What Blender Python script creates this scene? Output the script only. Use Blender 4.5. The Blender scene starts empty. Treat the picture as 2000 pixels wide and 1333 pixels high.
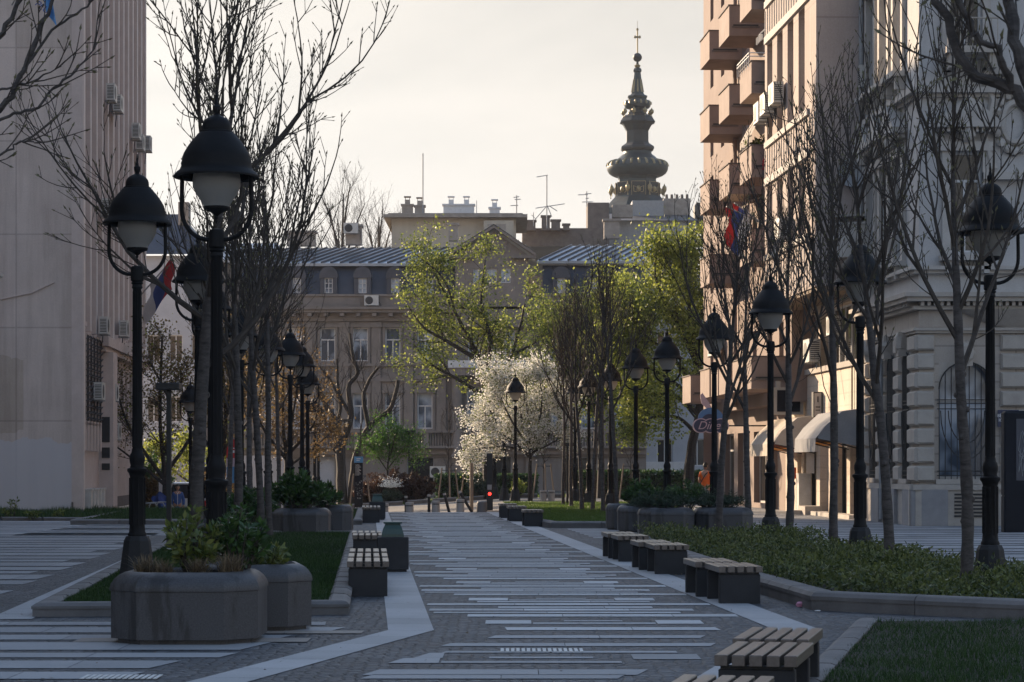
import bpy, math, random
import numpy as np
from mathutils import Vector, Matrix
random.seed(11)
F=4500.0; CH=1.7; HZ=908.0
SC=bpy.context.scene
COL=SC.collection
UP=Vector((0,0,1))
SD=Vector((-.0617,.9981,0)); SN=Vector((.9981,.0617,0))   # street direction and its right-hand normal
def X(px,Y): return (px-1000)/F*Y
def Z(py,Y): return CH-(py-HZ)*Y/F
def gz(x,y):
    if y<=82.4: return 0.0
    t=min(1,(y-82.4)/3.0)
    return t*max(-1.0,min(0,.065*x))
def sm(a,b,t):
    t=max(0,min(1,(t-a)/(b-a))); return t*t*(3-2*t)

# ------------------------------------------------------------------ materials
MATS={}
def nt(name):
    m=bpy.data.materials.new(name); m.use_nodes=True
    n=m.node_tree; b=n.nodes['Principled BSDF']
    MATS[name]=m
    return m,n,b
def mix(n,fac,a,b,mode='MIX'):
    x=n.nodes.new('ShaderNodeMix'); x.data_type='RGBA'; x.blend_type=mode
    for i,v in ((0,fac),(6,a),(7,b)):
        if isinstance(v,(int,float)): x.inputs[i].default_value=v
        elif isinstance(v,tuple): x.inputs[i].default_value=v if len(v)==4 else (*v,1)
        else: n.links.new(v,x.inputs[i])
    return x.outputs[2]
def ramp(n,src,stops):
    r=n.nodes.new('ShaderNodeValToRGB'); e=r.color_ramp.elements
    e[0].position=stops[0][0]; e[0].color=(*stops[0][1],1)
    e[1].position=stops[-1][0]; e[1].color=(*stops[-1][1],1)
    for p,c in stops[1:-1]:
        k=e.new(p); k.color=(*c,1)
    n.links.new(src,r.inputs[0]); return r.outputs[0]
def coord(n,scale=(1,1,1),rot=(0,0,0),kind='Object'):
    t=n.nodes.new('ShaderNodeTexCoord'); m=n.nodes.new('ShaderNodeMapping')
    m.inputs['Scale'].default_value=scale; m.inputs['Rotation'].default_value=rot
    if kind=='World':
        g=n.nodes.new('ShaderNodeNewGeometry'); n.links.new(g.outputs['Position'],m.inputs[0])
    else: n.links.new(t.outputs[kind],m.inputs[0])
    return m.outputs[0]
def noise(n,co,scale,det=4,rough=.55):
    x=n.nodes.new('ShaderNodeTexNoise'); x.inputs['Scale'].default_value=scale
    x.inputs['Detail'].default_value=det; x.inputs['Roughness'].default_value=rough
    n.links.new(co,x.inputs['Vector']); return x.outputs['Fac']
def bump(n,b,src,strength=.3,dist=.01):
    x=n.nodes.new('ShaderNodeBump'); x.inputs['Strength'].default_value=strength; x.inputs['Distance'].default_value=dist
    n.links.new(src,x.inputs['Height']); n.links.new(x.outputs[0],b.inputs['Normal'])
def mat(name,c,c2=None,scale=3,rough=.8,bmp=.15,bd=.01,metal=0,stretch=(1,1,1),island=0,spec=.5,kind='Object',fine=40):
    m,n,b=nt(name)
    c2=c2 or tuple(v*.8 for v in c)
    co=coord(n,stretch,kind=kind)
    f=noise(n,co,scale,6,.6)
    col=ramp(n,f,[(.3,c2),(.7,c)])
    f2=noise(n,co,fine,3,.6)
    col=mix(n,.35,col,mix(n,f2,(.35,.35,.35),(1.15,1.15,1.15),'MIX'),'MULTIPLY')
    if island:
        g=n.nodes.new('ShaderNodeNewGeometry')
        r=ramp(n,g.outputs['Random Per Island'],[(0,(1-island,)*3),(1,(1+island,)*3)])
        col=mix(n,1,col,r,'MULTIPLY')
    n.links.new(col,b.inputs['Base Color'])
    b.inputs['Roughness'].default_value=rough; b.inputs['Metallic'].default_value=metal
    b.inputs['Specular IOR Level'].default_value=spec
    if bmp: bump(n,b,f2,bmp,bd)
    return m
def leafmat(name,a,b_,trans=.45,rough=.5,spec=.5):
    m,n,b=nt(name)
    g=n.nodes.new('ShaderNodeNewGeometry')
    col=ramp(n,g.outputs['Random Per Island'],[(0,a),(.5,tuple((x+y)/2 for x,y in zip(a,b_))),(1,b_)])
    n.links.new(col,b.inputs['Base Color']); b.inputs['Roughness'].default_value=rough
    b.inputs['Specular IOR Level'].default_value=spec
    t=n.nodes.new('ShaderNodeBsdfTranslucent'); n.links.new(col,t.inputs['Color'])
    if trans>0:
        x=n.nodes.new('ShaderNodeMixShader'); x.inputs[0].default_value=trans
        n.links.new(b.outputs[0],x.inputs[1]); n.links.new(t.outputs[0],x.inputs[2])
        n.links.new(x.outputs[0],n.nodes['Material Output'].inputs[0])
    return m
def glassmat(name,c=(.02,.025,.03),rough=.08,curtain_sky=None):
    m,n,b=nt(name)
    b.inputs['Base Color'].default_value=(*c,1); b.inputs['Roughness'].default_value=rough
    b.inputs['Specular IOR Level'].default_value=.6
    co=coord(n,(1,1,1))
    f=noise(n,co,.8,2)
    if curtain_sky:
        col=ramp(n,f,[(.42,c),(.56,curtain_sky)]); n.links.new(col,b.inputs['Base Color'])  # pale patches colour the pane as curtain and as reflected sky
    bump(n,b,noise(n,co,1.3,1),.08,.02)
    return m
def cobble():
    m,n,b=nt('sett_paving')
    co=coord(n,kind='World')
    v=n.nodes.new('ShaderNodeTexVoronoi'); v.inputs['Scale'].default_value=9; v.inputs['Randomness'].default_value=.55
    n.links.new(co,v.inputs['Vector'])
    e=n.nodes.new('ShaderNodeTexVoronoi'); e.feature='DISTANCE_TO_EDGE'; e.inputs['Scale'].default_value=9; e.inputs['Randomness'].default_value=.55
    n.links.new(co,e.inputs['Vector'])
    sp=n.nodes.new('ShaderNodeSeparateColor'); n.links.new(v.outputs['Color'],sp.inputs[0])
    c=ramp(n,sp.outputs[0],[(0,(.036,.042,.05)),(.5,(.06,.068,.08)),(1,(.10,.109,.123))])
    gap=ramp(n,e.outputs['Distance'],[(.02,(.3,.3,.3)),(.12,(1,1,1))])
    c=mix(n,1,c,gap,'MULTIPLY')
    big=noise(n,co,.45,6); c=mix(n,.85,c,ramp(n,big,[(.32,(.62,.62,.64)),(.5,(.95,.95,.95)),(.7,(1.3,1.29,1.27))]),'MULTIPLY')
    n.links.new(c,b.inputs['Base Color']); b.inputs['Roughness'].default_value=.62
    h=ramp(n,e.outputs['Distance'],[(0,(0,0,0)),(.25,(1,1,1))])
    bump(n,b,h,.9,.02)
    return m
def brickpaving(name,c1,c2,mort,bw,bh,rot=0,kind='World',bs=.3,msize=.02,off=.5):
    m,n,b=nt(name)
    co=coord(n,rot=(0,0,rot),kind=kind)
    t=n.nodes.new('ShaderNodeTexBrick'); t.inputs['Scale'].default_value=1
    t.inputs['Brick Width'].default_value=bw; t.inputs['Row Height'].default_value=bh; t.inputs['Mortar Size'].default_value=msize
    t.inputs['Color1'].default_value=(*c1,1); t.inputs['Color2'].default_value=(*c2,1); t.inputs['Mortar'].default_value=(*mort,1)
    t.offset=off
    n.links.new(co,t.inputs['Vector'])
    f=noise(n,co,.5,5); f3=noise(n,co,25,3)
    c=mix(n,.55,t.outputs['Color'],ramp(n,f,[(.3,(.72,.72,.72)),(.7,(1.12,1.12,1.12))]),'MULTIPLY')
    c=mix(n,.4,c,ramp(n,f3,[(.3,(.6,.6,.6)),(.7,(1.1,1.1,1.1))]),'MULTIPLY')
    n.links.new(c,b.inputs['Base Color']); b.inputs['Roughness'].default_value=.7
    bump(n,b,t.outputs['Fac'],-bs,.01)
    return m
def wallmat(name,c1,c2,pw,ph,streak=.5,joint=.75):
    """rendered / panelled wall with joints laid out on (horizontal run, height), stains and drips"""
    m,n,b=nt(name)
    g=n.nodes.new('ShaderNodeNewGeometry'); s=n.nodes.new('ShaderNodeSeparateXYZ'); n.links.new(g.outputs['Position'],s.inputs[0])
    ad=n.nodes.new('ShaderNodeMath'); n.links.new(s.outputs[0],ad.inputs[0]); n.links.new(s.outputs[1],ad.inputs[1])
    cb=n.nodes.new('ShaderNodeCombineXYZ'); n.links.new(ad.outputs[0],cb.inputs[0]); n.links.new(s.outputs[2],cb.inputs[1])
    t=n.nodes.new('ShaderNodeTexBrick'); t.inputs['Scale'].default_value=1; t.offset=0
    t.inputs['Brick Width'].default_value=pw; t.inputs['Row Height'].default_value=ph; t.inputs['Mortar Size'].default_value=.028
    t.inputs['Color1'].default_value=(*c1,1); t.inputs['Color2'].default_value=(*c2,1); t.inputs['Mortar'].default_value=(*[v*joint for v in c1],1)
    n.links.new(cb.outputs[0],t.inputs['Vector'])
    co=coord(n,kind='World')
    f=noise(n,co,.3,6,.65)
    c=mix(n,.6,t.outputs['Color'],ramp(n,f,[(.3,(.72,.7,.7)),(.65,(1.08,1.08,1.08))]),'MULTIPLY')
    st=noise(n,coord(n,(1,1,.08),kind='World'),1.5,5,.7)
    c=mix(n,streak,c,ramp(n,st,[(.35,(.7,.68,.66)),(.6,(1,1,1))]),'MULTIPLY')
    fi=noise(n,co,22,3); c=mix(n,.3,c,ramp(n,fi,[(.3,(.7,.7,.7)),(.7,(1.1,1.1,1.1))]),'MULTIPLY')
    n.links.new(c,b.inputs['Base Color']); b.inputs['Roughness'].default_value=.88
    bump(n,b,fi,.2,.01)
    return m
def repaint(name,z0,c):
    m=MATS[name]; n=m.node_tree; b=n.nodes['Principled BSDF']; src=b.inputs['Base Color'].links[0].from_socket
    g=n.nodes.new('ShaderNodeNewGeometry'); s=n.nodes.new('ShaderNodeSeparateXYZ'); n.links.new(g.outputs['Position'],s.inputs[0])
    f=noise(n,coord(n,kind='World'),.45,5,.6); a=n.nodes.new('ShaderNodeMath'); a.operation='MULTIPLY_ADD'; n.links.new(f,a.inputs[0]); a.inputs[1].default_value=1.6; n.links.new(s.outputs[2],a.inputs[2])
    k=n.nodes.new('ShaderNodeMath'); k.operation='LESS_THAN'; n.links.new(a.outputs[0],k.inputs[0]); k.inputs[1].default_value=z0+.8
    n.links.new(mix(n,k.outputs[0],src,mix(n,.75,src,c)),b.inputs['Base Color'])
    # older darker patch further left
    gt=n.nodes.new('ShaderNodeMath'); gt.operation='LESS_THAN'; n.links.new(s.outputs[0],gt.inputs[0]); gt.inputs[1].default_value=-16.75
    l2=n.nodes.new('ShaderNodeMath'); l2.operation='COMPARE'; n.links.new(a.outputs[0],l2.inputs[0]); l2.inputs[1].default_value=4.9; l2.inputs[2].default_value=1.25
    pr=n.nodes.new('ShaderNodeMath'); pr.operation='MULTIPLY'; n.links.new(gt.outputs[0],pr.inputs[0]); n.links.new(l2.outputs[0],pr.inputs[1])
    src=b.inputs['Base Color'].links[0].from_socket; n.links.new(mix(n,pr.outputs[0],src,mix(n,.8,src,(.8,.78,.72),'MULTIPLY')),b.inputs['Base Color'])
def barkmat(name,c,c2):
    m,n,b=nt(name)
    co=coord(n,(1,1,3.2))
    f=noise(n,co,6,6,.7)
    col=ramp(n,f,[(.35,c2),(.6,c)])
    w=n.nodes.new('ShaderNodeTexWave'); w.bands_direction='Z'; w.inputs['Scale'].default_value=1.7; w.inputs['Distortion'].default_value=16; w.inputs['Detail'].default_value=4
    n.links.new(coord(n),w.inputs['Vector'])
    col=mix(n,.4,col,ramp(n,w.outputs['Fac'],[(.02,(.45,.44,.43)),(.14,(1.05,1.05,1.05))]),'MULTIPLY')
    n.links.new(col,b.inputs['Base Color']); b.inputs['Roughness'].default_value=.85
    bump(n,b,f,.6,.02); return m
def make_mats():
    cobble()
    mat('light_slab',(.53,.55,.57),(.38,.40,.42),.9,.62,.15,island=.17,kind='World',fine=30)
    mat('path_slab',(.35,.36,.375),(.26,.27,.285),.6,.66,.15,island=.16,kind='World',fine=30)
    mat('band_slab',(.43,.44,.455),(.32,.33,.345),.7,.65,.15,island=.08,kind='World',fine=30)
    mat('tactile_slab',(.72,.72,.7),(.6,.6,.58),3,.6)
    mat('brown_slab',(.36,.31,.27),(.27,.24,.21),1.2,.75,island=.1)
    mat('asphalt',(.2,.19,.18),(.15,.145,.14),.5,.9,.3,kind='World')
    mat('bare_ground',(.11,.1,.085),(.07,.065,.055),.3,.95,.3,kind='World')
    mat('soil',(.04,.033,.025),(.02,.017,.013),6,.95,.6,.03)
    mat('kerb_stone',(.19,.18,.178),(.10,.096,.094),1.6,.7,.2,island=.12)
    mat('granite',(.165,.16,.165),(.11,.108,.112),1.4,.55,.12)
    m,n,b=nt('planter_granite')
    co=coord(n); f=noise(n,co,70,2); c=ramp(n,f,[(.3,(.036,.036,.04)),(.7,(.07,.069,.074))])
    d=noise(n,coord(n,(2.2,2.2,.35)),1.6,5,.7); c=mix(n,.8,c,ramp(n,d,[(.40,(.3,.28,.27)),(.48,(1,1,1))]),'MULTIPLY')
    n.links.new(c,b.inputs['Base Color']); b.inputs['Roughness'].default_value=.5; bump(n,b,f,.12,.005)
    mat('lamp_black',(.011,.011,.012),(.007,.007,.008),8,.6,.1,spec=.18)
    mat('lamp_plinth',(.03,.031,.034),(.018,.019,.021),5,.6,.2,spec=.25)
    m,n,b=nt('frosted_globe'); b.inputs['Base Color'].default_value=(.42,.42,.41,1); b.inputs['Roughness'].default_value=.35
    t=n.nodes.new('ShaderNodeBsdfTranslucent'); t.inputs['Color'].default_value=(.6,.57,.52,1)
    x=n.nodes.new('ShaderNodeMixShader'); x.inputs[0].default_value=.5
    n.links.new(b.outputs[0],x.inputs[1]); n.links.new(t.outputs[0],x.inputs[2]); n.links.new(x.outputs[0],n.nodes['Material Output'].inputs[0])
    mat('bench_wood',(.17,.14,.12),(.10,.082,.07),5,.3,.2,stretch=(6,.6,6),island=.15,spec=.6)
    mat('bench_block',(.04,.041,.046),(.024,.025,.028),3,.65,.2,spec=.3)
    mat('bin_green',(.03,.075,.062),(.02,.05,.045),5,.35,.1)
    barkmat('young_bark',(.085,.074,.068),(.035,.030,.028))
    mat('twig_bark',(.085,.072,.062),(.05,.042,.036),9,.85,.1,spec=.2)
    barkmat('old_bark',(.042,.036,.032),(.018,.016,.014))
    mat('bud',(.16,.17,.07),(.09,.06,.04),9,.7,0)
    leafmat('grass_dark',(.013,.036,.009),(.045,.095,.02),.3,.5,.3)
    leafmat('grass_sun_tint',(.05,.10,.018),(.12,.19,.04),.45,.5,.3)  # brighter copy of the grass, sunlight put into its colour
    leafmat('cover_leaf',(.025,.045,.012),(.16,.185,.05),.35)
    leafmat('shrub_leaf',(.02,.05,.014),(.07,.14,.03),.3,.32)
    leafmat('variegated_leaf',(.035,.075,.02),(.2,.22,.05),.3,.35)
    leafmat('dry_blade',(.1,.075,.045),(.27,.2,.12),.3,.7)
    leafmat('conifer_needle',(.012,.03,.014),(.035,.065,.03),.15,.6)
    leafmat('spring_leaf',(.18,.225,.04),(.38,.41,.09),.62)
    leafmat('green_leaf',(.06,.09,.02),(.2,.24,.06),.55)
    leafmat('fresh_leaf',(.05,.12,.02),(.11,.22,.035),.5)
    leafmat('copper_leaf',(.10,.065,.03),(.22,.15,.065),.5)
    leafmat('olive_leaf',(.08,.065,.025),(.2,.15,.045),.5)
    leafmat('photinia_leaf',(.05,.022,.016),(.1,.055,.03),.3)
    leafmat('blossom',(.66,.65,.60),(.88,.87,.83),.45,.6)
    leafmat('blossom_leaf',(.1,.14,.03),(.2,.24,.06),.5)
    wallmat('left_tower_wall',(.58,.50,.455),(.53,.46,.415),3.1,3.2,.75,.74)
    repaint('left_tower_wall',2.55,(.47,.47,.50))
    mat('left_fin',(.58,.49,.45),(.49,.41,.37),2,.8,.15)
    mat('left_fin_edge',(.68,.62,.58),(.6,.54,.5),2,.8,.1)
    wallmat('stone_wall',(.44,.39,.34),(.40,.355,.31),1.5,.5,.4,.7)
    mat('stone_trim',(.50,.455,.40),(.38,.34,.30),2,.85,.2)
    mat('blue_stone',(.34,.33,.33),(.25,.245,.25),2,.8,.2)
    wallmat('white_wall',(.52,.51,.50),(.50,.49,.48),8,4,.35,.9)
    mat('white_trim',(.54,.51,.47),(.42,.39,.36),2,.8,.2)
    wallmat('modern_wall',(.47,.40,.37),(.44,.38,.35),6,3.1,.3,.75)
    wallmat('rib_wall',(.46,.385,.345),(.43,.36,.32),.42,4,.3,.8)
    wallmat('warm_block_wall',(.68,.58,.48),(.64,.55,.45),.8,.4,.3,.86)
    mat('balcony_brown',(.35,.265,.225),(.26,.195,.165),1.5,.85,.15)
    mat('balcony_wall',(.30,.225,.19),(.25,.185,.155),1,.88,.15)
    wallmat('far_wall',(.235,.215,.20),(.215,.20,.185),2,3,.6,.9)
    mat('far_trim',(.27,.235,.21),(.19,.165,.145),1,.85,.2)
    mat('slate',(.07,.075,.095),(.045,.05,.065),1.5,.5,.1)
    mat('metal_roof',(.37,.41,.46),(.26,.29,.33),.7,.38,.08,metal=.35)
    wallmat('cream_wall',(.56,.50,.40),(.54,.48,.39),9,3,.3,.9)
    mat('dark_brick',(.2,.17,.15),(.12,.1,.09),2,.9,.3)
    mat('pale_blue_wall',(.5,.52,.56),(.42,.44,.48),1,.85,.1)
    mat('chimney_render',(.42,.37,.32),(.26,.23,.2),2,.9,.2)
    mat('roof_dark',(.09,.085,.085),(.05,.05,.05),1,.6,.1)
    mat('white_paint',(.72,.72,.72),(.6,.6,.6),4,.5,.05)
    mat('grey_paint',(.35,.36,.37),(.27,.28,.29),4,.5,.05)
    mat('dark_metal',(.025,.026,.028),(.016,.017,.018),5,.5,.1)
    mat('ac_white',(.62,.61,.58),(.5,.49,.46),4,.5,.05)
    mat('ac_grille',(.05,.05,.052),(.03,.03,.03),4,.6,.05)
    mat('cable_black',(.012,.012,.012),(.01,.01,.01),4,.6,0)
    glassmat('dark_glass',(.018,.02,.024)); glassmat('curtain_sky_glass',(.07,.09,.12),.1,(.36,.42,.5))  # second glass lightened to blue: sky reflection put into the pane colour
    glassmat('shop_glass',(.03,.03,.03),.06)
    mat('verdigris',(.035,.06,.062),(.015,.024,.026),.9,.5,.2,metal=.3)
    mat('dark_copper',(.022,.03,.03),(.01,.013,.013),.8,.55,.2,metal=.2)
    mat('gilding',(.4,.32,.16),(.24,.19,.1),3,.4,.05,metal=.35)
    mat('canvas_beige',(.56,.49,.41),(.46,.40,.33),2,.9,.1)
    mat('canvas_grey',(.34,.335,.34),(.27,.27,.27),2,.9,.1)
    mat('amber_lining',(.7,.3,.04),(.6,.24,.03),3,.7,0)
    mat('wood_stake',(.36,.27,.19),(.24,.18,.13),3,.8,.2,stretch=(4,4,.5))
    mat('bollard_pale',(.5,.48,.45),(.4,.38,.36),3,.7,.1)
    mat('sign_blue',(.09,.27,.5),(.08,.24,.45),3,.4,0)
    mat('sign_black',(.012,.014,.02),(.01,.011,.016),3,.65,0,spec=.2)
    mat('sign_white',(.78,.78,.78),(.7,.7,.7),3,.5,0)
    mat('plate_navy',(.02,.03,.08),(.018,.025,.07),3,.4,0)
    mat('flag_red',(.55,.03,.03),(.45,.02,.02),3,.8,0)
    mat('flag_blue',(.05,.09,.3),(.04,.07,.25),3,.8,0)
    mat('flag_white',(.75,.75,.76),(.65,.65,.66),3,.8,0)
    mat('flag_sky',(.12,.32,.62),(.1,.27,.55),3,.8,0)
    mat('diner_pink',(.56,.42,.47),(.48,.36,.41),3,.5,0)
    mat('diner_blue',(.08,.2,.42),(.07,.17,.38),3,.5,0)
    mat('diner_navy',(.04,.05,.11),(.025,.025,.07),3,.5,0)
    mat('orange_cloth',(.85,.16,.02),(.75,.13,.015),8,.85,.1)
    mat('blue_cloth',(.06,.13,.36),(.045,.1,.28),8,.85,.1)
    mat('grey_cloth',(.3,.3,.32),(.2,.2,.22),8,.85,.1)
    mat('dark_cloth',(.03,.03,.035),(.02,.02,.025),8,.85,.1)
    mat('skin',(.48,.27,.19),(.42,.23,.16),8,.6,0)
    mat('hair',(.025,.018,.013),(.015,.01,.008),20,.6,.2)
    mat('car_paint',(.62,.65,.68),(.58,.61,.64),2,.25,0,spec=.7)
    mat('car_red',(.3,.02,.02),(.28,.02,.02),2,.25,0,spec=.7)
    mat('tyre',(.02,.02,.02),(.015,.015,.015),4,.85,0)
    mat('pigeon_feather',(.06,.065,.075),(.03,.032,.04),14,.6,.1)
    mat('pink_paper',(.75,.35,.5),(.7,.3,.45),4,.6,0)
    m,n,b=nt('signal_red'); b.inputs['Base Color'].default_value=(.8,.02,.02,1); b.inputs['Emission Color'].default_value=(1,.03,.02,1); b.inputs['Emission Strength'].default_value=2.2
    m,n,b=nt('neon_red'); b.inputs['Base Color'].default_value=(.8,.1,.08,1); b.inputs['Emission Color'].default_value=(1,.1,.06,1); b.inputs['Emission Strength'].default_value=.7
make_mats()

# ------------------------------------------------------------------ mesh builder
def wloc(o):
    v=Vector((0,0,0))
    while o is not None:
        v=v+o.location; o=o.parent
    return v
class MB:
    def __init__(s): s.v=[]; s.f=[]; s.m=[]; s.sm=[]
    def add(s,vs,fs,m=0,smooth=False):
        k=len(s.v); s.v.extend([tuple(v) for v in vs])
        for f in fs: s.f.append(tuple(i+k for i in f)); s.m.append(m); s.sm.append(smooth)
    def quad(s,a,b,c,d,m=0): s.add([a,b,c,d],[(0,1,2,3)],m)
    def box(s,x0,x1,y0,y1,z0,z1,m=0):
        s.add([(x0,y0,z0),(x1,y0,z0),(x1,y1,z0),(x0,y1,z0),(x0,y0,z1),(x1,y0,z1),(x1,y1,z1),(x0,y1,z1)],
              [(0,3,2,1),(4,5,6,7),(0,1,5,4),(1,2,6,5),(2,3,7,6),(3,0,4,7)],m)
    def cbox(s,x0,x1,y0,y1,z0,z1,c=.01,m=0):
        """box with chamfered vertical and top edges"""
        s.ring([(x0,y0),(x1,y0),(x1,y1),(x0,y1)],[(0,z0),(0,z1-c),(c,z1)],m,chamfer=c)
    def ring(s,poly,prof,m=0,chamfer=0,cap=True,smooth=False):
        """stack of inset copies of a convex polygon (ccw); prof = [(inset,z)]"""
        P=[Vector((p[0],p[1],0)) for p in poly]
        if chamfer:
            Q=[]
            for i in range(len(P)):
                a,b,c=P[i-1],P[i],P[(i+1)%len(P)]
                Q.append(b+(a-b).normalized()*chamfer); Q.append(b+(c-b).normalized()*chamfer)
            P=Q
        n=len(P); rings=[]
        for ins,z in prof:
            r=[]
            for i in range(n):
                a,b,c=P[i-1],P[i],P[(i+1)%n]
                e1=(b-a).normalized(); e2=(c-b).normalized()
                n1=Vector((-e1.y,e1.x,0)); n2=Vector((-e2.y,e2.x,0))
                d=(n1+n2); d=d/max(.2,(1+n1.dot(n2)))
                q=b+d*ins; r.append((q.x,q.y,z))
            rings.append(r)
        vs=[p for r in rings for p in r]; fs=[]
        for k in range(len(rings)-1):
            for i in range(n):
                j=(i+1)%n; fs.append((k*n+i,k*n+j,(k+1)*n+j,(k+1)*n+i))
        s.add(vs,fs,m,smooth)
        if cap:
            s.add(rings[-1],[tuple(range(n))],m); s.add(rings[0],[tuple(reversed(range(n)))],m)
    def fb(s,fr,x0,x1,d0,d1,z0,z1,m=0):
        """box in a facade frame: x along u, d along outward normal, z up"""
        o,u,n=fr
        c=[o+u*x+n*d+UP*z for z in (z0,z1) for (x,d) in ((x0,d1),(x1,d1),(x1,d0),(x0,d0))]
        s.add(c,[(0,3,2,1),(4,5,6,7),(0,1,5,4),(1,2,6,5),(2,3,7,6),(3,0,4,7)],m)
    def fq(s,fr,pts,d,m=0):
        o,u,n=fr; s.add([o+u*x+n*d+UP*z for x,z in pts],[tuple(range(len(pts)))],m)
    def fprism(s,fr,pts,d0,d1,m=0):
        o,u,n=fr; k=len(pts)
        vs=[o+u*x+n*d1+UP*z for x,z in pts]+[o+u*x+n*d0+UP*z for x,z in pts]
        fs=[tuple(range(k)),tuple(reversed(range(k,2*k)))]+[(i,i+k,(i+1)%k+k,(i+1)%k) for i in range(k)]
        s.add(vs,fs,m)
    def wall(s,fr,W,z0,z1,holes,depth=.25,m=0):
        """wall plane with rectangular holes (x0,x1,z0,z1) and their reveals"""
        o,u,n=fr
        xs=sorted({0,W}|{h[0] for h in holes}|{h[1] for h in holes}); zs=sorted({z0,z1}|{h[2] for h in holes}|{h[3] for h in holes})
        xs=[x for x in xs if 0<=x<=W]; zs=[z for z in zs if z0<=z<=z1]
        for i in range(len(xs)-1):
            for j in range(len(zs)-1):
                cx=(xs[i]+xs[i+1])/2; cz=(zs[j]+zs[j+1])/2
                if any(h[0]<cx<h[1] and h[2]<cz<h[3] for h in holes): continue
                s.fq(fr,[(xs[i],zs[j]),(xs[i+1],zs[j]),(xs[i+1],zs[j+1]),(xs[i],zs[j+1])],0,m)
        for a,b,c,d in holes:
            for (p,q) in (((a,c),(b,c)),((b,c),(b,d)),((b,d),(a,d)),((a,d),(a,c))):
                vs=[o+u*p[0]+UP*p[1],o+u*q[0]+UP*q[1],o+u*q[0]+UP*q[1]-n*depth,o+u*p[0]+UP*p[1]-n*depth]
                s.add(vs,[(0,1,2,3)],m)
    def tube(s,pts,rad,n=6,m=0,cap=True,smooth=True):
        pts=[Vector(p) for p in pts]; k=len(pts)
        if isinstance(rad,(int,float)): rad=[rad]*k
        vs=[]; ref=None
        for i in range(k):
            t=(pts[min(i+1,k-1)]-pts[max(i-1,0)])
            if t.length<1e-9: t=Vector((0,0,1))
            t.normalize()
            if ref is None: ref=Vector((1,0,0)) if abs(t.x)<.8 else Vector((0,1,0))
            a=(ref-t*ref.dot(t)).normalized(); b=t.cross(a); ref=a
            for j in range(n):
                w=2*math.pi*j/n; vs.append(pts[i]+(a*math.cos(w)+b*math.sin(w))*rad[i])
        fs=[(i*n+j,i*n+(j+1)%n,(i+1)*n+(j+1)%n,(i+1)*n+j) for i in range(k-1) for j in range(n)]
        s.add(vs,fs,m,smooth)
        if cap:
            s.add(vs[:n],[tuple(reversed(range(n)))],m); s.add(vs[-n:],[tuple(range(n))],m)
    def lathe(s,prof,n=16,c=(0,0,0),m=0,smooth=True,rot=0,sx=1,sy=1):
        vs=[(c[0]+sx*r*math.cos(2*math.pi*j/n+rot),c[1]+sy*r*math.sin(2*math.pi*j/n+rot),c[2]+z) for r,z in prof for j in range(n)]
        fs=[(i*n+j,i*n+(j+1)%n,(i+1)*n+(j+1)%n,(i+1)*n+j) for i in range(len(prof)-1) for j in range(n)]
        s.add(vs,fs,m,smooth)
        if prof[0][0]>1e-4: s.add(vs[:n],[tuple(reversed(range(n)))],m)
        if prof[-1][0]>1e-4: s.add(vs[-n:],[tuple(range(n))],m)
    def blob(s,c,r,n=8,k=5,m=0,jit=0):
        cx,cy,cz=c; rx,ry,rz=r if isinstance(r,tuple) else (r,r,r)
        pr=[(math.sin(math.pi*i/k),-math.cos(math.pi*i/k)) for i in range(k+1)]
        vs=[]
        for a,z in pr:
            for j in range(n):
                q=1+random.uniform(-jit,jit); w=2*math.pi*j/n
                vs.append((cx+rx*a*math.cos(w)*q,cy+ry*a*math.sin(w)*q,cz+rz*z*q))
        s.add(vs,[(i*n+j,i*n+(j+1)%n,(i+1)*n+(j+1)%n,(i+1)*n+j) for i in range(k) for j in range(n)],m,True)
    def build(s,name,mats,parent=None,world=True,sharp=40):
        if isinstance(mats,str): mats=[mats]
        v=np.array(s.v,dtype=np.float32).reshape(-1,3)
        if parent is not None and world:
            w=wloc(parent); v=v-np.array([w.x,w.y,w.z],dtype=np.float32)
        me=bpy.data.meshes.new(name)
        me.from_pydata(v.tolist(),[],s.f)
        me.polygons.foreach_set('material_index',s.m); me.polygons.foreach_set('use_smooth',s.sm)
        for m in mats: me.materials.append(MATS[m])
        me.update()
        if any(s.sm): me.set_sharp_from_angle(angle=math.radians(sharp))
        o=bpy.data.objects.new(name,me); COL.objects.link(o)
        if parent is not None: o.parent=parent
        return o
def fastmesh(name,V,Fq,mats,parent=None,mi=None):
    """V (n,3) array, Fq (m,k) int array"""
    me=bpy.data.meshes.new(name)
    V=np.asarray(V,dtype=np.float32)
    if parent is not None:
        w=wloc(parent); V=V-np.array([w.x,w.y,w.z],dtype=np.float32)
    k=Fq.shape[1]; m=Fq.shape[0]
    me.vertices.add(len(V)); me.vertices.foreach_set('co',V.ravel())
    me.loops.add(m*k); me.loops.foreach_set('vertex_index',Fq.astype(np.int32).ravel())
    me.polygons.add(m); me.polygons.foreach_set('loop_start',np.arange(0,m*k,k,dtype=np.int32))
    if mi is not None: me.polygons.foreach_set('material_index',np.asarray(mi,dtype=np.int32))
    for q in ([mats] if isinstance(mats,str) else mats): me.materials.append(MATS[q])
    me.update(calc_edges=True); me.validate()
    o=bpy.data.objects.new(name,me); COL.objects.link(o)
    if parent is not None: o.parent=parent
    return o
def tag(o,label=None,cat=None,group=None,kind=None):
    if label: o['label']=label
    if cat: o['category']=cat
    if group: o['group']=group
    if kind: o['kind']=kind
    return o
def thing(name,loc=(0,0,0),label=None,cat=None,group=None,rz=0):
    o=bpy.data.objects.new(name,None); o.empty_display_size=.3; COL.objects.link(o)
    o.location=loc; o.rotation_euler=(0,0,rz)
    return tag(o,label,cat,group)
def struct(o): return tag(o,kind='structure')
KIDS={}
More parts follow.
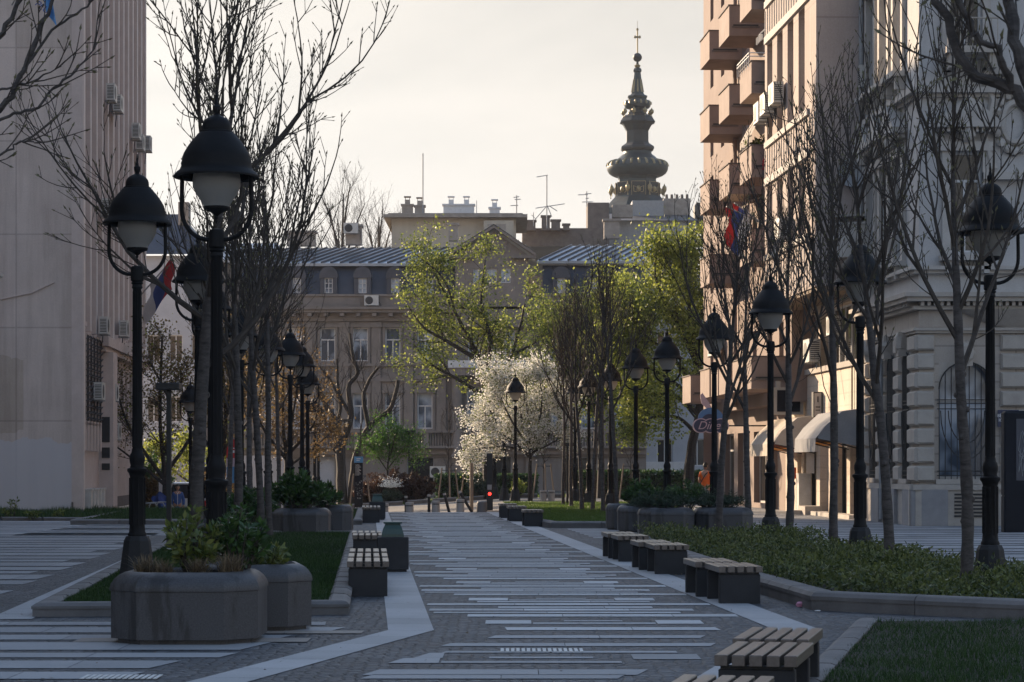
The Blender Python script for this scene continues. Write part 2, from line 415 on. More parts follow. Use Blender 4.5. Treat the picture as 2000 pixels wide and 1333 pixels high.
def kids(o):
    return [c for c in bpy.data.objects if c.parent==o]
def copy_tree(o,loc,rz=0,s=1,label=None,group=None,cat=None):
    def rec(a,par):
        c=a.copy(); COL.objects.link(c)
        if par is not None: c.parent=par
        for ch in KIDS.setdefault(a.name,kids(a)): rec(ch,c)
        return c
    r=rec(o,None); r.location=loc; r.rotation_euler=(0,0,rz)
    r.scale=(s,s,s) if not isinstance(s,tuple) else s
    for k in ('group','category'):
        if k in r.keys() : pass
    tag(r,label,cat,group); return r
# ------------------------------------------------------------------ leaves (numpy)
def leaves(rng,C,size,asp=.55,upbias=.3,D=None,fold=False):
    """diamond leaf per centre C; size scalar or (lo,hi); returns V,F"""
    n=len(C); C=np.asarray(C,dtype=np.float64)
    lo,hi=(size,size) if isinstance(size,(int,float)) else size
    L=rng.uniform(lo,hi,n)[:,None]
    d=rng.normal(size=(n,3)); d[:,2]+=upbias
    if D is not None: d=d*.55+np.asarray(D)*1.3
    d/=np.linalg.norm(d,axis=1)[:,None]
    e=rng.normal(size=(n,3)); e-=d*(e*d).sum(1)[:,None]; e/=np.linalg.norm(e,axis=1)[:,None]
    W=L*asp*.5
    a=C; t=C+d*L; l=C+d*L*.45+e*W; r=C+d*L*.45-e*W
    if fold:
        nn=np.cross(d,e); l=l+nn*W*.5; r=r+nn*W*.5
        mid=C+d*L*.45
    V=np.stack([a,r,t,l],1).reshape(-1,3)
    return V,(np.arange(n)[:,None]*4+np.array([0,1,2,3])[None,:])
def blades(rng,C,h,w,lean=.35):
    n=len(C); H=rng.uniform(h*.5,h*1.2,n)[:,None]; a=rng.uniform(0,2*np.pi,n)
    u=np.stack([np.cos(a),np.sin(a),0*a],1)*w
    l=rng.normal(size=(n,3))*lean; l[:,2]=1; l/=np.linalg.norm(l,axis=1)[:,None]
    V=np.stack([C-u,C+u,C+l*H],1).reshape(-1,3)
    return V,(np.arange(n)[:,None]*3+np.array([0,1,2])[None,:])
def inpoly(P,poly):
    x,y=P[:,0],P[:,1]; c=np.zeros(len(P),bool); n=len(poly)
    for i in range(n):
        x1,y1=poly[i]; x2,y2=poly[(i+1)%n]
        k=((y1>y)!=(y2>y))&(x<(x2-x1)*(y-y1)/((y2-y1) or 1e-9)+x1); c^=k
    return c
def scatter(rng,poly,n,near=0):
    xs=[p[0] for p in poly]; ys=[p[1] for p in poly]; out=[]; tot=0
    while tot<n:
        P=np.stack([rng.uniform(min(xs),max(xs),n),rng.uniform(0,1,n)],1)
        y0,y1=min(ys),max(ys)
        if near: P[:,1]=1/((1/y0)+(1/y1-1/y0)*P[:,1])     # denser towards the viewer
        else: P[:,1]=y0+(y1-y0)*P[:,1]
        P=P[inpoly(P,poly)]; out.append(P); tot+=len(P)
    return np.concatenate(out)[:n]
# ================================================================== GROUND AND PAVING
def sheet(name,xs,ys,m,dz=0,f=gz):
    mb=MB(); nx=len(xs)
    vs=[(x,y,f(x,y)+dz) for y in ys for x in xs]
    fs=[(j*nx+i,j*nx+i+1,(j+1)*nx+i+1,(j+1)*nx+i) for j in range(len(ys)-1) for i in range(nx-1)]
    mb.add(vs,fs,0); return struct(mb.build(name,m))
xs0=[-900,-300,-120,-60,-40,-30,-25,-20,-15.5,-15,-12,-9,-6,-3,-1,0,4,8,20,60,300,900]
sheet('ground',xs0,[-60,0,20,50,82.4,83,84,85.4,90,100,120,150,220,400,900],'bare_ground',-.01)
sheet('plaza_paving',[-60,-20,0,20,60],[-20,20,50,82.35],'sett_paving')
sheet('shop_pavement',[0,4,8,20,40],[82.35,90,104],'sett_paving',.003)
sheet('road',[-60,-40,-30,-25,-20,-15.5,-15,-12,-9,-6,-3,-1,0,4,8,20,60],[85.4,95,104,112,118],'asphalt',.004)
# lane geometry (X at distance Y)
YK=23.6
def laneL(Y): return (-.80-.0618*(Y-YK)) if Y>YK else (-.80-.225*(YK-Y))
def laneR(Y): return (2.70-.0618*(Y-YK)) if Y>YK else (2.70-.235*(YK-Y))
BW=.47
def strip(mb,fa,fb_,Ys,z,m=0,joint=0):
    for a,b in zip(Ys[:-1],Ys[1:]):
        b2=b-joint
        mb.quad((fa(a),a,z),(fb_(a),a,z),(fb_(b2),b2,z),(fa(b2),b2,z),m)
def yr(a,b,s):
    n=max(1,round((b-a)/s)); return [a+(b-a)*i/n for i in range(n+1)]
mb=MB()
for (a,b) in ((6,YK),(YK,82.3)):
    strip(mb,lambda y:laneL(y)-BW,laneL,yr(a,b,.9),.006,0,.012)
    strip(mb,laneR,lambda y:laneR(y)+BW,yr(a,b,.9),.006,0,.012)
# pale band left of the left lawn
strip(mb,lambda y:-5.78-.075*(y-25.6),lambda y:-5.3-.075*(y-25.6),yr(25.3,60,.9),.006,0,.012)
struct(mb.build('pale_border_bands','band_slab'))
mb=MB(); rng=random.Random(5)
def slabs(x0,x1,y0,y1,z=.006,m=0,L=1.25,fa=None,fb2=None):
    x=x0
    while x<x1-.05:
        l=min(L*rng.uniform(.85,1.15),x1-x)
        if x1-(x+l)<.3: l=x1-x
        dl=dr=0
        a0=x; a1=x+l-.008
        q0=(fa(y0)-x0 if fa and x==x0 else 0); q1=(fa(y1)-x0 if fa and x==x0 else 0)
        r0=(fb2(y0)-x1 if fb2 and x+l>=x1-.001 else 0); r1=(fb2(y1)-x1 if fb2 and x+l>=x1-.001 else 0)
        mb.quad((a0+q0,y0,z),(a1+r0,y0,z),(a1+r1,y1,z),(a0+q1,y1,z),m)
        x+=l
# centre lane bars, pitch about 1.05 m
Y=23.6; k=0
while Y<81.6:
    wl,wr=laneL(Y)+.03,laneR(Y)-.03
    ka=k%4
    if Y<YK+.3:
        i1,i2=.75,.55
        fa=lambda y:laneL(y)+i1; fb2=lambda y:laneR(y)-i2
        if ka in(0,2,3): slabs(laneL(Y)+i1,laneR(Y)-i2,Y,Y+.42,fa=fa,fb2=fb2)
        else:
            a=laneL(Y)+i1+.1; b=laneR(Y)-i2-.1
            slabs(a,a+.9,Y-.14,Y+.62); slabs(b-.9,b,Y-.14,Y+.62)
            slabs(a+.91,b-.91,Y+.44,Y+.62); slabs(a+1.1,b-1.1,Y-.1,Y+.1)
    else:
        if ka==0: slabs(wl,wr,Y,Y+.38); slabs(wl+.6,wr-.7,Y+.58,Y+.82)
        elif ka==1:
            slabs(wl+.55,wl+1.05,Y-.1,Y+.45); slabs(wr-1.05,wr-.55,Y-.1,Y+.45)
            slabs(wl+1.06,wr-1.06,Y-.1,Y+.06); slabs(wl+1.4,wr-1.4,Y+.28,Y+.4)
        elif ka==2: slabs(wl+.4,wr,Y,Y+.42); slabs(wl,wr-.6,Y+.62,Y+.84)
        else:
            slabs(wl,wr-.35,Y,Y+.36); slabs(wl+.8,wr-.8,Y+.5,Y+.78)
    Y+=1.05; k+=1
struct(mb.build('pale_paving_bars','light_slab')); mb=MB()
def slabs_(*a,**k): slabs(*a,**k)
# near bars seen closest to the viewer: plain bars and one stepped pair of blocks
def nb(y0,w_,i1=.72,i2=.5,x0=None,x1=None):
    fa=lambda y:laneL(y)+i1; fb2=lambda y:laneR(y)-i2
    a=x0 if x0 is not None else fa(y0); b=x1 if x1 is not None else fb2(y0)
    slabs(a,b,y0,y0+w_,fa=fa if x0 is None else None,fb2=fb2 if x1 is None else None)
for base in (18.57,14.3,10.1):
    nb(base,.5); nb(base+2.95,.36,.6,.35); nb(base+3.95,.36,.8,.6)
    nb(base+1.12,.5,.62,x1=-.62); nb(base+1.63,.55,.7,x1=-.60); nb(base+2.19,.2,.8,x1=.35)
    nb(base+1.12,.2,x0=-.61,x1=.95); nb(base+1.6,.17,x0=-.2,x1=.72); nb(base+1.5,.55,.5,.95,x0=1.06,x1=1.66); nb(base+2.19,.2,x0=.36,x1=1.5)
# left side path: close-set pale bars
def lx(y): return -6.15-.075*(y-25.6)
Y=27.0; k=0
while Y<78:
    a=-30; b=lx(Y)-(.25 if k%3 else .6)
    w_=.8+.3*(k%3); slabs_(a+(k%2)*.6,b,Y,Y+w_,L=1.6,fb2=None); Y+=w_+.38; k+=1
# near left, in front of the lawn
Y=11.0; k=0
while Y<24.9:
    b=laneL(Y)-BW-.55-.1*(k%3)
    b2=lambda y,b=b,Y=Y:b-(-.225 if Y<YK else .0618)*(y-Y)
    w_=(.75,.5,.9,.62)[k%4]; b2=lambda y,b=b,Y=Y:b-(-.225 if Y<YK else .0618)*(y-Y); slabs_(-14,b,Y,Y+w_,L=1.5,fb2=b2); Y+=w_+.33; k+=1
# cross paths between the lawns, left and right
Y=55.2
while Y<64.5: slabs_(-12,laneL(Y)-BW-.7,Y,Y+.8,L=1.4); Y+=1.15
Y=53.2
while Y<61: slabs_(laneR(Y)+BW+.55,5.5,Y,Y+.8,L=1.4); Y+=1.15
Y=24.35
slabs_(4.1,14,Y,Y+.22,L=1.6); slabs_(4.3,14,Y+.34,Y+.52,L=1.6)
# right side path
def rx(y): return 7.3-.065*(y-30)
Y=26.5; k=0
while Y<100:
    w_=(1.1,1.5,.8)[k%3]; slabs_(rx(Y)+.15+.3*(k%2),26,Y,Y+w_,L=1.6); Y+=w_+.42; k+=1
struct(mb.build('path_paving_bars','path_slab'))
# small pale-brown apron under the big planters and white tactile strips
mb=MB()
slabs(-4.2,-1.95,22.0,22.5,.009); slabs(-3.7,-1.5,23.1,23.5,.009)
struct(mb.build('brown_paving_slabs','brown_slab'))
mb=MB()
for cx,cy,n in ((.28,21.0,16),(-3.1,18.35,13)):
    for i in range(n):
        x=cx-n*.024+i*.048; mb.box(x,x+.03,cy-.17,cy+.17,.008,.014)
for cx,cy in ((1.47,31.1),(1.46,30.0)):
    for i in range(6): mb.box(cx+.05*i,cx+.05*i+.03,cy-.08,cy+.08,.008,.014)
struct(mb.build('tactile_strips','tactile_slab'))

# ------------------------------------------------------------------ kerbs and lawns
def kerb(name,pts,w=.24,h=.16,side=1,closed=False,zf=None):
    """rounded kerb run along pts; blocks about 1.4 m long; the low plinth course sits under it"""
    mb=MB(); P=[Vector((p[0],p[1],0)) for p in pts]
    prof=[(0,0),(0,h*.55),(-.012,h*.55),(-.012,h*.75),(.03,h*.94),(.07,h),(w-.04,h),(w,h*.85),(w,0)]
    if closed: P=P+[P[0]]
    # mitred offset per vertex, then subdivided blocks
    nrm=[]
    for i in range(len(P)):
        a=P[i]-P[i-1] if i>0 else (P[-1]-P[-2] if closed else P[1]-P[0]); b=P[i+1]-P[i] if i<len(P)-1 else (P[1]-P[0] if closed else P[-1]-P[-2])
        a=a.normalized(); b=b.normalized(); n1=Vector((-a.y,a.x,0))*side; n2=Vector((-b.y,b.x,0))*side
        nrm.append((n1+n2)/max(.3,1+n1.dot(n2)))
    for i in range(len(P)-1):
        L=(P[i+1]-P[i]).length; n=max(1,round(L/1.4))
        for k in range(n):
            t0=k/n+(.002 if k else 0); t1=(k+1)/n-(.002 if k<n-1 else 0)
            vs=[]
            for t in (t0,t1):
                q=P[i].lerp(P[i+1],t); nn=nrm[i].lerp(nrm[i+1],t); z0=zf(q.x,q.y) if zf else 0
                for d,z in prof: vs.append(q+nn*d+UP*(z+z0))
            m=len(prof)
            fs=[(j,j+1,m+j+1,m+j) if side<0 else (j,m+j,m+j+1,j+1) for j in range(m-1)]+[tuple(range(m)),tuple(reversed(range(m,2*m)))]
            mb.add(vs,fs,0)
    return struct(mb.build(name,'kerb_stone',sharp=50))
def lawn(name,poly,z,n,m,h,w,label,seed=1,near=0,base=True):
    r=np.random.default_rng(seed)
    if base:
        mb=MB(); mb.add([(p[0],p[1],z) for p in poly],[tuple(range(len(poly)))]); struct(mb.build('lawn_soil','soil'))
    P=scatter(r,poly,n,near); C=np.concatenate([P,np.full((n,1),z)],1)
    C[:,2]+=0
    k=.75+.35*np.sin(P[:,0]*3.1+np.sin(P[:,1]*1.7)*2)*np.sin(P[:,1]*2.3)
    V,Fq=blades(r,C,h,w)
    Vr=V.reshape(-1,3,3); Vr[:,2,2]=C[:,2]+(Vr[:,2,2]-C[:,2])*k
    o=fastmesh(name,Vr.reshape(-1,3),Fq,m)
    return tag(o,label,'grass',kind='stuff')
LL=[(-1.85,26.1),(-3.55,53.9),(-7.75,53.9),(-5.35,25.7)]
kerb('lawn_kerb',[LL[3],LL[0],LL[1],LL[2]],side=1,closed=True)
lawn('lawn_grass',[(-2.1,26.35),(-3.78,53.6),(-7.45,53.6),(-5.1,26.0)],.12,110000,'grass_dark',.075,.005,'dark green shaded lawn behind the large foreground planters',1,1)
L2=[(-4.25,65.2),(-5.25,82),(-13.5,82),(-12.5,65.2)]
kerb('lawn_kerb',L2,side=1,closed=True)
lawn('lawn_grass',[(-4.5,65.5),(-5.5,81.8),(-13.3,81.8),(-12.3,65.5)],.12,24000,'grass_dark',.09,.012,'small green lawn beyond the second pair of left planters',2,1)
RL=[(3.62,24.1),(13,24.1),(13,9),(.3,9)]
kerb('lawn_kerb',[(.3,9),(3.62,24.1)],w=.2,h=.1,side=-1)
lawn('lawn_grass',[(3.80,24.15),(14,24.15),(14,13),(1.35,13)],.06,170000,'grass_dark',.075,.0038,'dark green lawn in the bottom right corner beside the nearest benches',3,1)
FL=[(1.05,61.8),(.55,66.0),(-.15,84),(5.3,96),(6.4,61.8)]
kerb('lawn_kerb',[(6.4,61.8),(1.05,61.8),(.62,64.6),(-.3,81.5)],side=-1,h=.18)
lawn('lawn_grass',[(1.1,62.1),(6.4,62.1),(6.0,97),(-.4,97),(.9,64.5)],.12,60000,'grass_sun_tint',.09,.012,'sunlit lawn under the row of bare trees on the right',4,1)
# left strip of rough grass in front of the left tower block
lawn('rough_grass',[(-30,73.6),(-11.5,69.0),(-9.6,76),(-9.8,82),(-15,82.2),(-15.2,79),(-30,79)],.05,30000,'grass_dark',.28,.014,'rough grass and weeds along the foot of the left block',5)
kerb('lawn_kerb',[(-30,73.4),(-11.5,68.8),(-9.4,76),(-9.6,82.2)],side=1,h=.12)
# garden strip across the road
kerb('road_kerb',[(-40,118),(0,118),(30,121)],side=1,w=.3,h=.22,zf=gz)
def gsl(poly,n,m,h,w,label,seed):
    r=np.random.default_rng(seed); P=scatter(r,poly,n); z=np.array([gz(x,y) for x,y in P])
    C=np.concatenate([P,z[:,None]],1); V,Fq=blades(r,C,h,w); return tag(fastmesh('verge_grass',V,Fq,m),label,'grass',kind='stuff')
gsl([(-40,118.4),(30,121.4),(30,128),(-40,128)],45000,'grass_sun_tint',.16,.02,'sunlit grass verge across the road',6)
# right planted bed
RB=[(3.42,26.9),(9.5,24.95),(9.5,28),(7.05,31),(6.0,50.5),(2.95,50.5),(3.0,34)]
kerb('bed_kerb',[(9.5,24.95),(5.6,25.15),(3.5,26.9),(3.1,32.5),(2.35,50.5)],w=.3,h=.22,side=-1)
mb=MB(); mb.add([(9.5,25.2,.1),(5.7,25.4,.1),(3.7,27.1,.1),(3.3,32.5,.1),(2.6,50.5,.1),(5.75,50.5,.1),(6.9,31,.1),(9.5,28,.1)],[(0,7,6,5,4,3,2,1)]); struct(mb.build('bed_soil','soil'))
r=np.random.default_rng(8)
cp=[(9.4,25.25),(9.4,28),(7.0,31.3),(5.75,50.4),(2.65,50.4),(3.4,32.5),(3.85,27.3),(5.7,25.45)]
st=scatter(r,cp,6400,1)
kp=(np.sin(st[:,0]*1.9+1.1*np.cos(st[:,1]*.7))*np.cos(st[:,1]*1.1+.5*st[:,0])>-.72)|(r.uniform(0,1,len(st))<.25); st=st[kp]
h=.11+.12*np.sin(st[:,0]*2.3+1.3*np.sin(st[:,1]*.9))*np.cos(st[:,1]*1.4)+r.uniform(-.06,.12,len(st))
n=13; C=np.repeat(np.stack([st[:,0],st[:,1],.1+h],1),n,0)+r.normal(size=(len(st)*n,3))*np.array([.055,.055,.05])
V,Fq=leaves(r,C,(.03,.085),.5,.5)
tag(fastmesh('ground_cover',V,Fq,'cover_leaf'),'low leafy ground cover filling the kerbed bed on the right','ground cover',kind='stuff')

# ================================================================== STREET LAMPS
LK=.001995
def make_lamp():
    t=thing('street_lamp')
    b=MB()
    b.lathe([(.27,0),(.27,.06),(.245,.09),(.19,.50),(.185,.54),(.155,.60),(.12,.61)],8,rot=math.pi/8,smooth=False)
    b.build('plinth','lamp_plinth',t,False)
    c=MB()
    fl=[]
    prof=[(.125,.60),(.13,.63),(.112,.66),(.104,.75),(.102,1.42),(.115,1.46),(.138,1.49),(.138,1.525),(.10,1.54),(.092,1.57),(.105,1.62),(.108,1.67),(.096,1.72),(.078,1.75),(.072,1.80)]
    c.lathe(prof,16)
    # fluting on the lower drum
    for j in range(10):
        w=2*math.pi*j/10; x,y=.103*math.cos(w),.103*math.sin(w)
        c.tube([(x,y,.76),(x,y,1.4)],.012,5)
    c.lathe([(.066,1.78),(.06,3.98),(.075,4.0),(.066,4.04),(.085,4.06),(.072,4.08),(.09,4.1),(.09,4.26),(.078,4.29),(.03,4.30)],14)
    for j in range(10):
        w=2*math.pi*j/10; c.tube([(.066*math.cos(w),.066*math.sin(w),1.82),(.058*math.cos(w),.058*math.sin(w),3.95)],.006,4)
    c.build('pole','lamp_black',t,False)
    f=MB()
    for s in (-1,1):
        pts=[]
        for k in range(0,10):
            a=math.pi/2*k/9
            pts.append((s*(.08+.31*math.sin(a)),0,4.18+.34*(1-math.cos(a))))
        pts=[(s*.05,0,4.18)]+pts+[(s*.39,0,4.60),(s*.385,0,4.88)]
        f.tube(pts,.025,8)
    f.build('fork','lamp_black',t,False)
    hd=MB(); pr=[(235,910),(236,900),(226,885),(204,868),(201,862),(194,845),(196,832),(190,815),(189,800),(180,775),(166,750),(150,725),(131,700),(115,683),(106,670),(95,662),(93,654),(81,650),(80,640),(79,620),(74,604),(64,590),(50,578),(35,570),(17,562),(14,556),(18,545),(22,530),(22,515),(12,505),(10,490),(7,480),(8,462),(5,450),(4,425)]
    hd.lathe([(.05,4.99),(.38,4.95),(.40,4.875)]+[(r*LK,4.86+(910-v)*LK) for r,v in pr],28)
    hd.build('hood','lamp_black',t,False,sharp=35)
    g=MB(); g.lathe([(.03,4.97),(.2,4.95),(.255,4.9),(.263,4.84),(.262,4.79),(.25,4.74),(.232,4.695),(.2,4.645),(.17,4.60),(.145,4.56),(.137,4.525)],24)
    g.build('globe','frosted_globe',t,False)
    s=MB(); s.lathe([(.002,4.35),(.008,4.37),(.012,4.39),(.007,4.40),(.018,4.42),(.016,4.44),(.035,4.455),(.055,4.475),(.1,4.495),(.14,4.51),(.147,4.525),(.145,4.545)],16)
    s.build('globe_cup','lamp_black',t,False)
    return t
lamp=make_lamp()
RLP=[(1934,31.5,0),(1680,40.3,0),(1505,48.4,0),(1395,58.3,0),(1303,69,.0),(1242,76,0),(1192.5,87.6,0),(1150,94.5,0),(1123,103,0),(1006.5,101.5,0),(985,111,0),(965.5,118,0)]
LLP=[(268,31.5,.12),(423,25.4,0),(387,41.5,.12),(412,49,.12),(471,57,0),(524,64,0),(567,69,.1),(590,77,.1),(601,84,0),(614.5,112,0),(622,122,0),(372,88,0)]
RLL=['black street lamp furthest right, half hidden by a trunk in the planted bed','black street lamp in the planted bed, its hood tangled in branches before the stone corner','black street lamp standing before the beige shop awning','black street lamp with a trunk right in front, left of the balconies','black street lamp rising out of the conifer shrubs','black street lamp just left of the one among the conifers','black street lamp among the bare trunks at the right edge of the lawn','black street lamp among the bare trunks in the middle of the lawn','small street lamp half hidden among bare trunks behind the blossom','small street lamp standing clear in front of the white blossom tree','small street lamp post under the left half of the blossom tree','distant street lamp post right beside the pedestrian light']
LLLb=['black street lamp standing on the left lawn beside the left block','largest black street lamp, rising out of the foreground planter','black street lamp hidden behind the thick trunk left of the lawn','black street lamp hood showing behind the pole of the largest lamp','black street lamp between two slim trunks, above the first shrub','dark street lamp hood behind the slim trunks left of the lit lamps','black street lamp above the bushy planter, first of the close cluster','second lamp of the close cluster above the bushy planter','third lamp of the close cluster above the bushy planter','distant lamp with a glowing sunlit globe behind the cluster','most distant left lamp beside the sunlit copper leaves','slim distant lamp post right of the man in blue']
first=True
for L,W,g in ((RLP,RLL,'street lamps along the right side'),(LLP,LLLb,'street lamps along the left side')):
    for (px,Y,z),lab in zip(L,W):
        loc=(X(px,Y),Y,z+gz(X(px,Y),Y))
        if first:
            lamp.location=loc; tag(lamp,lab,'street lamp',g); first=False; lamp.rotation_euler.z=math.radians(4)
        else: copy_tree(lamp,loc,math.radians(random.uniform(-6,6)),1,lab,g)
# ------------------------------------------------------------------ flat-headed modern posts
def flatpost(px,Y,top,lab,w=.42,z=0):
    x=X(px,Y); t=thing('light_post',(x,Y,z),lab,'light post','flat-headed light posts')
    b=MB(); b.ring([(x-.045,Y-.045),(x+.045,Y-.045),(x+.045,Y+.045),(x-.045,Y+.045)],[(0,z),(0,top)],chamfer=.01); b.ring([(x-.11,Y-.11),(x+.11,Y-.11),(x+.11,Y+.11),(x-.11,Y+.11)],[(0,z),(0,z+.02)]); b.build('post','dark_metal',t)
    h=MB(); h.ring([(x-w/2,Y-w/2),(x+w/2,Y-w/2),(x+w/2,Y+w/2),(x-w/2,Y+w/2)],[(.01,top),(0,top+.01),(0,top+.12),(.01,top+.13)],chamfer=.02); h.build('light_head','dark_metal',t)
flatpost(330,44,Z(762,44),'black post with a flat square head on the left lawn',.45,.12)
flatpost(1108,92,Z(872,92),'flat-headed black post among the bare trunks right of the blossom',.5)
flatpost(673,122,Z(824,122),'thin flat-headed post before the dark old tree',.7,-.5)
flatpost(799,124,Z(845,124),'thin flat-headed post right of the fresh green tree',.7,-.4)
flatpost(1162,100,Z(862,100),'thinner dark post between the trunks right of the lawn centre',.3)
# ================================================================== PLANTERS
def make_planter():
    t=thing('planter')
    h=.70; pts=[(-h,-h),(h,-h),(h,h),(-h,h)]
    b=MB(); b.ring(pts,[(.06,.0),(.06,.045),(0,.05),(0,.50),(-.012,.505),(-.012,.53),(.0,.57),(.03,.615),(.07,.65),(.12,.675),(.17,.68),(.19,.66),(.2,.56)],0,chamfer=.29,cap=False,smooth=True)
    b.build('planter_wall','planter_granite',t,False,sharp=33)
    s=MB(); s.ring(pts,[(.1,.5),(.195,.6)],0,chamfer=.29); s.build('planter_soil','soil',t,False)
    return t
planter=make_planter()
PLN=[(372,22.35,0,1,'large dark granite planter in the left foreground, nearest of all'),
(484,24.0,10,.9,'granite planter tucked behind the right end of the foreground planter'),
(590,54.3,0,.93,'granite planter with a rounded rim under the bushy green shrub'),
(648,58.5,0,.75,'granite planter tucked behind the right side of the bushy planter'),
(1216,60.5,0,.62,'narrow leftmost granite planter of the right-hand group'),
(1252,58.4,0,.85,'second granite planter of the right-hand group, under the green bush'),
(1300,55.0,0,.93,'middle granite planter of the right-hand group under dark conifers'),
(1412,55.2,0,.97,'rightmost granite planter of the right-hand group behind two trunks')]
for i,(px,Y,a,s,lab) in enumerate(PLN):
    loc=(X(px,Y),Y,0); g='octagonal granite planters'
    if i==0: planter.location=loc; tag(planter,lab,'planter',g)
    else: copy_tree(planter,loc,math.radians(a),(s,s,1.0),lab,g)
# ------------------------------------------------------------------ shrubs
def shrub(name,cx,cy,z0,R_,nst,nl,m,leaf,asp,label,cat='shrub',seed=1,group=None,stems=True,upb=.2,extra=None,parent=None,whorl=0):
    r=np.random.default_rng(seed); t=thing(name,(cx,cy,z0),label,cat,group)
    rx_,ry_,rz_=R_
    sb=MB(); C=[];D=[]
    for i in range(nst):
        a=r.uniform(0,2*np.pi); q=math.sqrt(r.uniform(0,1)); h=r.uniform(.45,1.0)*(1-.45*q*q)
        e=Vector((cx+math.cos(a)*q*rx_,cy+math.sin(a)*q*ry_,z0+h*rz_)); s0=Vector((cx+(e.x-cx)*.25,cy+(e.y-cy)*.25,z0-.05))
        m1=(s0+e)/2+Vector((r.normal()*.03,r.normal()*.03,rz_*.06))
        sb.tube([s0,m1,e],[.012*rz_+.002,.008*rz_+.002,.003],4)
        k=nl//nst; ts=r.beta(3,1.1,k)
        for tt in ts:
            p=s0.lerp(m1,tt*2) if tt<.5 else m1.lerp(e,tt*2-1)
            sp=.06*rx_+.02
            dd=r.normal(size=3); dd[2]=abs(dd[2])*.6+upb; dd/=np.linalg.norm(dd)
            C.append([p.x+dd[0]*sp,p.y+dd[1]*sp,p.z+dd[2]*sp*.6]); D.append(dd)
    sb.build('stems','twig_bark',t)
    V,Fq=leaves(r,np.array(C),leaf,asp,.2,np.array(D)); fastmesh('foliage',V,Fq,m,t)
    return t
def tuft(cx,cy,z0,n,h,spread,m,label,seed,name='grass_tuft',w=.006):
    r=np.random.default_rng(seed); V=[];Fs=[]
    for i in range(n):
        a=r.uniform(0,6.283); L=h*r.uniform(.5,1.1); out=r.uniform(.15,1)*spread
        b=np.array([cx+r.normal()*.04,cy+r.normal()*.04,z0]); d=np.array([math.cos(a),math.sin(a),0]); e=np.array([-d[1],d[0],0])*w
        k=len(V); pts=[]
        for j in range(5):
            tt=j/4; p=b+d*out*tt**1.4+np.array([0,0,L*(tt-.45*tt*tt*(.6+out))]); ww=(1-tt)**.6
            V.append(p-e*ww); V.append(p+e*ww)
        for j in range(4): Fs.append((k+2*j,k+2*j+1,k+2*j+3,k+2*j+2))
    return tag(fastmesh(name,np.array(V),np.array(Fs),m),label,'grass tuft','dry grass tufts in the foreground planters')
x0,y0=X(372,22.35),22.35
shrub('planter_shrub',x0+.02,y0+.12,.62,(.32,.3,.66),26,900,'variegated_leaf',(.05,.12),.42,'variegated yellow-green shrub in the middle of the foreground planter','shrub',11)
shrub('planter_shrub',x0+.42,y0+.3,.62,(.3,.3,.8),24,1000,'shrub_leaf',(.05,.11),.42,'glossy dark green shrub right of the lamp pole in the foreground planter','shrub',12)
shrub('planter_shrub',X(500,24.0)+.1,23.75,.60,(.28,.25,.3),14,420,'variegated_leaf',(.05,.10),.42,'trailing green shrub over the rim of the second foreground planter','shrub',13)
for i,(dx,dy,h,lab) in enumerate(((-.42,-.12,.26,'dry straw-coloured grass tuft at the left end of the foreground planter'),(-.22,-.3,.22,'low dry grass tuft at the front rim left of the variegated shrub'),(.12,-.28,.24,'dry grass tuft in front of the lamp pole'),(.42,-.3,.3,'taller dry grass tuft near the right end of the foreground planter'))):
    tuft(x0+dx,y0+dy,.62,170,h*1.2,.26,'dry_blade',lab,20+i)
shrub('planter_shrub',X(583,54.3),54.3,.62,(.68,.6,.95),40,2600,'shrub_leaf',(.09,.2),.4,'dense glossy green bush filling the second left planter','shrub',14)
shrub('planter_shrub',X(632,58),58,.62,(.5,.5,.6),30,1500,'shrub_leaf',(.07,.16),.4,'darker green bush behind the dense glossy bush','shrub',15)
shrub('garden_shrub',X(478,57),57,.15,(.9,.7,1.05),40,2400,'shrub_leaf',(.09,.18),.4,'green bush between the slim trunks left of the bushy planter','shrub',16)
shrub('garden_shrub',X(515,64),63,.15,(.6,.6,1.3),24,1200,'shrub_leaf',(.09,.18),.4,'tall green bush directly behind the slim trunks','shrub',17)
shrub('planter_shrub',X(1250,58.4),58.4,.6,(.5,.5,.75),30,1900,'shrub_leaf',(.07,.16),.4,'bright green bush in the second planter of the right-hand group','shrub',18)
shrub('planter_conifer',X(1290,55),55,.6,(.75,.6,.5),60,5200,'conifer_needle',(.05,.12),.16,'dark spreading conifer over the middle right-hand planter','conifer',19)
shrub('planter_conifer',X(1400,55.2),55.2,.6,(.7,.6,.5),60,4600,'conifer_needle',(.05,.12),.16,'dark spreading conifer over the rightmost planter of the group','conifer',21)
shrub('planter_shrub',X(1345,57),57.4,.6,(.6,.4,.75),30,1900,'shrub_leaf',(.06,.14),.35,'dull green bush between the two dark conifers','shrub',22)
for px,Y,h,s,lab in ((22,70,.75,31,'weedy green sapling at the foot of the left wall'),(66,69.5,.45,32,'low weed right of the sapling by the left wall'),(118,70,.35,33,'small clump of weeds near the wall corner')):
    shrub('weed',X(px,Y),Y,.02,(.28,.25,h),8,170,'green_leaf',(.06,.13),.4,lab,'weed',s)
